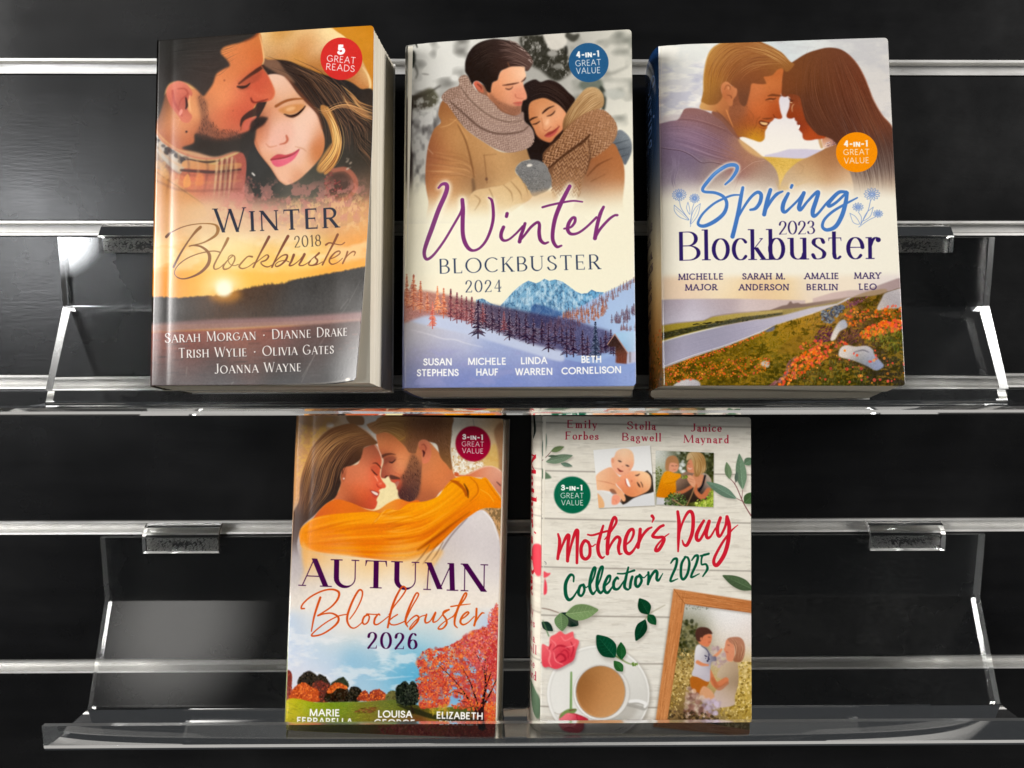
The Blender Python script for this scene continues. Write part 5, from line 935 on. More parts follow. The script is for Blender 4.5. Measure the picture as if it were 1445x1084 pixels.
    S.fill(M, [(150, 800, (122, 92, 30)), (500, 720, (118, 96, 28)), (400, 900, (74, 66, 28)), (900, 600, (104, 84, 32)), (1000, 760, (120, 96, 34)), (1300, 480, (150, 124, 40)), (1400, 800, (66, 66, 34)), (1600, 300, (166, 124, 44)), (1900, 150, (176, 136, 56)), (1700, 500, (150, 118, 38)), (2100, 350, (120, 76, 60)), (2000, 600, (96, 74, 40)), (2400, 500, (90, 60, 56)), (2600, 150, (96, 74, 36)), (2700, 400, (86, 92, 36)), (2100, 850, (70, 72, 30)), (2650, 750, (58, 50, 42)), (2400, 900, (50, 52, 34)), (1800, 850, (96, 76, 44))], 3, 1, False, 40, 9)
    S.mottle(M, 40, (60, 54, 24), .58, .2, .6, 1.6, False, 2); S.mottle(M, 26, (186, 140, 44), .62, .2, .5, 1.6, False, 2)
    GR = [(70, 66, 26), (120, 104, 34), (96, 100, 40), (150, 124, 44), (50, 46, 24)]
    S.dabs(M, 1500, 15, 3.4, GR, .6, (-100, -60), 0, False)
    S.setclip(M, False)
    S.fill([(1380, 560), (1440, 470), (1560, 380), (1640, 350), (1700, 420), (1640, 540), (1500, 560)], (140, 104, 40), 10, .5)
    S.dabs([(1820, 350), (1880, 270), (1960, 250), (2010, 300), (2000, 400), (1900, 430), (1810, 420)], 130, 16, 5, [(98, 50, 76), (124, 64, 92), (74, 40, 58)], .85, (-60, 0))
    S.dabs([(2060, 400), (2150, 300), (2300, 300), (2290, 420), (2150, 470)], 130, 14, 5, [(96, 62, 66), (120, 72, 80), (70, 46, 48)], .8, (-90, -20))
    S.dabs([(1440, 830), (1520, 640), (1620, 590), (1600, 640), (1500, 800), (1400, 930), (1250, 940)], 150, 18, 5, [(150, 96, 104), (120, 72, 80), (176, 120, 122)], .75, (-50, -20), 0, False)
    S.dabs([(1880, 100), (1960, 40), (2100, 0), (2140, 60), (2040, 150), (2000, 210), (1900, 200)], 150, 16, 12, [(112, 122, 138), (80, 88, 104), (150, 160, 170), (70, 64, 76)], .8)
    S.dabs([(2160, -20), (2300, -70), (2400, -90), (2300, 0), (2180, 40)], 60, 14, 6, [(150, 90, 112), (120, 66, 90)], .8)
    for p, c in (([(1986, 410), (2006, 330), (2066, 220), (2126, 175), (2166, 200), (2170, 262), (2090, 310), (2036, 400)], [(2030, 340, (226, 214, 202)), (2140, 220, (150, 158, 180)), (2080, 250, (214, 204, 196))]),
                 ([(2076, 560), (2100, 495), (2166, 465), (2266, 480), (2396, 472), (2466, 520), (2476, 560), (2546, 640), (2586, 700), (2500, 750), (2396, 700), (2246, 640), (2096, 600)], [(2130, 520, (220, 208, 198)), (2300, 510, (206, 194, 188)), (2480, 620, (140, 148, 176)), (2540, 690, (150, 158, 186)), (2350, 640, (120, 124, 124)), (2430, 540, (214, 206, 204))]),
                 ([(2510, 60), (2560, -60), (2606, -130), (2746, -180), (2800, -180), (2800, 20), (2620, 50)], [(2560, 0, (206, 192, 180)), (2680, -80, (150, 146, 156)), (2740, -160, (214, 204, 198))]),
                 ([(205, 950), (280, 882), (400, 860), (492, 892), (480, 960)], [(280, 920, (196, 190, 186)), (420, 880, (214, 208, 204)), (450, 930, (150, 148, 160))]), ([(1190, 680), (1230, 650), (1290, 665), (1280, 720), (1220, 710)], (196, 182, 166)), ([(1250, 300), (1300, 230), (1350, 250), (1340, 300), (1260, 320)], (110, 110, 124))):
        S.fill(p, c, 2.5, 1, True, 34, 6)
    S.line([(2250, 545), (2350, 520), (2420, 545)], [8, 14, 8], (84, 80, 92), 3, .7)
    OR = [(238, 104, 36), (246, 130, 40), (228, 84, 52), (250, 150, 60), (236, 92, 74)]
    S.dabs([(80, 740), (400, 615), (800, 490), (1240, 310), (1240, 340), (800, 530), (400, 680), (90, 800)], 240, 8, 6, OR, .8, (0, 180), .6, False)
    S.dabs([(90, 780), (500, 680), (1000, 600), (1300, 620), (1250, 800), (800, 850), (300, 880), (100, 940)], 340, 10, 8, OR + [(206, 120, 40)], .75, (0, 180), .6, False)
    S.dabs([(1380, 920), (1500, 720), (1650, 560), (1850, 480), (2060, 540), (1900, 640), (1700, 780), (1500, 930)], 190, 18, 14, OR, .85, (0, 180), 1, False)
    S.dabs([(1650, 520), (1700, 420), (2000, 420), (2200, 440), (1900, 520)], 50, 16, 12, OR[2:], .8)
    S.dabs([(2130, 150), (2250, 40), (2500, 60), (2800, -20), (2780, 200), (2500, 150), (2250, 250)], 130, 14, 11, OR, .75)
    S.dabs([(2320, 330), (2450, 240), (2600, 190), (2780, 180), (2780, 280), (2600, 320), (2400, 400)], 200, 18, 14, OR, .88)
    S.dabs([(2300, 480), (2760, 300), (2760, 860), (2000, 900), (1700, 860), (1700, 640)], 50, 16, 15, OR[2:] + [(222, 80, 80)], .9)
    S.dabs([(2300, 300), (2770, 280), (2770, 520), (2500, 470)], 200, 22, 5, [(120, 130, 50), (80, 96, 40), (150, 150, 60)], .6, (-100, -50))
    S.dabs([(1500, 800), (1900, 620), (2300, 700), (2350, 930), (1600, 930)], 260, 22, 4, [(96, 110, 50), (60, 70, 34), (130, 130, 60)], .6, (-110, -60))
    S.setclip()
    # lettering
    BL = [(400, 300, (82, 132, 196)), (800, 100, (96, 146, 206)), (850, 700, (74, 122, 190)), (1300, 500, (78, 126, 192)), (1700, 500, (74, 122, 188)), (2000, 700, (82, 132, 196))]
    S.z(935, 225, 8.03)
    strokes = [([(715, 290), (785, 225), (842, 140), (848, 85), (800, 66), (720, 84), (600, 165), (505, 270), (458, 340), (480, 374), (600, 385), (695, 430), (732, 510), (700, 615), (600, 705), (480, 762), (412, 750), (412, 700), (470, 610), (590, 505), (720, 440), (800, 412), (875, 408)], [22, 34, 40, 42, 44, 42, 40, 40, 36, 32, 34, 36, 38, 42, 46, 42, 34, 28, 26, 26, 26, 24, 18]),
        ([(915, 325), (890, 450), (862, 610), (825, 770), (796, 882)], [34, 42, 46, 46, 48]), ([(862, 660), (930, 540), (1010, 430), (1080, 378), (1122, 405), (1110, 490), (1060, 560), (1000, 578)], [24, 28, 32, 38, 42, 42, 38, 26]),
        ([(1228, 350), (1192, 470), (1156, 630)], [42, 46, 46]), ([(1165, 600), (1235, 475), (1300, 400), (1365, 368)], [22, 36, 38, 22])]
    o = 1204.5
    q = lambda P: [(x + o, y) for x, y in P]
    strokes += [(q([(225, 392), (172, 500), (162, 578), (190, 602), (250, 552), (340, 462), (400, 385)]), [36, 46, 46, 36, 26, 26, 32]), (q([(268, 300), (258, 325)]), [34, 30]),
        (q([(402, 385), (365, 480), (346, 555), (368, 575), (440, 485), (530, 390), (565, 380), (540, 470), (502, 590), (512, 648), (565, 615), (655, 505), (720, 440)]), [42, 46, 46, 34, 28, 34, 42, 46, 48, 42, 28, 26, 26]),
        (q([(880, 375), (800, 378), (720, 450), (678, 510), (694, 536), (770, 490), (850, 415), (888, 385)]), [34, 40, 44, 44, 36, 30, 30, 34]), (q([(890, 385), (872, 500), (832, 640), (760, 765), (665, 805), (612, 770), (632, 690), (720, 602), (850, 522), (1005, 440)]), [38, 46, 48, 46, 40, 34, 30, 30, 28, 16])]
    for p, w in strokes: S.line(p, np.array(w) * 1.7, (246, 240, 228), 16, .7)
    for p, w in strokes: S.line(p, w, BL, 1)
    for p in ([(540, 215), (640, 125), (700, 95)], [(640, 660), (690, 620)], [(1050, 410), (1075, 385)], [(1225, 480), (1250, 450)], [(1050, 545), (1075, 520)]): S.line(p, [3, 10, 3], (150, 190, 226), 2, .8)
    LB = (100, 136, 200)
    def daisy(x, y, r, n, flat=1., a0=0):
        for i in range(n):
            t = a0 + 2 * math.pi * i / n; c, d = math.cos(t), math.sin(t) * flat
            S.line([(x + r * .25 * c, y + r * .25 * d), (x + r * .7 * c - d * r * .13, y + r * .7 * d + c * r * .13), (x + r * c, y + r * d), (x + r * .7 * c + d * r * .13, y + r * .7 * d - c * r * .13), (x + r * .25 * c, y + r * .25 * d)], 5, LB, .5, .95)
        S.ell(x, y, r * .2, r * .17, LB, 1); S.ell(x, y, r * .1, r * .08, (236, 238, 240), 1)
    def leaf(P): S.line(P + [P[0]], 5, LB, .5, .95)
    daisy(192, 405, 80, 15, .85); daisy(365, 448, 58, 13, .9)
    S.line([(192, 460), (215, 560), (300, 690)], 5, LB, .5); S.line([(360, 500), (335, 590), (318, 770)], 5, LB, .5)
    leaf([(135, 520), (190, 570), (260, 640), (300, 695), (200, 660), (140, 590)]); leaf([(432, 508), (370, 560), (330, 650), (320, 740), (400, 640)]); leaf([(290, 490), (275, 560), (310, 630), (308, 560)])
    S.line([(150, 560), (290, 690)], 3, LB, .5); S.line([(410, 540), (325, 720)], 3, LB, .5)
    S.z(1085, 225, 8.03)
    daisy(1170, 400, 90, 13, .8, .3); daisy(1012, 545, 62, 11, .8, .2); daisy(1238, 620, 56, 11, .8, .5)
    S.line([(1155, 470), (1120, 600), (1040, 745)], 6, LB, .5); S.line([(1015, 600), (1050, 660), (1045, 740)], 5, LB, .5); S.line([(1210, 655), (1120, 700), (1020, 772)], 5, LB, .5)
    leaf([(920, 615), (985, 655), (1030, 735), (960, 720)]); leaf([(1185, 545), (1110, 610), (1070, 700), (1150, 650)])
    DB = (56, 42, 104)
    S.z(0, 0, 1)
    S.text('Blockb', (957.5, 369), (1107.5, 367.3), 41, 'fat', DB, wt=.13, xh=.745, asc=1.06); S.text('uster', (1115, 367.2), (1243, 365.8), 41, 'fat', DB, wt=.13, xh=.745, asc=1.06)
    S.z(1085, 225, 8.03); S.text('2023', (122, 855), (524, 851), 150, 'fat', DB, wt=.13)
    S.z(925, 350, 8.03)
    for t, a, b in (('MICHELLE', (264, 372), (768, 368)), ('MAJOR', (340, 494), (696, 490)), ('SARAH M.', (990, 366), (1470, 362)), ('ANDERSON', (952, 490), (1512, 487)), ('AMALIE', (1696, 360), (2076, 358)), ('BERLIN', (1716, 486), (2066, 484)), ('MARY', (2258, 354), (2550, 352)), ('LEO', (2310, 480), (2503, 478))):
        S.text(t, a, b, 71, 'slab', (62, 48, 96))
    S.z(1085, 150, 8.03)
    S.ell(998, 528, 234, 226, (246, 150, 32), 1.5)
    WH = (250, 246, 236)
    S.text('4-in-1', (858, 467), (1122, 465), 72, 'bold', WH, small=.76); S.text('GREAT', (850, 560), (1140, 556), 66, 'light', WH); S.text('VALUE', (858, 656), (1138, 650), 66, 'light', WH)
    return S
SHEETS['spring_coast'] = cover_spring_coast()
def cover_autumn_park():
    S = Sheet(640, 985, [(418, 588), (713, 588), (697.5, 1047), (400, 1037)], 44)
    S.trace = (395, 585, 720, 1050)
    CR = (240, 230, 216)
    S.a[:] = np.array(CR, np.float32) / 255
    S.z(390, 575, 4.09)
    S.fill([(60, 40), (1340, 40), (1340, 1300), (60, 1300)], [(200, 1150, CR), (600, 1150, CR), (1000, 1150, CR), (1250, 1150, CR), (160, 120, (206, 150, 96)), (220, 180, (214, 160, 90)), (150, 300, (214, 156, 100)), (300, 90, (196, 150, 110)), (450, 90, (226, 220, 214)), (540, 100, (240, 236, 230)), (1100, 90, (226, 222, 212)), (1050, 150, (232, 226, 214)), (1060, 300, (240, 232, 214)), (1150, 330, (236, 226, 200)), (1250, 250, (216, 176, 110)), (1290, 130, (190, 132, 84)), (1260, 620, (196, 150, 100)), (640, 460, (240, 222, 170)), (100, 900, (180, 170, 170)), (600, 1000, CR), (1200, 1000, (232, 222, 214))], 0, 1, False, 14, 12)
    S.mottle([(120, 70), (330, 70), (260, 200), (150, 420), (110, 420)], 18, (226, 178, 90), .58, .3, .7, 1, False, 4); S.ell(305, 115, 22, 14, (246, 242, 238), 5, .9)
    S.fill([(400, 60), (490, 60), (500, 105), (460, 112), (420, 105)], (156, 112, 76), 4, .9); S.fill([(120, 60), (330, 60), (340, 100), (240, 130), (130, 110)], (176, 132, 96), 10, .6)
    S.mottle([(1010, 230), (1310, 250), (1310, 380), (1020, 380)], 16, (206, 160, 104), .56, .3, .8, .8, False, 4, 2); S.mottle([(1010, 230), (1200, 250), (1200, 380), (1020, 380)], 12, (250, 246, 236), .58, .3, .8, .8, False, 4, 2)
    S.fill([(1265, 120), (1320, 90), (1320, 360), (1290, 350), (1280, 220)], (150, 106, 76), 7, .7); S.fill([(1200, 290), (1270, 200), (1290, 340), (1220, 345)], (222, 180, 96), 8, .7); S.line([(1140, 60), (1148, 110)], 4, (150, 140, 130), 2, .7)
    S.mottle([(1190, 560), (1320, 560), (1320, 760), (1270, 680)], 12, (110, 90, 60), .5, .3, .7, .8, False, 4)
    # white shirt
    S.fill([(1190, 590), (1240, 630), (1275, 700), (1296, 800), (1300, 1100), (860, 1100), (900, 900), (960, 780), (1040, 690), (1110, 620)], [(1180, 640, (226, 218, 214)), (1240, 720, (214, 206, 204)), (1080, 760, (206, 196, 196)), (1160, 850, (220, 212, 210)), (980, 860, (212, 200, 192)), (1270, 850, (206, 196, 196)), (1100, 980, (232, 224, 214)), (1250, 1000, (228, 220, 214))], 3, 1, True, 8, 10, (960, 1100))
    S.line([(1195, 595), (1250, 655), (1285, 760)], [4, 7, 3], (246, 242, 240), 2, .7); S.line([(1100, 640), (1010, 740), (950, 830), (920, 890)], [8, 10, 6], (120, 100, 96), 4, .6)
    # man: neck and face
    S.z(500, 585, 10.32)
    S.fill([(900, 500), (1050, 380), (1240, 560), (1400, 700), (1446, 860), (1500, 1000), (1260, 1120), (1100, 1300), (800, 1320), (700, 1200)], [(1200, 800, (226, 138, 84)), (1300, 900, (222, 132, 80)), (1100, 1000, (212, 124, 76)), (1380, 850, (206, 120, 72)), (1000, 800, (206, 128, 86)), (1050, 1200, (176, 100, 66)), (1150, 600, (214, 134, 84)), (1420, 960, (206, 122, 80))], 4, 1, True, 6, 14)
    S.fill([(310, 290), (420, 240), (700, 300), (900, 420), (980, 620), (960, 900), (900, 1200), (760, 1300), (680, 1270), (628, 1190), (622, 1130), (600, 1090), (608, 1040), (560, 1010), (520, 990), (500, 950), (478, 915), (436, 946), (386, 944), (370, 905), (384, 800), (414, 705), (398, 645), (352, 550), (322, 420)],
        [(400, 330, (228, 142, 92)), (500, 420, (226, 136, 86)), (650, 500, (226, 136, 86)), (480, 540, (212, 124, 80)), (720, 640, (236, 150, 96)), (620, 700, (238, 160, 110)), (600, 830, (234, 156, 110)), (660, 900, (222, 126, 80)), (450, 660, (156, 84, 62)), (420, 800, (166, 84, 64)), (470, 850, (190, 110, 86)), (500, 760, (186, 104, 72)), (400, 920, (140, 66, 54)), (850, 560, (206, 128, 84)), (830, 750, (176, 112, 78)), (900, 900, (140, 90, 68)), (760, 1000, (130, 82, 64)), (860, 1100, (106, 72, 62)), (740, 1200, (80, 54, 56)), (640, 1160, (96, 56, 54)), (560, 980, (206, 92, 64)), (640, 1060, (190, 80, 58))], 3.5, 1, True, 6, 12)
    S.fill([(820, 580), (900, 620), (960, 800), (960, 1000), (920, 1200), (780, 1310), (680, 1270), (630, 1190), (660, 1100), (690, 1000), (660, 930), (720, 860), (780, 720)], [(860, 700, (142, 96, 68)), (900, 900, (124, 82, 62)), (780, 950, (104, 66, 54)), (820, 1150, (82, 56, 54)), (700, 1200, (70, 46, 48)), (920, 1100, (110, 76, 66))], 20, .75)
    S.dabs([(830, 600), (930, 700), (960, 1000), (900, 1230), (700, 1270), (640, 1180), (700, 1000), (680, 920), (770, 760)], 420, 15, 3, [(86, 56, 48), (60, 40, 40), (150, 104, 76), (110, 72, 54)], .6, (40, 110))
    S.line([(380, 640), (440, 605), (520, 590), (590, 600)], [44, 40, 24, 8], (96, 56, 44), 8, .9); S.fill([(420, 660), (520, 620), (600, 640), (570, 700), (480, 720), (420, 760)], (124, 66, 54), 14, .6)
    S.line([(500, 710), (540, 715), (590, 670)], [16, 22, 8], (54, 34, 36), 5, .92); S.line([(600, 680), (660, 660), (720, 665)], [5, 8, 4], (190, 106, 70), 5, .6); S.line([(580, 720), (640, 745)], [4, 6], (206, 120, 80), 4, .6)
    S.line([(430, 945), (450, 920), (480, 912)], [10, 18, 8], (60, 26, 28), 4, .9); S.line([(520, 760), (540, 820), (560, 850), (680, 910)], [8, 10, 14, 8], (190, 104, 76), 6, .7)
    S.fill([(500, 900), (560, 905), (650, 940), (640, 975), (560, 965), (515, 955)], (90, 58, 50), 6, .9); S.fill([(530, 985), (580, 965), (650, 960), (640, 1000), (590, 1010), (560, 1005)], (206, 86, 62), 4, .9); S.fill([(580, 1005), (640, 985), (630, 1040), (600, 1070), (590, 1050)], [(610, 1010, (226, 176, 150)), (610, 1050, (130, 50, 42))], 4, .9)
    # man's hair and ear
    S.fill([(170, 178), (200, 150), (300, 110), (350, 60), (600, 0), (1380, 0), (1425, 200), (1402, 500), (1422, 800), (1340, 720), (1280, 660), (1240, 590), (1200, 440), (1090, 400), (980, 380), (925, 450), (900, 520), (880, 575), (790, 560), (735, 480), (640, 390), (540, 310), (430, 272), (310, 305), (230, 250)],
        [(230, 180, (206, 150, 104)), (350, 180, (186, 132, 86)), (500, 150, (176, 128, 74)), (620, 250, (190, 140, 74)), (650, 100, (170, 124, 84)), (800, 200, (142, 96, 62)), (1000, 200, (128, 86, 60)), (1150, 250, (122, 82, 58)), (830, 450, (142, 94, 66)), (1300, 400, (112, 78, 56)), (1380, 250, (150, 108, 74)), (1350, 600, (122, 84, 54)), (1390, 720, (150, 106, 66)), (900, 90, (150, 108, 82))], 6, 1, True, 10, 9)
    S.hair([(200, 190), (350, 110), (600, 60), (800, 60)], [(330, 280), (460, 250), (640, 330), (780, 480)], 110, 8, [(220, 174, 118), (150, 104, 66), (200, 150, 90)], .5, .05)
    S.dabs([(760, 100), (1380, 80), (1400, 500), (1380, 700), (1220, 450), (950, 380), (880, 540), (780, 500)], 420, 20, 3, [(162, 118, 86), (98, 66, 48), (140, 98, 70)], .5, (40, 110))
    S.line([(620, 395), (700, 360), (740, 320)], [8, 12, 6], (214, 160, 76), 4, .8)
    S.fill([(925, 420), (960, 380), (1000, 366), (1050, 376), (1090, 420), (1112, 500), (1115, 600), (1080, 690), (1030, 718), (985, 710), (975, 640), (965, 540), (935, 490)], [(950, 430, (222, 136, 100)), (1060, 420, (226, 140, 106)), (1090, 560, (222, 132, 98)), (1000, 480, (190, 96, 70)), (1040, 660, (226, 130, 96)), (985, 600, (214, 136, 96)), (1030, 560, (206, 116, 86))], 4)
    S.line([(970, 450), (1010, 440), (1040, 490), (1030, 530)], [8, 14, 16, 10], (150, 72, 58), 6, .85); S.line([(990, 530), (1010, 560), (1000, 620)], [16, 34, 12], (76, 34, 36), 6, .95)
    # her face
    S.z(400, 585, 8.03)
    S.fill([(840, 570), (880, 420), (960, 370), (1030, 355), (1075, 430), (1108, 530), (1092, 620), (1082, 700), (1112, 770), (1146, 812), (1142, 846), (1100, 856), (1068, 880), (1078, 900), (1058, 945), (1042, 985), (1050, 1020), (1024, 1082), (970, 1096), (800, 1060), (560, 1000), (620, 880), (640, 760), (660, 620), (760, 600)],
        [(980, 450, (182, 104, 74)), (1040, 420, (166, 90, 66)), (920, 520, (200, 116, 82)), (800, 640, (214, 126, 88)), (900, 660, (222, 130, 92)), (850, 760, (222, 124, 84)), (740, 720, (206, 118, 82)), (960, 760, (230, 122, 84)), (1060, 580, (204, 96, 66)), (1070, 680, (226, 92, 60)), (1110, 810, (224, 84, 58)), (1060, 770, (226, 110, 76)), (900, 930, (216, 98, 58)), (1000, 1030, (214, 86, 60)), (820, 880, (222, 110, 68)), (700, 900, (196, 108, 70)), (620, 950, (206, 120, 80)), (760, 1000, (160, 76, 50)), (900, 1060, (176, 76, 46))], 3.5, 1, True, 5, 10)
    S.line([(1025, 362), (1075, 435), (1105, 530), (1092, 610)], [8, 12, 6], (246, 200, 170), 3, .8)
    S.line([(1000, 572), (1040, 568), (1080, 605), (1095, 630)], [6, 14, 14, 6], (76, 40, 32), 3, .9); S.fill([(970, 620), (1040, 600), (1080, 660), (1060, 700), (1010, 670)], (190, 86, 62), 8, .5)
    S.line([(985, 640), (1020, 680), (1050, 705)], [6, 14, 10], (54, 28, 28), 3, .95); S.line([(1020, 712), (1045, 745), (1058, 775)], [5, 10, 6], (250, 196, 166), 3, .85)
    S.line([(1045, 805), (1060, 835), (1100, 850)], [8, 10, 6], (150, 44, 36), 4, .75); S.ell(1088, 800, 20, 12, (240, 150, 120), 5, .6, -20)
    S.fill([(970, 880), (1010, 880), (1065, 905), (1055, 945), (1010, 930)], (140, 44, 40), 3, .9); S.fill([(980, 886), (1015, 890), (1060, 912), (1050, 936), (1012, 920)], (246, 226, 210), 2, .97); S.line([(985, 925), (1020, 955), (1050, 950)], [6, 16, 8], (196, 72, 62), 3, .85); S.line([(960, 860), (970, 890)], 6, (180, 80, 56), 3, .6)
    S.fill([(640, 690), (662, 640), (705, 620), (700, 690), (690, 750), (670, 790), (645, 770)], [(660, 700, (150, 80, 56)), (690, 650, (206, 120, 84)), (660, 760, (196, 110, 76))], 3); S.line([(655, 640), (660, 690)], [10, 16, 8], (60, 34, 28), 3, .9); S.ell(672, 750, 9, 9, (246, 240, 236), 2)
    # her hair
    HR = [(60, 1250), (110, 1120), (165, 1000), (178, 800), (232, 600), (330, 385), (480, 220), (620, 152), (760, 122), (840, 150), (950, 220), (1030, 300), (1052, 345), (960, 372), (900, 400), (880, 470), (850, 540), (760, 600), (690, 620), (650, 660), (632, 740), (640, 800), (610, 890), (570, 970), (450, 1060), (330, 1180), (200, 1300), (140, 1500), (170, 1700), (60, 1750)]
    S.fill(HR, [(700, 160, (190, 126, 80)), (850, 230, (206, 150, 100)), (700, 260, (150, 104, 66)), (950, 320, (124, 78, 48)), (560, 250, (140, 92, 60)), (700, 420, (84, 56, 44)), (850, 460, (70, 48, 38)), (500, 450, (90, 62, 48)), (400, 420, (150, 100, 62)), (280, 560, (176, 120, 72)), (420, 700, (66, 50, 44)), (560, 700, (60, 44, 38)), (230, 760, (150, 100, 58)), (300, 900, (84, 60, 48)), (450, 900, (56, 46, 42)), (200, 1000, (140, 92, 64)), (350, 1080, (60, 50, 46)), (200, 1200, (80, 62, 54)), (110, 1400, (96, 76, 70)), (110, 1600, (130, 120, 118))], 4, 1, True, 8, 9, (1450, 1720))
    S.hair([(800, 140), (500, 260), (280, 560), (190, 900), (170, 1150)], [(1030, 330), (800, 400), (640, 640), (560, 900), (330, 1150)], 200, 7, [(196, 142, 92), (120, 80, 56), (60, 42, 36), (160, 112, 70), (48, 38, 34)], .5, .05)
    S.hair([(800, 150), (560, 230), (340, 420), (200, 700)], [(960, 280), (700, 300), (480, 480), (330, 760)], 70, 7, [(222, 172, 112), (190, 134, 84)], .5, .05)
    S.line([(840, 150), (950, 222), (1035, 305)], [8, 12, 6], (250, 214, 180), 3, .85)
    # hand and sleeve
    S.z(390, 575, 4.09)
    S.fill([(1030, 385), (1090, 388), (1150, 360), (1200, 338), (1250, 334), (1300, 358), (1330, 400), (1330, 520), (1290, 490), (1250, 440), (1210, 405), (1120, 400), (1050, 400)], [(1120, 385, (214, 122, 82)), (1200, 360, (226, 146, 110)), (1270, 370, (232, 176, 150)), (1290, 440, (206, 140, 116)), (1300, 490, (196, 116, 90))], 2.5); S.line([(1278, 425), (1300, 445)], [5, 8], (90, 56, 54), 2, .8); S.line([(1110, 385), (1200, 340), (1260, 336), (1305, 362)], [3, 5, 4], (250, 226, 206), 2, .7); S.ell(1040, 385, 14, 12, (206, 100, 60), 3)
    S.fill([(200, 690), (250, 600), (330, 545), (420, 560), (520, 600), (580, 600), (640, 560), (700, 535), (760, 550), (820, 545), (800, 640), (300, 740)], [(300, 590, (222, 110, 40)), (420, 600, (230, 120, 40)), (540, 620, (200, 90, 36)), (620, 580, (246, 180, 70)), (720, 560, (232, 130, 44)), (780, 560, (226, 100, 40)), (240, 680, (206, 96, 44))], 3)
    SL = [(126, 770), (132, 720), (165, 685), (220, 650), (300, 632), (400, 622), (480, 615), (560, 612), (592, 620), (640, 596), (700, 600), (760, 560), (860, 545), (930, 515), (965, 470), (1010, 420), (1060, 398), (1120, 395), (1180, 408), (1215, 402), (1260, 460), (1305, 530), (1306, 575), (1200, 580), (1120, 625), (1050, 680), (980, 750), (920, 810), (850, 860), (780, 890), (700, 900), (560, 885), (400, 870), (260, 855), (150, 830)]
    S.fill(SL, [(160, 740, (240, 150, 30)), (260, 680, (238, 142, 24)), (400, 660, (246, 160, 30)), (560, 650, (244, 156, 28)), (300, 760, (232, 122, 44)), (200, 790, (236, 140, 40)), (450, 780, (230, 108, 14)), (600, 760, (236, 112, 6)), (560, 830, (226, 106, 16)), (750, 640, (246, 158, 20)), (800, 720, (238, 120, 8)), (900, 600, (246, 164, 20)), (900, 720, (226, 108, 10)), (1020, 520, (244, 150, 16)), (1010, 440, (250, 178, 40)), (1080, 430, (236, 140, 20)), (1150, 430, (244, 156, 24)), (1230, 480, (246, 152, 20)), (1280, 550, (236, 128, 20)), (1120, 560, (236, 130, 14)), (1060, 640, (222, 108, 14)), (800, 860, (236, 176, 90)), (400, 860, (238, 176, 90)), (640, 880, (240, 190, 110)), (940, 780, (206, 104, 22))], 2.5, 1, True, 6, 9)
    S.setclip(SL)
    S.hair([(130, 730), (400, 650), (750, 600), (950, 510), (1060, 410)], [(180, 830), (450, 860), (800, 860), (1000, 720), (1180, 590)], 60, 20, [(206, 96, 8), (252, 182, 56), (222, 116, 14), (248, 160, 30)], .3, .05, 4)
    S.hair([(590, 620), (640, 600), (760, 570)], [(560, 720), (660, 740), (800, 700)], 26, 12, [(196, 88, 10), (255, 196, 84)], .35, .1, 3)
    S.setclip()
    S.fill([(1000, 420), (1045, 425), (1085, 460), (1105, 500), (1095, 515), (1075, 475), (1040, 445)], (170, 78, 16), 4, .8); S.line([(1085, 440), (1105, 480), (1108, 520)], [5, 12, 6], (96, 46, 30), 3, .9); S.line([(1120, 400), (1160, 440), (1165, 490), (1120, 540)], [4, 8, 6], (190, 96, 14), 3, .7); S.line([(970, 470), (1010, 432), (1060, 425)], [4, 7, 4], (190, 90, 14), 3, .6)
    S.line([(1120, 600), (1010, 680), (960, 720), (880, 780), (810, 830)], [4, 12, 14, 8], (140, 62, 14), 5, .7); S.line([(1210, 410), (1250, 470), (1300, 535)], [4, 6, 4], (200, 110, 20), 2, .6); S.line([(1180, 470), (1230, 500), (1260, 540)], [4, 5], (252, 196, 90), 3, .6)
    S.line([(595, 620), (570, 660), (540, 690)], [4, 10, 4], (214, 116, 16), 4, .6); S.line([(620, 600), (590, 640), (560, 670)], [4, 6], (252, 200, 100), 3, .6); S.line([(760, 640), (820, 650), (930, 600)], [3, 6, 3], (222, 124, 14), 4, .5); S.line([(140, 715), (200, 665), (300, 640)], [4, 6, 3], (250, 190, 80), 3, .6)
    S.line([(135, 815), (230, 850), (330, 862), (420, 868)], [3, 6, 4], (250, 214, 160), 3, .7)
    S.fill([(140, 790), (200, 840), (400, 868), (700, 895), (900, 830), (960, 840), (880, 960), (820, 1100), (180, 1100), (150, 950)], [(180, 870, (238, 176, 96)), (400, 920, (240, 208, 160)), (600, 900, (240, 196, 130)), (700, 960, (240, 218, 186)), (850, 890, (236, 176, 96)), (880, 940, (232, 200, 156)), (250, 1000, (240, 214, 176)), (700, 1060, CR), (300, 1080, CR)], 12, .9, True, 0, 3, (900, 1130))
    for p in ([(880, 800), (830, 870), (780, 920)], [(930, 790), (870, 870), (840, 910)], [(960, 780), (920, 850), (890, 890)]): S.line(p, [5, 9, 3], (120, 80, 50), 4, .55)
    # sky and park
    S.z(390, 780, 3.871)
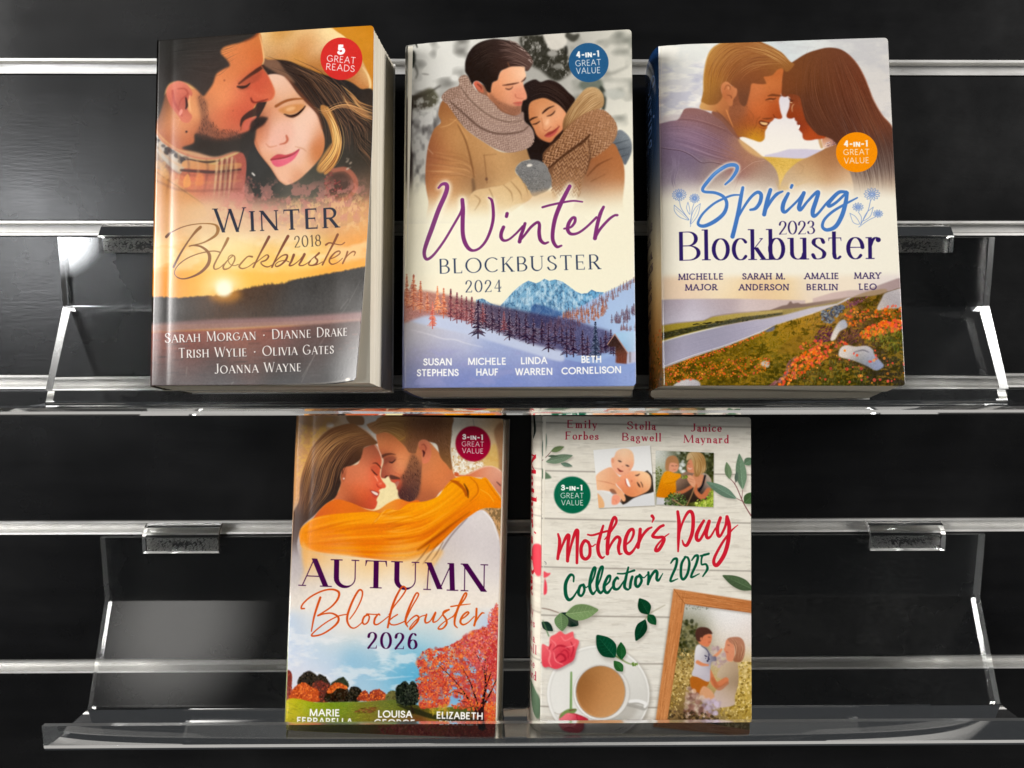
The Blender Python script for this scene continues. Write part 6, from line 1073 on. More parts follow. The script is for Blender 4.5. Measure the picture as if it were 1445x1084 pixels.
    S.fill([(20, 330), (1280, 330), (1280, 860), (20, 860)], [(90, 420, (190, 206, 224)), (110, 560, (206, 216, 232)), (300, 480, (230, 226, 222)), (500, 470, (232, 226, 220)), (250, 560, (176, 206, 226)), (420, 580, (126, 184, 214)), (600, 590, (96, 172, 206)), (700, 640, (80, 168, 206)), (740, 580, (110, 184, 212)), (560, 560, (196, 212, 222)), (650, 530, (226, 226, 222)), (820, 470, (150, 196, 216)), (850, 420, (216, 222, 222)), (450, 680, (170, 200, 220)), (250, 650, (210, 216, 230)), (600, 700, (140, 192, 216)), (500, 760, (176, 206, 222)), (150, 680, (222, 220, 226)), (1000, 640, (130, 180, 216)), (1190, 600, (170, 200, 226)), (1180, 380, (190, 206, 226)), (1000, 380, (232, 226, 216)), (800, 380, CR), (400, 380, CR), (200, 380, (226, 224, 220))], 36, 1, False)
    S.mottle([(60, 420), (760, 520), (780, 780), (60, 800)], 40, (236, 236, 236), .6, .3, .6, 2.6, False, 8)
    for p in ([(540, 630), (600, 640), (650, 662)], [(480, 700), (600, 690), (740, 680)], [(520, 600), (590, 590), (660, 610)]): S.line(p, [2, 9, 2], (214, 228, 236), 3, .6)
    S.z(395, 920, 8.03)
    def bush(P, base, n, cols, r=12):
        S.fill(P, base, 4); S.dabs(P, n, r, r * .7, cols, .8, (0, 180), .6)
    DK = [(44, 42, 34), (60, 56, 44), (34, 34, 30), (76, 66, 52)]; RD = [(150, 62, 48), (120, 52, 46), (176, 84, 60)]; OG = [(226, 110, 50), (240, 136, 64), (196, 84, 42), (170, 70, 40)]
    bush([(60, 260), (100, 240), (120, 300), (115, 420), (130, 580), (60, 585)], (120, 50, 44), 60, RD)
    bush([(190, 400), (190, 330), (240, 270), (310, 230), (370, 255), (410, 285), (430, 265), (500, 300), (550, 380), (560, 480), (300, 500)], (56, 48, 42), 220, DK)
    bush([(340, 420), (400, 340), (480, 350), (560, 400), (540, 570), (380, 570)], (100, 56, 48), 130, RD + DK[:1]); bush([(560, 380), (620, 330), (690, 300), (740, 340), (760, 410), (660, 440)], (56, 60, 46), 90, [(60, 70, 50), (46, 50, 40)])
    bush([(100, 500), (130, 440), (200, 380), (280, 370), (340, 410), (410, 440), (425, 520), (400, 578), (100, 582)], (190, 84, 44), 240, OG)
    bush([(500, 570), (520, 450), (570, 400), (650, 370), (740, 420), (770, 500), (770, 572)], (50, 36, 30), 150, DK); bush([(520, 460), (570, 390), (650, 362), (730, 400), (740, 430), (640, 420), (560, 480)], (206, 104, 44), 110, OG)
    bush([(760, 480), (780, 420), (830, 402), (890, 430), (920, 500), (880, 568), (770, 570)], (36, 34, 32), 110, DK)
    bush([(870, 560), (890, 490), (940, 450), (990, 490), (1010, 460), (1080, 434), (1150, 460), (1190, 520), (1180, 560)], (160, 66, 46), 170, OG + RD); bush([(1180, 550), (1200, 480), (1250, 450), (1310, 480), (1330, 550)], (110, 104, 60), 60, [(120, 116, 66), (90, 86, 54)])
    S.fill([(40, 578), (400, 582), (700, 576), (950, 572), (1200, 552), (1400, 560), (1700, 640), (2500, 640), (2500, 1100), (40, 1100)], [(100, 640, (206, 190, 40)), (300, 650, (150, 170, 36)), (600, 620, (110, 140, 40)), (800, 600, (120, 146, 50)), (950, 670, (120, 86, 46)), (1100, 620, (126, 136, 60)), (1250, 600, (90, 104, 50)), (500, 740, (150, 160, 40)), (900, 740, (132, 150, 44)), (1350, 720, (120, 130, 40)), (1500, 690, (50, 52, 34)), (150, 760, (196, 176, 60)), (300, 880, (124, 120, 50)), (700, 880, (116, 112, 50)), (1000, 920, (140, 104, 52)), (1250, 930, (190, 84, 56)), (1500, 900, (206, 74, 58)), (1800, 760, (140, 150, 44)), (2000, 720, (70, 90, 44)), (1900, 900, (200, 66, 58)), (2300, 900, (196, 72, 60)), (400, 980, (110, 96, 48)), (1600, 1000, (200, 90, 70))], 3, 1, True, 30, 6)
    S.dabs([(60, 590), (1200, 570), (1500, 700), (1300, 830), (60, 830)], 500, 16, 3, [(170, 180, 50), (96, 116, 36), (190, 180, 60), (120, 110, 44)], .4, (-20, 20), 0, False)
    S.dabs([(830, 680), (900, 650), (1100, 630), (1050, 690), (860, 700)], 80, 16, 6, [(126, 76, 44), (150, 96, 56), (96, 66, 40)], .7, (-20, 20))
    S.dabs([(1050, 900), (1300, 820), (1700, 815), (2450, 815), (2450, 1060), (1200, 1000)], 700, 13, 9, [(214, 76, 62), (190, 56, 54), (236, 120, 96), (160, 46, 46), (226, 100, 70)], .8, (0, 180), 0, False)
    S.dabs([(60, 840), (1100, 840), (1200, 1000), (60, 960)], 400, 12, 4, [(150, 130, 60), (96, 100, 44), (130, 96, 50)], .5, (-30, 30), 0, False)
    S.z(550, 920, 8.03)
    S.fill([(60, 610), (250, 640), (500, 720), (850, 740), (1000, 790), (600, 790), (300, 720)], (44, 46, 34), 6, .85)
    S.line([(190, 560), (230, 640), (245, 700)], [14, 18, 26], (50, 40, 34), 2); bush([(55, 560), (50, 420), (110, 370), (160, 340), (200, 380), (240, 340), (290, 390), (320, 500), (290, 590), (180, 620), (90, 600)], (38, 42, 36), 240, [(34, 38, 34), (56, 62, 50), (28, 30, 28), (70, 76, 60)])
    CRN = [(1230, -480), (1160, -430), (1120, -300), (960, -240), (900, -200), (720, -90), (560, -30), (420, -20), (320, 60), (300, 180), (330, 280), (270, 330), (310, 420), (310, 560), (330, 650), (450, 640), (640, 620), (680, 500), (780, 560), (840, 620), (1040, 640), (1220, 640)]
    LV = [(226, 92, 52), (238, 120, 56), (206, 70, 60), (190, 60, 62), (246, 146, 70), (170, 60, 52)]; PK = [(226, 110, 104), (214, 90, 96), (236, 140, 120), (196, 70, 80)]
    def limb(P, w): S.line(P, w, (52, 34, 34), 1)
    S.mottle(CRN, 60, [(400, 200, (226, 112, 56)), (350, 500, (216, 96, 50)), (800, 200, (206, 74, 58)), (700, 450, (196, 70, 60)), (1150, -200, (206, 92, 92)), (1150, 200, (200, 70, 70))], .4, .25, .85, 1, True, 6); S.dabs(CRN, 420, 26, 20, LV, .6, (0, 180), 4)
    for P, w in (([(1030, 900), (1030, 760), (1040, 600), (1080, 400), (1070, 200), (1090, 20)], [70, 56, 40, 26, 14, 6]), ([(1020, 780), (940, 640), (850, 500), (700, 310), (540, 160)], [34, 26, 20, 12, 5]), ([(1010, 700), (960, 520), (900, 350), (820, 200)], [26, 20, 12, 5]), ([(1050, 620), (1130, 480), (1200, 330), (1230, 300)], [26, 18, 10, 6]), ([(1060, 480), (1130, 280), (1180, 120)], [18, 12, 5]), ([(1070, 260), (1000, 80), (900, -60)], [12, 8, 3]), ([(850, 500), (720, 460), (600, 520)], [10, 8, 4]), ([(1080, 300), (1120, 60), (1180, -160)], [10, 6, 3]), ([(940, 640), (860, 580), (760, 560)], [10, 8, 4])): limb(P, w)
    S.dabs(CRN, 1900, 12, 8, LV, .85, (0, 180), 0, True, None, lambda x, y: .75 if x < 700 or y < 60 else .45)
    S.dabs([(1230, -480), (1120, -420), (1080, -240), (900, -180), (800, 0), (1000, 200), (1230, 260)], 520, 12, 9, PK, .75, (0, 180))
    S.dabs([(1230, -120), (1100, 0), (1120, 200), (1230, 260)], 160, 13, 10, LV[2:4], .8)
    S.dabs([(1080, 600), (1220, 560), (1220, 800), (1080, 800)], 160, 14, 9, LV[:2] + [(214, 150, 80)], .75, (0, 180), 0, False); S.dabs([(700, 600), (980, 560), (990, 660), (740, 650)], 110, 14, 9, LV, .7)
    S.dabs([(420, 660), (640, 610), (640, 720), (430, 720)], 60, 18, 8, [(190, 170, 60), (206, 150, 60)], .6)
    S.fill([(985, 780), (1060, 780), (1075, 900), (1110, 915), (1000, 915), (990, 880)], (40, 26, 26), 3)
    # lettering
    AU = (74, 30, 76)
    S.z(0, 0, 1)
    S.text('AUTUMN', (424.5, 830.2), (686.5, 835.8), 39, 'didone', AU, wt=.185)
    S.z(390, 780, 3.871); S.text('2026', (490, 529), (762, 534), 88, 'didone', AU, wt=.17)
    OC = [(300, 600, (206, 86, 36)), (800, 700, (214, 92, 34)), (1300, 600, (206, 84, 40)), (2000, 700, (214, 98, 32)), (2500, 500, (210, 96, 36))]
    S.z(400, 780, 8.03)
    o = 1204.5; q = lambda P: [(x + o, y) for x, y in P]
    for p, w in (([(222, 658), (186, 655), (210, 600), (300, 520), (430, 455), (540, 438), (612, 470), (600, 545), (530, 630), (430, 700), (374, 735), (440, 714), (530, 706), (602, 745), (600, 805), (530, 875), (420, 942), (318, 964), (312, 940), (400, 860), (500, 790), (610, 736), (706, 716)], [16, 18, 18, 18, 18, 20, 26, 24, 18, 16, 18, 16, 18, 24, 26, 20, 18, 18, 16, 14, 14, 14, 12]),
        ([(404, 530), (365, 640), (330, 760), (302, 910)], [26, 26, 22, 14]), ([(735, 770), (800, 680), (860, 560), (880, 480), (864, 442), (830, 455), (770, 560), (716, 700), (706, 790), (740, 858), (790, 870), (850, 830), (885, 790)], [12, 14, 16, 18, 20, 22, 24, 26, 24, 18, 14, 12, 12]),
        ([(950, 716), (900, 742), (878, 800), (902, 828), (940, 800), (955, 740), (925, 712), (1000, 716), (1072, 716)], [16, 22, 22, 16, 18, 18, 14, 12, 14]), ([(1075, 724), (1060, 712), (1020, 762), (1012, 820), (1050, 828), (1120, 780), (1172, 738)], [14, 16, 24, 22, 16, 12, 12]),
        ([(1178, 720), (1240, 620), (1320, 520), (1370, 440), (1358, 402), (1320, 412), (1250, 540), (1202, 680), (1165, 862)], [12, 14, 16, 18, 18, 20, 26, 26, 22]), ([(1275, 716), (1222, 750), (1182, 790), (1202, 828), (1260, 830), (1340, 800), (1375, 775)], [16, 14, 16, 16, 14, 14, 12]),
        (q([(160, 790), (230, 640), (300, 520), (312, 480), (286, 474), (240, 560), (190, 680), (162, 790), (187, 852)]), [12, 14, 16, 18, 18, 22, 26, 26, 14]), (q([(165, 830), (220, 770), (280, 726), (312, 742), (300, 790), (240, 860), (214, 884), (216, 858), (270, 790), (340, 736), (402, 718)]), [12, 14, 18, 22, 24, 20, 16, 14, 12, 12, 12]),
        (q([(404, 712), (386, 780), (402, 808), (450, 780), (506, 690), (482, 760), (482, 798), (530, 780), (600, 700), (662, 655)]), [20, 24, 18, 14, 22, 24, 18, 12, 12, 16]), (q([(662, 655), (610, 672), (592, 710), (625, 760), (634, 812), (590, 868), (540, 874), (548, 848), (600, 800), (690, 742), (725, 715)]), [20, 18, 20, 22, 24, 18, 18, 14, 12, 12, 12]),
        (q([(705, 740), (780, 620), (850, 520), (866, 472), (842, 474), (790, 580), (737, 720), (726, 820), (757, 860)]), [12, 14, 18, 20, 20, 26, 28, 22, 12]), (q([(684, 620), (780, 604), (908, 588)]), [16, 16, 8]), (q([(790, 772), (850, 732), (888, 692), (870, 680), (820, 722), (792, 790), (822, 824), (880, 800), (952, 730)]), [12, 16, 20, 18, 22, 26, 20, 14, 12]),
        (q([(980, 642), (974, 740), (952, 832)]), [24, 26, 24]), (q([(956, 815), (1000, 740), (1040, 692), (1068, 690)]), [12, 16, 20, 12])): S.line(p, w, OC, .6)
    WH = (252, 250, 246)
    S.z(395, 920, 8.03)
    S.text('MARIE', (322, 737), (658, 739), 82, 'sans', WH, wt=.19, shadow=2); S.text('FERRARELLA', (176, 828), (800, 842), 82, 'sans', WH, wt=.19, shadow=2); S.text('LOUISA', (1092, 752), (1476, 756), 82, 'sans', WH, wt=.19, shadow=2); S.text('GEORGE', (1050, 848), (1510, 856), 82, 'sans', WH, wt=.19, shadow=2)
    S.z(550, 920, 8.03)
    S.text('ELIZABETH', (514, 765), (1042, 777), 82, 'sans', WH, wt=.19, shadow=2); S.text('BEVARLY', (542, 868), (1000, 876), 82, 'sans', WH, wt=.19, shadow=2)
    S.z(560, 585, 8.03)
    S.ell(871, 322, 205, 204, (164, 28, 58), 1.5)
    S.text('3-in-1', (752, 275), (986, 277), 64, 'bold', WH, small=.76); S.text('GREAT', (742, 353), (998, 354), 58, 'light', WH); S.text('VALUE', (746, 430), (990, 433), 58, 'light', WH)
    return S
SHEETS['autumn_park'] = cover_autumn_park()
def cover_mothers_day():
    S = Sheet(640, 985, [(766, 588), (1061, 588), (1062, 1045), (761, 1038)], 55)
    S.trace = (740, 580, 1070, 1050)
    S.a[:] = np.array((229, 223, 209), np.float32) / 255
    S.z(0, 0, 1)
    AL = [(740, 570), (1090, 570), (1090, 1070), (740, 1070)]
    S.fill(AL, [(780, 600, (226, 220, 206)), (1040, 600, (224, 219, 206)), (900, 700, (228, 222, 208)), (780, 780, (232, 226, 212)), (1040, 780, (230, 224, 210)), (850, 880, (226, 221, 209)), (900, 960, (224, 220, 210)), (780, 1000, (222, 218, 208)), (900, 1030, (226, 222, 214))], 0, 1, False, 10, 8)
    S.mottle(AL, 5, (212, 205, 192), .62, .4, .4, 6., False); S.mottle(AL, 4, (238, 233, 221), .62, .4, .45, 7., False); S.mottle(AL, 3, (190, 182, 168), .74, .2, .35, 7., False)
    for k in range(130):
        x, y = S.rng.uniform(760, 1060), S.rng.uniform(588, 1045); l = S.rng.uniform(4, 26); S.line([(x, y), (x + l, y + l * .02)], S.rng.uniform(.2, .7), (170, 162, 150) if S.rng.random() < .7 else (150, 142, 130), .2, .5, False)
    for a, b in ((597.5, 602.5), (665, 669.5), (732, 737.8), (800.3, 805.6), (868.5, 872.5), (936, 938), (998, 1000)):
        S.line([(755, a), (1070, b)], 2.2, (206, 199, 186), .6, .7, False); S.line([(755, a), (1070, b)], .9, (120, 112, 104), .2, .9, False)
    def leaf(p0, p1, w, cols, vein=None, bend=0., sh=True):
        p0, p1 = np.array(p0, float), np.array(p1, float); d = p1 - p0; L = np.linalg.norm(d); u = np.array([-d[1], d[0]]) / L
        t = np.array([0, .12, .3, .5, .7, .88, 1]); f = np.array([0, .5, .95, 1, .8, .4, 0]); ax = p0 + np.outer(t, d) + np.outer(np.sin(np.pi * t) * bend, u)
        P = np.vstack([ax + np.outer(f, u) * w / 2, (ax - np.outer(f, u) * w / 2)[1:-1][::-1]])
        if sh: S.fill(P + [w * .12, w * .22], (120, 112, 100), w * .16, .38)
        c = cols if isinstance(cols, tuple) else cols[0]
        S.fill(P, c, .6 * S.s / 8, 1, True, 16, 8)
        S.fill(np.vstack([ax, (ax - np.outer(f, u) * w / 2)[1:-1][::-1]]), tuple(np.array(c) * .8), w * .06, .5)
        v = vein or tuple(np.minimum(255, np.array(c) * 1.35 + 12)); S.line(ax[:-1], [w * .04, w * .03, w * .01], v, .3, .7)
        for q in np.linspace(.2, .8, 6):
            i = p0 + d * q + u * np.sin(np.pi * q) * bend
            for sg in (-1, 1): S.line([i, i + d * .1 + u * sg * w * .33 * np.interp(q, t, f)], w * .018, v, .3, .45, False)
    # eucalyptus at both sides
    S.z(745, 585, 8.03)
    EU = (122, 142, 118)
    leaf((175, 480), (215, 225), 52, (112, 136, 120)); S.line([(170, 530), (230, 475), (285, 410)], [8, 7, 5], (120, 84, 84), 1); leaf((272, 425), (418, 372), 58, (116, 134, 92)); leaf((215, 545), (515, 470), 92, EU); leaf((380, 560), (510, 590), 46, (110, 134, 116)); leaf((235, 480), (350, 480), 26, (86, 104, 84), sh=False)
    S.fill([(160, 620), (200, 650), (250, 690), (268, 728), (160, 728)], (106, 128, 102), 2)
    S.z(890, 585, 8.03)
    S.line([(1400, 1180), (1290, 1000), (1200, 800), (1115, 700)], [14, 12, 10, 6], (138, 96, 96), 1); S.line([(1270, 940), (1280, 840)], [8, 5], (138, 96, 96), 1); S.line([(1290, 985), (1180, 930)], [8, 5], (138, 96, 96), 1); S.line([(1190, 790), (1195, 740)], [6, 5], (110, 76, 80), 1)
    leaf((1280, 840), (1240, 440), 120, (116, 142, 116)); leaf((1300, 560), (1390, 490), 90, (104, 130, 104)); leaf((1205, 760), (1212, 640), 40, (92, 110, 96)); leaf((1130, 725), (1095, 535), 76, (118, 140, 106))
    leaf((1300, 1000), (1420, 880), 120, (76, 104, 66))
    # baby photograph
    S.z(745, 585, 8.03)
    C1 = [(748, 408), (1390, 350), (1442, 1028), (806, 1060)]
    S.fill(np.array(C1) + [8, 12], (120, 112, 100), 8, .5, False); S.fill(C1, (234, 233, 230), 1, 1, False)
    S.setclip(C1, False)
    S.fill([(700, 900), (1500, 900), (1500, 1100), (700, 1100)], (214, 214, 214), 30, .8, False)
    SK = (238, 190, 156)
    S.fill([(1325, 655), (1380, 655), (1425, 720), (1445, 860), (1300, 910), (1200, 950), (1110, 1010), (1040, 1020), (1100, 900)], [(1400, 720, (74, 64, 54)), (1200, 940, (60, 50, 44)), (1380, 850, (50, 44, 40))], 3)
    S.fill([(1000, 770), (1050, 705), (1140, 650), (1230, 640), (1340, 652), (1392, 700), (1402, 790), (1370, 860), (1280, 910), (1190, 935), (1100, 900), (1060, 850)], [(1060, 760, (240, 160, 124)), (1150, 690, (244, 176, 134)), (1300, 690, (250, 206, 160)), (1350, 780, (246, 196, 150)), (1240, 850, (232, 150, 100)), (1130, 860, (222, 136, 90)), (1180, 760, (236, 150, 110)), (1330, 870, (226, 150, 104))], 3)
    S.fill([(1115, 730), (1135, 730), (1160, 790), (1165, 818), (1140, 815), (1120, 770)], (250, 246, 242), 2); S.line([(1108, 735), (1120, 790), (1150, 825)], [8, 10, 5], (176, 70, 60), 2, .8); S.line([(1225, 690), (1245, 690), (1270, 675)], [8, 16, 8], (60, 40, 36), 3, .9); S.line([(1245, 770), (1262, 800), (1275, 820)], [10, 20, 10], (60, 40, 36), 3, .9); S.line([(1285, 765), (1302, 800), (1305, 825)], [8, 12, 6], (80, 56, 46), 3, .85); S.ell(1180, 755, 12, 14, (214, 120, 90), 4, .7)
    S.fill([(770, 730), (790, 680), (860, 630), (950, 600), (1010, 670), (1060, 740), (1000, 790), (1080, 880), (1112, 960), (1085, 985), (1030, 920), (960, 880), (860, 860), (780, 850)], [(850, 680, (240, 196, 160)), (950, 720, (230, 160, 120)), (820, 800, (242, 196, 156)), (930, 830, (232, 170, 128)), (1060, 930, (236, 170, 126))], 3); S.line([(790, 750), (900, 770), (1000, 800)], [5, 10, 5], (196, 116, 80), 4, .6); S.fill([(930, 850), (980, 850), (1010, 900), (960, 900)], (130, 80, 60), 5, .7)
    for q in ((1060, 880), (1040, 900), (1020, 915)): S.line([q, (q[0] + 45, q[1] + 75)], [16, 14, 8], (240, 180, 136), 2, .8)
    S.fill([(780, 880), (870, 880), (960, 930), (1070, 1010), (1060, 1070), (780, 1070)], (224, 220, 214), 3); S.fill([(785, 900), (840, 940), (870, 1010), (860, 1060), (800, 1060)], (232, 180, 130), 4); S.fill([(960, 930), (1000, 905), (1045, 930), (1050, 980), (1010, 1020), (955, 1015)], (240, 160, 130), 2.5); S.line([(970, 960), (1000, 975), (1010, 1000)], 5, (206, 110, 86), 2, .7)
    S.fill([(985, 480), (1010, 422), (1075, 390), (1155, 398), (1200, 450), (1208, 550), (1180, 620), (1130, 680), (1060, 692), (995, 655), (955, 585), (952, 505)], [(1080, 420, (250, 214, 180)), (1180, 480, (244, 196, 156)), (1010, 500, (238, 186, 150)), (1000, 600, (244, 180, 146)), (1090, 590, (250, 204, 170)), (1120, 660, (232, 160, 126)), (1170, 600, (236, 166, 130)), (1040, 660, (236, 164, 132))], 3)
    S.ell(968, 525, 16, 30, (232, 160, 126), 3); S.ell(1160, 625, 14, 12, (232, 156, 120), 3, .8)
    for x, y in ((1048, 532), (1134, 582)): S.line([(x - 18, y - 8), (x, y), (x + 18, y + 6)], [8, 18, 8], (58, 46, 46), 2.5, .92)
    S.line([(1030, 500), (1065, 510)], 4, (206, 160, 126), 2, .7); S.line([(1022, 612), (1050, 640), (1082, 645)], [8, 20, 8], (120, 40, 40), 2.5, .92); S.ell(1078, 590, 12, 8, (226, 150, 120), 3, .7)
    S.setclip()
    # garden photograph
    S.z(890, 585, 8.03)
    C2 = [(290, 408), (950, 430), (944, 1046), (284, 1022)]
    S.fill(np.array(C2) + [6, 10], (120, 112, 100), 7, .45, False); S.setclip(C2, False)
    S.fill(C2, [(340, 480, (226, 226, 222)), (340, 600, (214, 216, 206)), (600, 450, (66, 70, 40)), (900, 500, (56, 58, 36)), (900, 680, (70, 72, 50)), (600, 560, (90, 96, 70)), (320, 720, (90, 100, 50)), (320, 850, (110, 110, 60)), (900, 900, (140, 150, 60)), (600, 1000, (50, 46, 30)), (900, 1020, (140, 160, 60)), (330, 990, (196, 196, 196))], 0, 1, False, 30, 8)
    S.dabs([(520, 410), (950, 430), (950, 720), (850, 700), (560, 640)], 130, 14, 12, [(40, 44, 26), (96, 100, 60), (70, 76, 44), (190, 196, 180)], .7, (0, 180), 2, False)
    S.dabs([(560, 520), (620, 520), (620, 650), (560, 640)], 14, 16, 16, [(226, 230, 226)], .8, (0, 180), 4, False); S.dabs([(285, 620), (350, 620), (340, 900), (285, 900)], 60, 10, 8, [(70, 86, 40), (120, 126, 70)], .8)
    S.fill([(500, 860), (510, 780), (560, 700), (620, 650), (700, 640), (840, 660), (900, 700), (925, 760), (910, 850), (860, 960), (500, 1000)], [(560, 760, (176, 140, 116)), (640, 860, (44, 38, 34)), (880, 760, (206, 186, 170)), (780, 850, (56, 40, 34)), (720, 960, (50, 40, 34))], 3)
    S.fill([(720, 670), (830, 680), (850, 760), (760, 830), (700, 760)], (206, 140, 104), 4); S.line([(850, 690), (820, 800), (780, 860)], [22, 24, 30], (38, 36, 40), 2)
    S.line([(500, 890), (600, 870), (700, 810)], [30, 40, 36], (190, 112, 76), 3); S.line([(890, 850), (820, 930), (750, 880), (740, 800)], [54, 60, 44, 36], (196, 116, 78), 3); S.fill([(650, 690), (700, 690), (740, 760), (730, 820), (690, 800), (650, 740)], (222, 160, 124), 3); S.line([(660, 720), (720, 740)], 4, (150, 90, 66), 2, .7); S.line([(655, 745), (715, 765)], 4, (150, 90, 66), 2, .7)
    S.fill([(640, 580), (680, 500), (760, 560), (760, 650), (700, 660), (650, 640)], [(660, 560, (226, 160, 126)), (720, 620, (196, 120, 86))], 3); S.line([(655, 600), (675, 615), (700, 605)], [5, 9, 4], (246, 236, 230), 1.5, .9); S.line([(650, 560), (672, 555)], 5, (80, 50, 40), 2, .8)
    S.fill([(640, 520), (650, 450), (700, 420), (780, 420), (840, 470), (860, 560), (850, 640), (800, 670), (770, 700), (730, 690), (720, 600), (690, 500)], [(680, 460, (206, 180, 140)), (780, 470, (176, 136, 84)), (830, 580, (160, 116, 64)), (740, 600, (190, 156, 104)), (780, 680, (140, 96, 56))], 3)
    S.hair([(670, 440), (720, 520), (730, 620), (760, 690)], [(800, 430), (860, 540), (850, 640), (800, 690)], 50, 6, [(222, 196, 150), (130, 92, 50), (190, 150, 96)], .6, .06)
    S.fill([(400, 620), (405, 520), (440, 475), (500, 465), (540, 500), (555, 580), (530, 600), (460, 560), (440, 640)], (176, 128, 88), 3); S.fill([(440, 590), (460, 545), (530, 555), (548, 600), (530, 640), (480, 655), (445, 640)], [(480, 580, (226, 170, 136)), (520, 620, (214, 140, 110))], 2.5); S.line([(470, 578), (495, 582)], 6, (80, 56, 46), 2, .85); S.line([(515, 580), (535, 578)], 6, (80, 56, 46), 2, .8); S.line([(490, 625), (515, 622)], 5, (170, 70, 64), 1.5, .8)
    S.fill([(300, 930), (310, 860), (350, 720), (390, 650), (440, 640), (500, 660), (570, 670), (570, 700), (520, 750), (520, 860), (480, 930), (380, 945)], [(400, 700, (226, 146, 30)), (340, 880, (214, 130, 24)), (470, 720, (236, 160, 40)), (450, 860, (206, 122, 24)), (540, 690, (220, 140, 34))], 2.5, 1, True, 24, 6); S.line([(400, 760), (480, 745), (560, 700)], [44, 44, 26], (228, 150, 34), 2); S.line([(390, 780), (480, 770), (540, 730)], [4, 6, 3], (160, 90, 20), 2, .7); S.fill([(300, 935), (395, 945), (390, 1020), (295, 1020)], (206, 204, 206), 2, 1, False)
    S.dabs([(400, 930), (480, 880), (580, 890), (640, 960), (620, 1020), (400, 1020)], 150, 12, 8, [(60, 84, 40), (96, 120, 60), (40, 56, 30), (130, 150, 90)], .85); S.dabs([(580, 690), (640, 690), (640, 720), (590, 725)], 20, 10, 7, [(110, 130, 50), (150, 166, 80)], .9); S.dabs([(760, 970), (860, 940), (930, 850), (944, 1040), (760, 1040)], 110, 16, 9, [(170, 190, 70), (120, 150, 50), (206, 216, 110)], .85)
    S.line([(735, 800), (700, 900), (640, 1030)], 9, (196, 150, 100), 1.5); S.line([(480, 960), (560, 1010), (600, 1030)], 10, (200, 160, 116), 1.5)
    S.setclip()
    leaf((1205, 945), (865, 758), 104, (112, 138, 118))
    S.z(745, 585, 8.03)
    S.ell(508, 915, 207, 209, (20, 104, 76), 1.5)
    WH = (248, 246, 238)
    S.text('3-in-1', (386, 865), (622, 865), 66, 'bold', WH, small=.76); S.text('GREAT', (378, 951), (636, 951), 60, 'light', WH); S.text('VALUE', (386, 1031), (632, 1031), 60, 'light', WH)
    RD = (178, 38, 62)
    for t, a, b in (('Emily', (455, 159), (785, 163)), ('Forbes', (434, 289), (804, 292)), ('Stella', (1132, 171), (1449, 176)), ('Bagwell', (1074, 299), (1510, 305)), ('Janice', (1856, 190), (2198, 192)), ('Maynard', (1771, 318), (2280, 321))):
        S.text(t, a, b, 88, 'book', RD, wt=.155, xh=.6, asc=1.06)
    # frame with a photograph
    S.z(900, 820, 4.71)
    F = [(240, 50), (780, 133), (780, 1075), (108, 992)]
    S.fill(np.array(F) + [-7, 10], (110, 100, 86), 9, .55, False)
    WD = [(260, 100, (206, 140, 86)), (210, 400, (198, 130, 78)), (150, 850, (204, 138, 84)), (500, 120, (196, 126, 74)), (720, 160, (190, 120, 70)), (300, 1000, (206, 142, 90)), (700, 1050, (210, 148, 96))]
    S.fill(F, WD, 1, 1, False, 12, 5)
    S.setclip(F, False)
    for k in range(170):
        t = S.rng.uniform(0, 1); y = S.rng.uniform(60, 980); x = np.interp(y, [50, 990], [240, 108]) + S.rng.uniform(4, 86); l = S.rng.uniform(30, 120)
        S.line([(x, y), (x - l * .14 + S.rng.normal(0, 1), y + l)], S.rng.uniform(1, 3), (160, 98, 54) if t < .6 else (224, 166, 112), .5, .5, False)
        x = S.rng.uniform(260, 760); y = 55 + (x - 240) * .155 + S.rng.uniform(2, 78); S.line([(x, y), (x + l, y + l * .16)], S.rng.uniform(1, 3), (156, 94, 50) if t < .6 else (222, 160, 106), .5, .5, False)
        y = 994 + (x - 108) * .12 - S.rng.uniform(2, 66); S.line([(x - 140, y - 18), (x - 140 + l, y - 18 + l * .12)], S.rng.uniform(1, 3), (160, 100, 56) if t < .6 else (226, 170, 116), .5, .5, False)
    S.line([(240, 50), (315, 150)], 3, (130, 78, 42), .6, .8, False); S.line([(108, 992), (196, 922)], 3, (140, 86, 48), .6, .7, False)
    S.setclip()
    I = [(315, 150), (780, 214), (780, 1026), (196, 922)]
    S.setclip(I, False)
    S.fill(I, [(350, 190, (226, 226, 226)), (600, 260, (236, 234, 232)), (720, 400, (226, 214, 206)), (550, 420, (226, 214, 200)), (320, 300, (110, 106, 70)), (350, 420, (84, 80, 46)), (300, 560, (196, 170, 110)), (260, 750, (150, 124, 66)), (330, 640, (190, 160, 96)), (700, 620, (206, 176, 96)), (720, 800, (196, 166, 80)), (600, 600, (190, 170, 130)), (350, 880, (110, 86, 60)), (560, 880, (196, 170, 110)), (700, 980, (150, 124, 50)), (480, 940, (80, 66, 46))], 0, 1, False, 20, 5)
    S.line([(315, 154), (780, 220)], 14, (150, 146, 140), 6, .5, False)
    S.dabs([(290, 250), (350, 260), (400, 300), (400, 430), (330, 500), (270, 500)], 170, 12, 10, [(60, 62, 36), (110, 106, 66), (40, 44, 26), (150, 146, 110)], .75, (0, 180), 1); S.dabs([(310, 150), (400, 170), (520, 180), (330, 190)], 20, 8, 4, [(110, 116, 96)], .5)
    S.dabs([(240, 500), (380, 470), (400, 640), (330, 720), (230, 900), (210, 900)], 340, 8, 6, [(226, 200, 136), (150, 120, 60), (190, 160, 90), (110, 88, 46)], .75); S.dabs([(640, 600), (780, 560), (780, 1010), (560, 960), (560, 830), (640, 800)], 420, 9, 7, [(222, 190, 100), (150, 122, 50), (190, 160, 76), (120, 96, 40), (236, 214, 150)], .75)
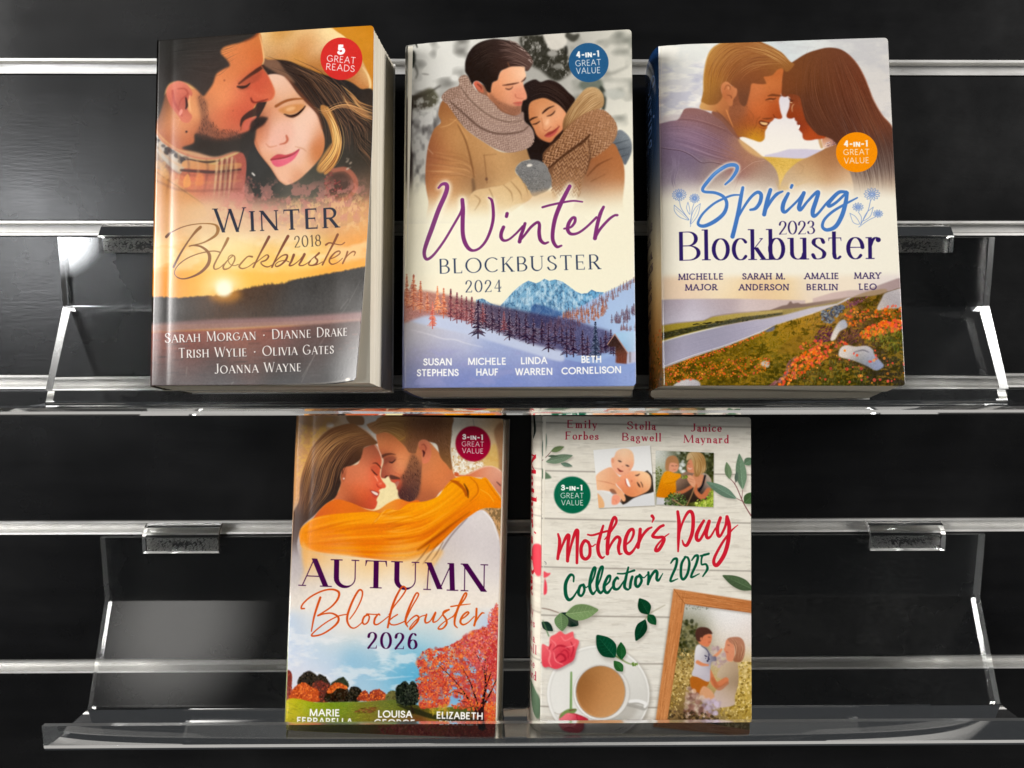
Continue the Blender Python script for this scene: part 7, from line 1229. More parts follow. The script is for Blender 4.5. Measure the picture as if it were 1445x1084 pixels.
    S.dabs([(500, 440), (590, 470), (600, 560), (500, 560)], 90, 12, 8, [(196, 170, 166), (206, 196, 176), (170, 140, 150)], .6, (0, 180), 2)
    # mother and boy
    S.fill([(660, 540), (674, 600), (672, 690), (650, 770), (640, 830), (520, 840), (505, 770), (530, 720), (580, 660), (530, 640), (545, 590), (590, 545)], [(600, 590, (206, 186, 160)), (650, 650, (150, 126, 100)), (600, 750, (190, 166, 140)), (560, 800, (206, 186, 180)), (650, 580, (176, 150, 122))], 2.5); S.line([(405, 545), (470, 590), (520, 690), (590, 660)], [20, 26, 40, 36], (206, 126, 86), 2)
    S.line([(500, 650), (540, 715), (600, 680)], [20, 30, 20], (176, 96, 60), 4, .6)
    S.fill([(595, 390), (640, 390), (650, 470), (640, 530), (600, 530), (588, 480), (574, 455), (582, 440)], [(600, 430, (226, 160, 126)), (630, 500, (206, 130, 96))], 2.5); S.fill([(600, 385), (640, 372), (690, 378), (716, 420), (715, 490), (690, 538), (640, 532), (655, 480), (645, 430), (620, 410)], [(650, 390, (176, 120, 96)), (700, 430, (190, 140, 110)), (680, 510, (150, 96, 70))], 2.5); S.hair([(620, 385), (650, 430), (660, 520)], [(700, 390), (716, 460), (690, 530)], 24, 5, [(206, 160, 126), (126, 80, 60)], .6, .06)
    S.line([(560, 455), (540, 480), (510, 505)], [14, 18, 20], (220, 150, 112), 2)
    S.fill([(355, 640), (420, 640), (475, 670), (450, 720), (420, 780), (380, 770), (352, 700)], (180, 104, 40), 2.5); S.fill([(440, 700), (500, 740), (510, 790), (450, 790), (410, 760)], (214, 160, 120), 3)
    S.fill([(395, 428), (430, 428), (470, 460), (500, 500), (520, 500), (525, 530), (495, 540), (485, 590), (475, 670), (400, 640), (360, 625), (375, 570), (380, 480)], [(420, 480, (226, 222, 220)), (400, 580, (206, 200, 206)), (460, 620, (190, 182, 190)), (500, 520, (80, 76, 96)), (450, 540, (214, 208, 212))], 2.5); S.line([(425, 430), (460, 455), (480, 490)], [6, 8, 5], (70, 66, 86), 1.5, .85); S.dabs([(445, 490), (480, 490), (480, 530), (450, 525)], 10, 8, 5, [(70, 66, 90)], .8)
    S.line([(400, 540), (430, 555), (470, 560)], [26, 22, 12], (216, 140, 100), 2)
    S.fill([(400, 380), (430, 350), (490, 352), (492, 400), (470, 436), (435, 430), (408, 410)], [(440, 400, (206, 120, 84)), (480, 390, (226, 140, 100))], 2.5); S.fill([(385, 350), (395, 318), (430, 305), (475, 315), (500, 350), (470, 352), (440, 365), (420, 400), (395, 395)], (84, 54, 46), 2.5); S.ell(424, 385, 8, 12, (206, 126, 90), 2)
    S.line([(470, 372), (484, 374)], [3, 5], (90, 50, 40), 1, .85); S.line([(474, 408), (486, 404)], 4, (150, 60, 50), 1, .8); S.line([(600, 425), (612, 428)], [3, 5], (110, 60, 46), 1, .8); S.line([(590, 470), (604, 476)], 4, (170, 70, 60), 1, .8)
    S.dabs([(320, 740), (360, 715), (440, 780), (450, 860), (500, 920), (320, 920)], 120, 16, 14, [(206, 176, 160), (150, 110, 96), (110, 76, 66), (226, 206, 190)], .65, (0, 180), 3); S.dabs([(440, 800), (540, 790), (540, 900), (450, 900)], 60, 14, 12, [(206, 190, 206), (170, 150, 170)], .6, (0, 180), 3)
    S.dabs([(210, 860), (500, 900), (560, 980), (400, 960), (200, 920)], 160, 10, 8, [(90, 70, 50), (150, 122, 80), (60, 48, 36)], .7)
    S.setclip(); S.line([(315, 150), (196, 922)], 4, (150, 96, 56), 1, .6, False); S.line([(315, 150), (780, 214)], 4, (130, 82, 48), 1, .6, False)
    # saucer, cup, roses
    S.z(745, 840, 5.16)
    S.ell(520, 735, 378, 366, (130, 122, 112), 14, .5); S.ell(510, 722, 375, 358, [(200, 650, (232, 230, 224)), (300, 450, (226, 224, 216)), (520, 400, (228, 226, 219)), (800, 600, (226, 224, 217)), (850, 800, (206, 203, 196)), (700, 950, (214, 211, 204)), (450, 1000, (224, 221, 214)), (250, 900, (230, 228, 222))], 2)
    t = np.linspace(0, 2 * np.pi, 60); S.line(np.c_[510 + 368 * np.cos(t), 722 + 351 * np.sin(t)], 7, (246, 244, 240), 2, .8, False); S.line(np.c_[510 + 352 * np.cos(t), 722 + 336 * np.sin(t)], 5, (206, 203, 196), 3, .6, False)
    S.fill([(560, 900), (720, 800), (800, 830), (720, 930), (600, 980)], (170, 164, 154), 18, .55)
    S.line([(735, 785), (800, 780), (850, 795), (845, 825), (780, 812), (725, 800)], [26, 30, 34, 26, 22], (150, 146, 138), 4, .6); S.line([(735, 775), (800, 772), (855, 792), (848, 815)], [22, 24, 28, 18], (238, 236, 232), 2)
    S.ell(533, 712, 206, 205, (150, 144, 136), 8, .6); S.ell(533, 710, 204, 203, [(400, 650, (240, 238, 234)), (650, 800, (226, 223, 217)), (530, 560, (246, 244, 241)), (480, 880, (240, 238, 234)), (700, 640, (214, 210, 203))], 1.5); S.ell(526, 703, 184, 193, (170, 160, 148), 2)
    S.ell(526, 704, 178, 188, [(400, 640, (150, 100, 56)), (380, 760, (158, 106, 62)), (480, 540, (170, 120, 72)), (600, 600, (196, 142, 90)), (550, 720, (194, 138, 86)), (660, 760, (206, 154, 102)), (530, 870, (206, 156, 106)), (450, 820, (186, 130, 78))], 2)
    S.line(np.c_[526 + 174 * np.cos(t[8:30]), 704 + 184 * np.sin(t[8:30])], 8, (214, 166, 118), 3, .6, False)
    GD = (30, 70, 46)
    S.line([(635, 440), (680, 470), (740, 500), (790, 505)], [10, 9, 6], (130, 150, 90), 1); S.line([(640, 445), (690, 470)], 8, (90, 120, 66), 1); leaf((632, 452), (500, 290), 132, (28, 76, 52)); leaf((680, 468), (676, 342), 70, (40, 92, 52)); leaf((688, 555), (625, 478), 62, (52, 104, 56)); S.dabs([(755, 495), (795, 490), (790, 515), (760, 515)], 14, 8, 6, [(120, 150, 70), (90, 120, 56)], .9)
    S.line([(100, 98), (160, 108), (225, 130)], [5, 6, 4], (110, 84, 70), 1); leaf((365, 218), (240, 130), 96, (34, 52, 44)); leaf((275, 138), (512, 106), 116, (128, 154, 104), (176, 196, 146)); leaf((238, 130), (248, 262), 100, (112, 140, 96), (160, 184, 134)); leaf((100, 200), (180, 262), 60, (40, 62, 52)); S.line([(108, 190), (150, 300)], [6, 8], (96, 130, 90), 1)
    S.line([(885, 130), (850, 180)], 5, (140, 130, 90), 1); S.line([(880, 135), (1000, 70)], [4, 3], (150, 140, 110), 1); leaf((880, 138), (812, 22), 92, GD); leaf((875, 140), (932, 215), 62, (36, 84, 52)); leaf((855, 178), (785, 332), 80, (28, 66, 46))
    def rose(P, base, petals, sh=True):
        if sh: S.fill(np.array(P) + [8, 14], (110, 90, 90), 12, .45)
        S.fill(P, base, 2)
        for q, w, c in petals: S.line(q, w, c, 2.5, .9)
    R, Dk, Lt = (226, 78, 92), (176, 40, 58), (246, 136, 140)
    rose([(98, 380), (110, 360), (150, 375), (160, 310), (200, 285), (235, 262), (270, 285), (325, 265), (335, 310), (370, 335), (350, 400), (330, 470), (280, 505), (205, 540), (150, 525), (120, 530), (98, 500)], [(130, 420, (236, 110, 116)), (200, 320, (240, 104, 110)), (280, 320, (236, 96, 104)), (340, 340, (240, 110, 116)), (250, 430, (206, 54, 70)), (200, 460, (226, 82, 96)), (300, 440, (214, 64, 80)), (200, 520, (226, 76, 90)), (120, 500, (222, 70, 86))],
         [([(130, 380), (160, 420), (150, 480), (165, 520)], [6, 14, 8], Lt), ([(160, 320), (200, 360), (190, 400)], [5, 10, 5], Lt), ([(180, 400), (220, 370), (270, 375), (300, 400)], [6, 14, 6], Dk), ([(200, 460), (230, 430), (260, 440), (270, 470), (230, 490)], [8, 16, 10], Dk), ([(235, 420), (265, 400), (290, 420), (290, 460)], [6, 12, 8], (190, 44, 62)), ([(185, 420), (200, 480), (250, 505)], [6, 10, 6], Lt), ([(240, 300), (270, 330), (330, 300)], [6, 9, 5], Lt), ([(310, 340), (330, 390), (310, 450)], [6, 10, 5], Dk), ([(270, 380), (320, 370), (345, 350)], [5, 9, 4], Lt), ([(165, 360), (150, 400)], [8, 5], Dk)])
    S.line([(312, 562), (310, 680), (308, 840)], [12, 14, 16], (110, 146, 86), 1.5); S.line([(316, 565), (314, 830)], 4, (170, 196, 136), 1, .7, False)
    rose([(222, 900), (240, 860), (300, 850), (350, 868), (410, 890), (435, 908), (405, 930), (405, 990), (370, 1025), (300, 1022), (250, 1005), (222, 960)], [(280, 890, (236, 120, 130)), (260, 950, (240, 140, 150)), (330, 960, (226, 86, 106)), (380, 930, (206, 50, 72)), (310, 1005, (206, 56, 76)), (420, 908, (190, 50, 66))],
         [([(235, 970), (280, 975), (340, 965), (350, 900)], [5, 9, 6], (250, 170, 176)), ([(350, 870), (360, 930), (400, 950)], [6, 12, 8], Dk), ([(260, 1000), (300, 985), (340, 1000)], [5, 9, 5], Dk), ([(300, 855), (380, 880), (430, 906)], [5, 7, 4], (160, 40, 50))])
    S.fill([(222, 900), (240, 860), (290, 830), (350, 830), (330, 860), (280, 860), (240, 890)], (120, 144, 84), 2); S.line([(300, 840), (345, 832)], [8, 4], (110, 70, 56), 1.5); S.line([(190, 858), (210, 868), (240, 866)], 4, (150, 140, 120), 1, .7)
    S.dabs([(600, 1010), (720, 975), (740, 985), (640, 1020)], 10, 12, 3, [(160, 156, 150)], .7, (-20, -10))
    S.z(770, 710, 7.227)
    S.fill([(-10, 780), (0, 790), (12, 830), (14, 900), (4, 930), (-20, 930)], (232, 76, 92), 2); S.fill([(-20, 700), (20, 716), (50, 715), (40, 738), (0, 764), (-20, 760)], (236, 92, 104), 2); S.line([(-10, 600), (6, 612), (4, 630)], 5, (90, 84, 90), 1)
    # upright leaf at the right
    S.z(900, 710, 7.23)
    leaf((1190, 880), (872, 735), 118, (84, 104, 74))
    # title
    RR = [(100, 400, (204, 44, 58)), (700, 300, (198, 40, 56)), (1500, 300, (206, 44, 60)), (2000, 500, (200, 42, 58))]; GG = [(250, 800, (18, 92, 66)), (800, 800, (16, 86, 62)), (1500, 700, (20, 92, 66))]
    jobs = []
    def T(col, *st):
        for p, w in st: jobs.append((S.x0, col, p, w))
    S.z(770, 710, 7.227)
    T(RR, ([(130, 318), (146, 400), (125, 570)], [20, 36, 30]), ([(125, 560), (170, 440), (210, 350), (238, 335), (228, 450), (225, 590)], [20, 22, 32, 40, 34, 34]), ([(228, 580), (260, 440), (300, 310), (326, 285), (325, 400), (320, 610)], [22, 24, 34, 42, 36, 28]),
      ([(440, 400), (400, 385), (365, 450), (370, 540), (410, 570), (450, 530), (450, 430), (420, 385), (470, 440), (510, 420)], [30, 34, 36, 36, 34, 34, 32, 24, 14, 12]), ([(590, 232), (560, 330), (535, 440), (545, 520), (575, 558), (602, 545)], [24, 34, 38, 36, 26, 12]), ([(432, 322), (480, 328), (560, 305), (630, 285)], [18, 22, 22, 22]),
      ([(605, 370), (660, 300), (722, 200), (715, 148), (690, 165), (655, 280), (635, 400), (632, 515)], [12, 20, 26, 30, 34, 38, 40, 38]), ([(632, 500), (680, 400), (730, 345), (760, 370), (745, 450), (755, 515), (780, 515)], [20, 26, 32, 36, 36, 26, 14]),
      ([(815, 430), (870, 380), (900, 310), (890, 265), (850, 290), (815, 380), (815, 480), (855, 515), (905, 470), (950, 380)], [16, 22, 28, 30, 36, 40, 40, 34, 24, 16]), ([(968, 265), (960, 350), (945, 450)], [34, 36, 34]), ([(945, 440), (985, 340), (1040, 270), (1085, 245)], [18, 28, 30, 18]))
    S.z(900, 710, 7.23)
    T(RR, ([(150, 130), (165, 155), (150, 195)], [34, 26, 10]), ([(265, 225), (220, 250), (155, 330), (200, 348), (260, 345), (270, 380), (220, 470), (185, 480), (200, 430), (270, 350), (322, 310)], [28, 30, 32, 32, 30, 34, 36, 34, 22, 16, 10]),
      ([(412, 85), (425, 200), (420, 350), (415, 490)], [30, 40, 34, 18]), ([(425, 330), (460, 200), (510, 100), (550, 85), (570, 150), (560, 300), (510, 420), (475, 420), (458, 375)], [14, 22, 30, 36, 38, 38, 34, 26, 12]),
      ([(680, 175), (640, 240), (605, 320), (610, 370), (640, 370), (690, 280), (735, 180), (705, 300), (715, 350), (750, 335), (800, 250)], [26, 36, 40, 36, 28, 26, 34, 36, 34, 22, 16]), ([(850, 145), (820, 240), (825, 320), (850, 330), (900, 230), (918, 135)], [32, 38, 36, 24, 26, 34]), ([(918, 135), (940, 230), (930, 380), (890, 520), (820, 625), (785, 615), (790, 550), (870, 400), (960, 280), (1030, 218)], [34, 40, 42, 42, 40, 36, 30, 26, 18, 8]))
    S.z(770, 710, 7.227)
    T(GG, ([(285, 800), (285, 745), (250, 735), (205, 820), (205, 930), (235, 985), (280, 960), (330, 880)], [16, 22, 30, 36, 38, 34, 22, 14]), ([(385, 830), (350, 850), (335, 920), (365, 945), (395, 890), (385, 830), (410, 860), (440, 840)], [24, 30, 30, 24, 26, 24, 12, 10]),
      ([(440, 860), (490, 760), (510, 670), (490, 665), (460, 760), (450, 860), (480, 925), (515, 890)], [12, 18, 24, 28, 32, 34, 28, 14]), ([(515, 880), (560, 770), (585, 660), (562, 660), (530, 760), (525, 860), (560, 915), (600, 870)], [12, 18, 24, 28, 32, 34, 28, 14]), ([(600, 850), (650, 800), (660, 745), (635, 750), (600, 830), (600, 890), (635, 912), (690, 840)], [14, 20, 24, 28, 34, 34, 28, 14]),
      ([(740, 770), (725, 760), (695, 810), (700, 870), (745, 870), (800, 790)], [22, 26, 32, 32, 24, 12]), ([(845, 655), (820, 760), (805, 850), (835, 880), (860, 870)], [20, 30, 32, 24, 12]), ([(735, 718), (800, 718), (860, 700), (905, 685)], [16, 18, 20, 24]), ([(885, 750), (870, 800), (862, 860)], [28, 30, 28]),
      ([(965, 740), (925, 760), (918, 830), (945, 850), (980, 790), (960, 730), (1000, 760), (1040, 725)], [26, 30, 32, 28, 28, 24, 12, 10]), ([(1050, 705), (1052, 760), (1045, 825)], [24, 28, 26]))
    S.z(900, 710, 7.23)
    T(GG, ([(112, 815), (140, 740), (180, 690), (200, 710), (195, 770), (215, 785), (258, 715)], [18, 26, 30, 32, 30, 24, 8]),
      ([(340, 610), (370, 570), (402, 570), (390, 650), (335, 790), (410, 770)], [14, 24, 28, 28, 24, 10]), ([(490, 545), (450, 620), (445, 740), (470, 775), (510, 720), (530, 620), (515, 555), (480, 545)], [22, 28, 28, 26, 28, 28, 22, 14]), ([(555, 580), (590, 535), (618, 540), (600, 620), (548, 750), (632, 718)], [14, 24, 28, 28, 24, 10]),
      ([(725, 515), (665, 535), (655, 620), (700, 620), (715, 670), (668, 745)], [24, 20, 18, 22, 28, 14]), ([(645, 535), (690, 525), (730, 512)], [18, 22, 22]))
    for ox, c, p, w in jobs: S.z(ox, 710, 7.227); S.line(p, np.array(w) * 1.6, (238, 233, 220), 8, .5)
    for ox, c, p, w in jobs:
        S.z(ox, 710, 7.227); k = (ox - 770) * 7.227; S.line(p, w, [(a - k, b, q) for a, b, q in c], .8)
    return S
SHEETS['mothers_day'] = cover_mothers_day()
# ------------------------------------------------------------------ materials
def m_panel():
    m, N, L, b = mat('black_laminate')
    v = coords(N, L, (1, 1, 1)); fine = node(N, 'ShaderNodeTexNoise', Scale=420., Detail=4.); L.new(coords(N, L, (.35, 1, 1.6)), fine.inputs['Vector'])
    sm = node(N, 'ShaderNodeTexNoise', Scale=9., Detail=5., Roughness=.62); L.new(v, sm.inputs['Vector'])
    r = ramp(N, [(.32, g(.23)), (.5, g(.28)), (.72, g(.37))]); L.new(sm.outputs['Fac'], r.inputs[0]); L.new(r.outputs[0], b.inputs['Roughness'])
    wv = node(N, 'ShaderNodeTexNoise', Scale=60., Detail=3.); L.new(coords(N, L, (.12, 1, 1.4)), wv.inputs['Vector'])
    c = ramp(N, [(.3, (.0022, .0022, .0025, 1)), (.7, (.0048, .0048, .0052, 1))]); L.new(wv.outputs['Fac'], c.inputs[0]); L.new(c.outputs[0], b.inputs['Base Color'])
    ad = node(N, 'ShaderNodeMath', operation='ADD'); L.new(fine.outputs['Fac'], ad.inputs[0]); L.new(wv.outputs['Fac'], ad.inputs[1])
    bp = node(N, 'ShaderNodeBump', Strength=.07, Distance=.0006); L.new(ad.outputs[0], bp.inputs['Height']); L.new(bp.outputs[0], b.inputs['Normal'])
    b.inputs['Specular IOR Level'].default_value = .5
    return m
def m_alu():
    m, N, L, b = mat('aluminium_insert')
    n = node(N, 'ShaderNodeTexNoise', Scale=230., Detail=5., Roughness=.7); L.new(coords(N, L, (.5, 1, 1)), n.inputs['Vector'])
    c = ramp(N, [(.24, (.46, .44, .40, 1)), (.36, (.74, .73, .70, 1)), (.7, (.82, .81, .79, 1))]); L.new(n.outputs['Fac'], c.inputs[0]); L.new(c.outputs[0], b.inputs['Base Color'])
    b.inputs['Metallic'].default_value = .75
    n2 = node(N, 'ShaderNodeTexNoise', Scale=25., Detail=4.); L.new(coords(N, L), n2.inputs['Vector'])
    r = ramp(N, [(.3, g(.34)), (.7, g(.52))]); L.new(n2.outputs['Fac'], r.inputs[0]); L.new(r.outputs[0], b.inputs['Roughness'])
    return m
def m_acrylic(dust=.005):
    m, N, L, b = mat('clear_acrylic')
    b.inputs['Transmission Weight'].default_value = 1; b.inputs['IOR'].default_value = 1.49; b.inputs['Base Color'].default_value = (.985, .99, .985, 1)
    n = node(N, 'ShaderNodeTexNoise', Scale=14., Detail=6., Roughness=.65); L.new(coords(N, L), n.inputs['Vector'])
    r = ramp(N, [(.35, g(.012)), (.6, g(.03)), (.8, g(.12))]); L.new(n.outputs['Fac'], r.inputs[0]); L.new(r.outputs[0], b.inputs['Roughness'])
    d = node(N, 'ShaderNodeBsdfDiffuse'); d.inputs['Color'].default_value = (.75, .75, .73, 1)
    sc = node(N, 'ShaderNodeTexNoise', Scale=520., Detail=3.); L.new(coords(N, L, (.5, 1, 1)), sc.inputs['Vector'])
    mul = node(N, 'ShaderNodeMath', operation='MULTIPLY'); L.new(n.outputs['Fac'], mul.inputs[0]); L.new(sc.outputs['Fac'], mul.inputs[1])
    fr = ramp(N, [(.2, g(dust * .12)), (.34, g(dust)), (.46, g(dust * 3.2))]); L.new(mul.outputs[0], fr.inputs[0])
    mx = node(N, 'ShaderNodeMixShader'); L.new(fr.outputs[0], mx.inputs[0]); L.new(b.outputs[0], mx.inputs[1]); L.new(d.outputs[0], mx.inputs[2])
    L.new(mx.outputs[0], N['Material Output'].inputs['Surface'])
    return m
def m_acrylic_edge():
    m, N, L, b = mat('sawn_acrylic_edge')
    b.inputs['Transmission Weight'].default_value = .9; b.inputs['IOR'].default_value = 1.49; b.inputs['Roughness'].default_value = .16
    b.inputs['Base Color'].default_value = (.86, .88, .87, 1)
    return m
def m_glue():
    m, N, L, b = mat('dried_glue')
    b.inputs['Base Color'].default_value = (.78, .78, .75, 1); b.inputs['Roughness'].default_value = .5
    w = node(N, 'ShaderNodeTexNoise', Scale=330., Detail=3., Distortion=2.5); L.new(coords(N, L, (1, .05, 1)), w.inputs['Vector'])
    ds = node(N, 'ShaderNodeVectorMath', operation='LENGTH'); mp = node(N, 'ShaderNodeMapping'); mp.inputs['Location'].default_value = (-.5 * 1.7, 0, -.5 * 1.7); mp.inputs['Scale'].default_value = (1.7, 0, 1.7)
    tc = node(N, 'ShaderNodeTexCoord'); L.new(tc.outputs['Generated'], mp.inputs[0]); L.new(mp.outputs[0], ds.inputs[0])
    ad = node(N, 'ShaderNodeMath', operation='MULTIPLY_ADD'); ad.inputs[1].default_value = .28; L.new(ds.outputs['Value'], ad.inputs[0]); L.new(w.outputs['Fac'], ad.inputs[2])
    r = ramp(N, [(.62, g(.04)), (.68, g(.75)), (.76, g(.85)), (.8, g(.1))]); L.new(ad.outputs[0], r.inputs[0])
    t = node(N, 'ShaderNodeBsdfTransparent'); mx = node(N, 'ShaderNodeMixShader')
    L.new(r.outputs[0], mx.inputs[0]); L.new(t.outputs[0], mx.inputs[1]); L.new(b.outputs[0], mx.inputs[2]); L.new(mx.outputs[0], N['Material Output'].inputs['Surface'])
    return m
def m_pages():
    m, N, L, b = mat('cut_pages')
    n = node(N, 'ShaderNodeTexNoise', Scale=1., Detail=3., Roughness=.7); L.new(coords(N, L, (5, 900, 5)), n.inputs['Vector'])
    n2 = node(N, 'ShaderNodeTexNoise', Scale=1., Detail=4.); L.new(coords(N, L, (22, 130, 22)), n2.inputs['Vector'])
    ad = node(N, 'ShaderNodeMix', data_type='FLOAT'); ad.inputs[0].default_value = .3; L.new(n.outputs['Fac'], ad.inputs[2]); L.new(n2.outputs['Fac'], ad.inputs[3])
    c = ramp(N, [(.3, (.60, .53, .41, 1)), (.5, (.74, .68, .56, 1)), (.7, (.82, .77, .66, 1))]); L.new(ad.outputs[0], c.inputs[0]); L.new(c.outputs[0], b.inputs['Base Color'])
    b.inputs['Roughness'].default_value = .85; b.inputs['Specular IOR Level'].default_value = .15
    bp = node(N, 'ShaderNodeBump', Strength=.5, Distance=.0004); L.new(n.outputs['Fac'], bp.inputs['Height']); L.new(bp.outputs[0], b.inputs['Normal'])
    return m
def ink(a):
    # the press: ink takes up the colours a little denser, with the fine grain of a printed photograph
    rg = np.random.default_rng(7); h, w = a.shape[:2]
    n = (fbm(rg, h, w, 5, 3) - .5) * .085 + (rg.random((h, w), dtype=np.float32) - .5) * .05
    lum = a.mean(2); a = lum[..., None] + (a - lum[..., None]) * 1.01
    lin = np.clip(a * (1 + n[..., None] * (1.1 - lum[..., None])), 0, 1) ** 2.2
    return (np.clip(lin ** 1.06 - .008, 0, 1) * 1.01) ** (1 / 2.2)
def m_print(name, S, rough=.22):
    """glossy printed card: the sheet's art (drawn above) as the ink"""
    img = bpy.data.images.new(name, S.w, S.h)
    px = np.ones((S.h, S.w, 4), np.float32); px[..., :3] = ink(S.a)[::-1]
    img.pixels.foreach_set(px.ravel()); img.update(); img.pack()
    m, N, L, b = mat(name)
    t = N.new('ShaderNodeTexImage'); t.image = img; t.extension = 'EXTEND'; t.interpolation = 'Cubic'
    uv = N.new('ShaderNodeUVMap'); L.new(uv.outputs[0], t.inputs[0]); L.new(t.outputs[0], b.inputs['Base Color'])
    n = node(N, 'ShaderNodeTexNoise', Scale=28., Detail=5.); L.new(coords(N, L), n.inputs['Vector'])
    r = ramp(N, [(.3, g(rough - .04)), (.7, g(rough + .06))]); L.new(n.outputs['Fac'], r.inputs[0]); L.new(r.outputs[0], b.inputs['Roughness'])
    n3 = node(N, 'ShaderNodeTexNoise', Scale=900., Detail=2.); L.new(coords(N, L), n3.inputs['Vector'])
    bp = node(N, 'ShaderNodeBump', Strength=.05, Distance=.0003); L.new(n3.outputs['Fac'], bp.inputs['Height']); L.new(bp.outputs[0], b.inputs['Normal'])
    b.inputs['Specular IOR Level'].default_value = .45
    return m
def m_card(name, c, rough=.5):
    m, N, L, b = mat(name)
    n = node(N, 'ShaderNodeTexNoise', Scale=60., Detail=4.); L.new(coords(N, L), n.inputs['Vector'])
    r = ramp(N, [(.3, (c[0] * .88, c[1] * .88, c[2] * .88, 1)), (.7, (c[0], c[1], c[2], 1))]); L.new(n.outputs['Fac'], r.inputs[0]); L.new(r.outputs[0], b.inputs['Base Color'])
    b.inputs['Roughness'].default_value = rough
    return m
PANEL, ALU, ACR, EDGE, GLUE, PAGES = m_panel(), m_alu(), m_acrylic(), m_acrylic_edge(), m_glue(), m_pages()
CARD = m_card('white_card', (.8, .79, .76))

# ------------------------------------------------------------------ the slat wall
wall = thing('slat_wall', 'black slat wall with pale metal strips in its grooves behind both shelves', 'slat wall', (0, .018, -.62))
XL, XR, GH, PITCHZ = -.72, .78, .0094, .1
for k in range(-2, 6):
    zt = -k * PITCHZ - GH; zb = -(k + 1) * PITCHZ
    bv = .0007
    v, f, n = strip([(.018, zb), (bv, zb), (0, zb + bv), (0, zt - bv), (bv, zt), (.018, zt)], XL, XR)
    f += [tuple(range(n))[::-1], tuple(range(n, 2 * n))]
    p = mesh_obj('panel', [(a, b - .018, c + .62) for a, b, c in v], f, PANEL, wall)
for k in range(-1, 6):
    z = -k * PITCHZ
    prof = [(-.0008, z - .0001), (-.0008, z - .0016), (.0008, z - .002), (.0046, z - .0024), (.0052, z - .0068), (.0012, z - .0076), (-.0006, z - .0079), (-.0008, z - .0093),
            (.0006, z - .00935), (.0085, z - .00935), (.0085, z - .0001)]
    v, f, n = strip(prof, XL, XR)
    f += [tuple(range(n))[::-1], tuple(range(n, 2 * n))]
    mesh_obj('groove_strip', [(a, b - .018, c + .62) for a, b, c in v], f, ALU, wall)

# ------------------------------------------------------------------ acrylic shelves
def fillet(P, r, n=5):
    out = [P[0]]
    for i in range(1, len(P) - 1):
        a, b, c = (np.array(P[j], float) for j in (i - 1, i, i + 1))
        u = (a - b) / np.linalg.norm(a - b); w = (c - b) / np.linalg.norm(c - b)
        ang = math.acos(np.clip(u @ w, -1, 1)); d = r / math.tan(ang / 2)
        p, q = b + u * d, b + w * d
        for t in np.linspace(0, 1, n): out.append(tuple((1 - t) ** 2 * p + 2 * t * (1 - t) * b + t * t * q))
    out.append(P[-1]); return out
def bent(P, th, x0, x1, r=.004):
    C = np.array(fillet(P, r)); T = np.gradient(C, axis=0); T /= np.linalg.norm(T, axis=1)[:, None]
    Nn = np.c_[-T[:, 1], T[:, 0]] * th / 2
    prof = [tuple(p) for p in np.vstack([C + Nn, (C - Nn)[::-1]])]
    v, f, n = strip(prof, x0, x1); slots = [0] * len(f); m = len(C)
    slots[m - 1] = 1; slots[n - 1] = 1
    for i in range(m - 1):                 # end caps as quads between the two skins
        j = n - 1 - i
        f += [(i, j, j - 1, i + 1), (n + i, n + i + 1, n + j - 1, n + j)]; slots += [1, 1]
    return v, f, slots
def shelf(z0, xl, xr, ledge, label, clips):
    t = thing('acrylic_shelf', label, 'shelf', ((xl + xr) / 2, -.05, z0 + ledge - .002), (0, 0, 0), 'clear acrylic shelves on the slat wall')
    off = np.array(t.location)
    P = [(-.0022, z0 - .1105), (-.0022, z0 - .1555), (-.0335, z0 + ledge - .0035), (-.0815, z0 + ledge), (-.0815, z0 - .199)]
    v, f, s = bent(P, .003, xl, xr)
    mesh_obj('bent_sheet', [tuple(np.array(p) - off) for p in v], f, [ACR, EDGE], t, None, False, s)
    for cx in clips:
        w = .0255
        P = [(-.0062, z0 - .1205), (-.0062, z0 - .1105), (-.0022, z0 - .1050), (.0010, z0 - .1030), (.0030, z0 - .1029)]
        v, f, s = bent(P, .0024, cx - w, cx + w, .001)
        c = mesh_obj('hanging_clip', [tuple(np.array(p) - off) for p in v], f, [ACR, EDGE], t, None, False, s)
        v, f = box(cx - w + .0008, cx + w - .0008, -.00495, -.0038, z0 - .1203, z0 - .1113)
        mesh_obj('glue_patch', [tuple(np.array(p) - off) for p in v], f, GLUE, c)
    return t
shelf(0, -.287, .318, -.2122, 'upper clear acrylic shelf, the three thick paperbacks standing on it', (-.2337, .2637))
shelf(-.2, -.274, .328, -.2150, 'lower clear acrylic shelf, the autumn and white coffee-cup paperbacks standing on it', (-.2187, .2735))

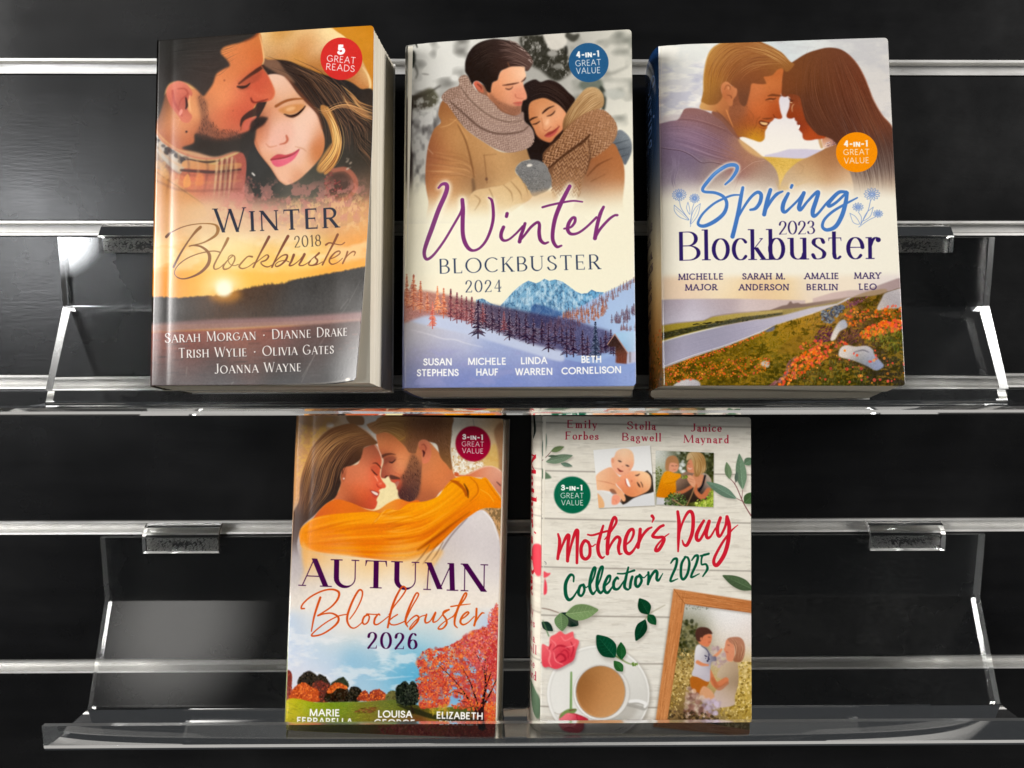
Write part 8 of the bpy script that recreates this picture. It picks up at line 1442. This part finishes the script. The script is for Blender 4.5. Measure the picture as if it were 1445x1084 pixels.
# ------------------------------------------------------------------ paperbacks
def book(label, pose, H, T, sheet, spine_mat, seed, bulge=.003, roll=.0025, curl=0., skew=0., Wd=.128, sag=0.):
    x, y, z, lean, yaw, rl = pose
    M = Matrix.Rotation(yaw, 4, 'Z') @ Matrix.Rotation(-lean, 4, 'X') @ Matrix.Rotation(-rl, 4, 'Y')
    t = thing('paperback', label, 'book', (x, y, z), M.to_euler(), 'paperbacks on the shelves')
    rg = random.Random(seed); h = Wd / 2; th = .00035
    nx, nz = 44, 60
    wob = [rg.uniform(-1, 1) for _ in range(8)]
    def front(u, v):
        X = -h + Wd * u; Z = H * v; Y = 0.
        if u < .2: Y += roll * (1 - u / .2) ** 2.2
        Y += .0002 * math.exp(-((u - .075) / .014) ** 2)             # the hinge crease beside the spine
        Y += .0006 * math.sin(2.2 * v + wob[0]) * u + .0005 * math.sin(5 * u + wob[1]) * v
        if curl:
            k = max(0., (u - .55) / .45) ** 2 * max(0., (.75 - v) / .75) ** 1.6
            X -= curl * k * 1.25; Y -= curl * k * .9; Z += curl * .35 * max(0., (u - .8) / .2) ** 2 * max(0., (.14 - v) / .14)
            Y -= .0012 * max(0., (u - .85) / .15) * math.sin(3.1 * v)
        return X, Y, Z
    cr = .0022                                                             # slightly rounded outer corners
    def corner(u, v):
        X, Y, Z = front(u, v)
        for vz, sg in ((0, 1), (1, -1)):
            dx = (1 - u) * Wd; dz = abs(v - vz) * H
            if dx < cr and dz < cr:
                ddx, ddz = cr - dx, cr - dz; r = math.hypot(ddx, ddz)
                if r > cr: s = cr / r; X += -(ddx - ddx * s); Z += sg * (ddz - ddz * s)
        return X, Y, Z
    us = [0, .012, .03, .05, .065, .075, .085, .1] + [.1 + .88 * i / (nx - 12) for i in range(1, nx - 11)] + [.988, .993, .997, 1]
    us = sorted(set(us)); vs = [0, .003, .006, .011] + [.011 + .978 * i / (nz - 8) for i in range(1, nz - 8)] + [.989, .994, .997, 1]
    verts, uvs, faces = [], [], []
    for v in vs:
        for u in us: verts.append(corner(u, v)); uvs.append((u, v))
    n = len(us); m = len(verts)
    for (a, b, c), uvv in list(zip(verts, uvs)): verts.append((a, b + th, c)); uvs.append(uvv)
    slots = []
    for i in range(len(vs) - 1):
        for j in range(n - 1):
            q = i * n + j; faces.append((q, q + 1, q + n + 1, q + n)); slots.append(0); faces.append((m + q, m + q + n, m + q + n + 1, m + q + 1)); slots.append(1)
    rim = [j for j in range(n)] + [i * n + n - 1 for i in range(1, len(vs))] + [(len(vs) - 1) * n + j for j in range(n - 2, -1, -1)] + [i * n for i in range(len(vs) - 2, 0, -1)]
    for a, b in zip(rim, rim[1:] + rim[:1]): faces.append((a, m + a, m + b, b)); slots.append(1)
    fc = mesh_obj('front_cover', verts, faces, [m_print('printed_cover', sheet), CARD], t, uvs, True, slots)
    # spine: from the front edge round to the back edge
    ns = 20; verts, uvs, faces = [], [], []
    for v in (0, .25, .5, .75, 1):
        for i in range(ns + 1):
            s = i / ns
            yy = roll + (T - roll) * s; sg = -sag * s; bx = -h - bulge * (1 - abs(2 * s - 1) ** 2.6) ** .75
            verts.append((bx, yy, H * v + sg * (1 - .4 * v))); uvs.append((1 - s, v))
    m = len(verts)
    for (a, b, c), q in list(zip(verts, uvs)): verts.append((a + th, b, c)); uvs.append(q)
    k = ns + 1
    for i in range(4):
        for j in range(ns): q = i * k + j; faces += [(q, q + k, q + k + 1, q + 1), (m + q, m + q + 1, m + q + k + 1, m + q + k)]
    for j in range(ns): faces += [(j, j + 1, m + j + 1, m + j), (4 * k + j, m + 4 * k + j, m + 4 * k + j + 1, 4 * k + j + 1)]
    mesh_obj('spine', verts, faces, spine_mat, t, uvs, True)
    v, f = box(-h, h + skew, T, T + .0004, -sag, H - sag * .6); mesh_obj('back_cover', v, f, CARD, t)
    # pages: a stack cut flush, its edge a little uneven
    NY = 46; ys = [roll * .5 + .0008 + (T - .0012 - roll * .5) * i / NY for i in range(NY + 1)]
    right = [h - .0009 + skew * (i / NY) + rg.uniform(-.00022, .00022) for i in range(NY + 1)]
    left = [-h + .0004 - bulge * .82 * (1 - abs(2 * (i / NY) - 1) ** 2.6) ** .75 + (roll * .6 if i == 0 else 0) for i in range(NY + 1)]
    bots = [.0007 + rg.uniform(0, .00022) - sag * i / NY for i in range(NY + 1)]
    V, F = [], []
    for i in range(NY + 1): V += [(left[i], ys[i], bots[i]), (right[i], ys[i], bots[i]), (right[i], ys[i], H - .0009 - sag * .6 * i / NY), (left[i], ys[i], H - .0009 - sag * .6 * i / NY)]
    for i in range(NY):
        q = 4 * i
        for a in range(4): b = (a + 1) % 4; F.append((q + a, q + b, q + 4 + b, q + 4 + a))
    F += [(0, 3, 2, 1), (4 * NY, 4 * NY + 1, 4 * NY + 2, 4 * NY + 3)]
    mesh_obj('page_block', V, F, PAGES, t)
    return t
def spine_sheet(T, H, draw, seed=3):
    S = Sheet(int(T * 4200), int(H * 4200), [(0, 0), (T * 1000, 0), (T * 1000, H * 1000), (0, H * 1000)], seed); draw(S, T * 1000, H * 1000); return S
def sp_sunset(S, T, H):
    S.fill([(0, 0), (T, 0), (T, H), (0, H)], [(T, 10, (50, 48, 46)), (T, 90, (180, 120, 70)), (T, 140, (220, 160, 70)), (T, 170, (60, 56, 52)), (0, 20, (50, 48, 46)), (0, 120, (200, 140, 70)), (0, 190, (50, 48, 46))], 0, 1, False)
def sp_snow(S, T, H):
    S.fill([(0, 0), (T, 0), (T, H), (0, H)], [(T, 10, (180, 178, 170)), (T, 100, (240, 234, 210)), (T, 190, (120, 130, 180)), (0, 20, (160, 158, 150)), (0, 100, (240, 234, 210)), (0, 190, (120, 130, 180))], 0, 1, False)
def sp_autumn(S, T, H):
    S.fill([(0, 0), (T, 0), (T, H), (0, H)], [(T, 10, (200, 150, 96)), (T, 70, (150, 110, 80)), (T, 110, (236, 228, 214)), (T, 150, (190, 206, 224)), (T, 185, (190, 180, 60)), (0, 20, (200, 150, 96)), (0, 120, (236, 228, 214)), (0, 180, (160, 160, 50))], 0, 1, False)
def sp_spring(S, T, H):
    S.fill([(0, 0), (T, 0), (T, H), (0, H)], [(T, 5, (40, 66, 108)), (0, 5, (36, 60, 100)), (T, 60, (36, 58, 98)), (0, 60, (34, 54, 92)), (T, 88, (70, 76, 90)), (T, 105, (226, 216, 190)), (0, 105, (220, 208, 180)), (T, 150, (230, 214, 176)), (0, 150, (226, 206, 166)), (T, 168, (190, 140, 70)), (T, 180, (150, 80, 30)), (0, 180, (120, 70, 30)), (T, 195, (70, 60, 30)), (0, 195, (80, 60, 30))], 0, 1, False)
    S.dabs([(0, 172), (T, 166), (T, H), (0, H)], 260, .8, .5, [(200, 90, 40), (90, 80, 34), (60, 56, 28), (220, 130, 60)], .8, (0, 180), 0, False)
    S.text('Spring', (T * .62, 14), (T * .62, 56), 15, 'book', (120, 150, 206), wt=.1, xh=.6)
    S.text('Blockbuster', (T * .2, 16), (T * .2, 90), 11, 'fat', (206, 210, 220), wt=.12, xh=.74)
    for k, w in enumerate(('MICHELLE', 'MAJOR', 'SARAH M.', 'ANDERSON', 'AMALIE', 'BERLIN', 'MARY', 'LEO')):
        y = 106 + k * 7.2 + (k // 2) * 2.2; hw = len(w) * 1.75; S.text(w, (T / 2 - hw, y), (T / 2 + hw, y), 4.4, 'slab', (62, 48, 96))
def sp_mother(S, T, H):
    S.fill([(0, 0), (T, 0), (T, H), (0, H)], (229, 223, 209), 0, 1, False)
    S.mottle([(0, 0), (T, 0), (T, H), (0, H)], 3, (206, 198, 184), .6, .3, .55, 6., False)
    for y in (4, 33, 62, 92, 121, 150, 178): S.line([(0, y), (T, y)], .4, (130, 122, 112), .1, .8, False)
    S.line([(T * .82, 0), (T * .86, 9), (T * .8, 14)], [3, 3, 1], (40, 54, 50), .3); S.fill([(T * .7, 165), (T * .98, 172), (T * .98, 186), (T * .8, 180)], (110, 134, 108), .4)
    S.text("Mother's Day", (T * .64, 24), (T * .64, 112), 10.5, 'book', (200, 42, 58), wt=.22, xh=.62); S.text('Collection 2025', (T * .22, 24), (T * .22, 112), 8.5, 'book', (24, 70, 56), wt=.2, xh=.62)
    for k, w in enumerate(('Emily', 'Forbes', 'Stella', 'Bagwell', 'Janice', 'Maynard')):
        y = 124 + k * 7 + (k // 2) * 2; hw = len(w) * 1.9; S.text(w, (T * .6 - hw, y), (T * .6 + hw, y + .6), 5.2, 'book', (178, 60, 80), wt=.16, xh=.6)
    S.fill([(T * .75, 84), (T, 80), (T, 98), (T * .85, 96)], (232, 76, 92), .3)

T1, T2, T3, T4, T5 = .043, .047, .0475, .036, .040
sp = lambda nm, T, H, fn: m_print(nm, spine_sheet(T, H, fn))
book('thick worn paperback with a couple over an orange sunset lake, curled corner, red round badge', (-.13555, -.08917, -.1950, .17812, -.13599, .0231), .198, T1, SHEETS['winter_sunset'], sp('printed_spine', T1, .198, sp_sunset), 1, .003, .0008, .0055, 0., sag=.0035)
book('cream paperback with a couple in knitted scarves above a snowy mountain, blue round badge', (.00658, -.09428, -.1956, .2077, -.13076, .02523), .198, T2, SHEETS['winter_snow'], sp('printed_spine', T2, .198, sp_snow), 2, .0035, .0018, sag=.0035)
book('paperback with a sunlit couple above a coast road and orange flowers, dark blue spine', (.15024, -.09852, -.1946, .25195, -.08373, .00843), .198, T3, SHEETS['spring_coast'], sp('printed_spine', T3, .198, sp_spring), 3, .0045, .002, sag=.003)
book('paperback with a couple in a yellow jumper above a red autumn tree', (-.07031, -.0745, -.41296, .1806, -.02026, -.02409), .195, T4, SHEETS['autumn_park'], sp('printed_spine', T4, .195, sp_autumn), 4, .003, .0014, 0, .0035)
book('white board-patterned paperback with a coffee cup, roses and a wooden photo frame', (.08501, -.0750, -.41343, .16399, -.04, -.00174), .195, T5, SHEETS['mothers_day'], sp('printed_spine', T5, .195, sp_mother), 5, .0065, .0018)
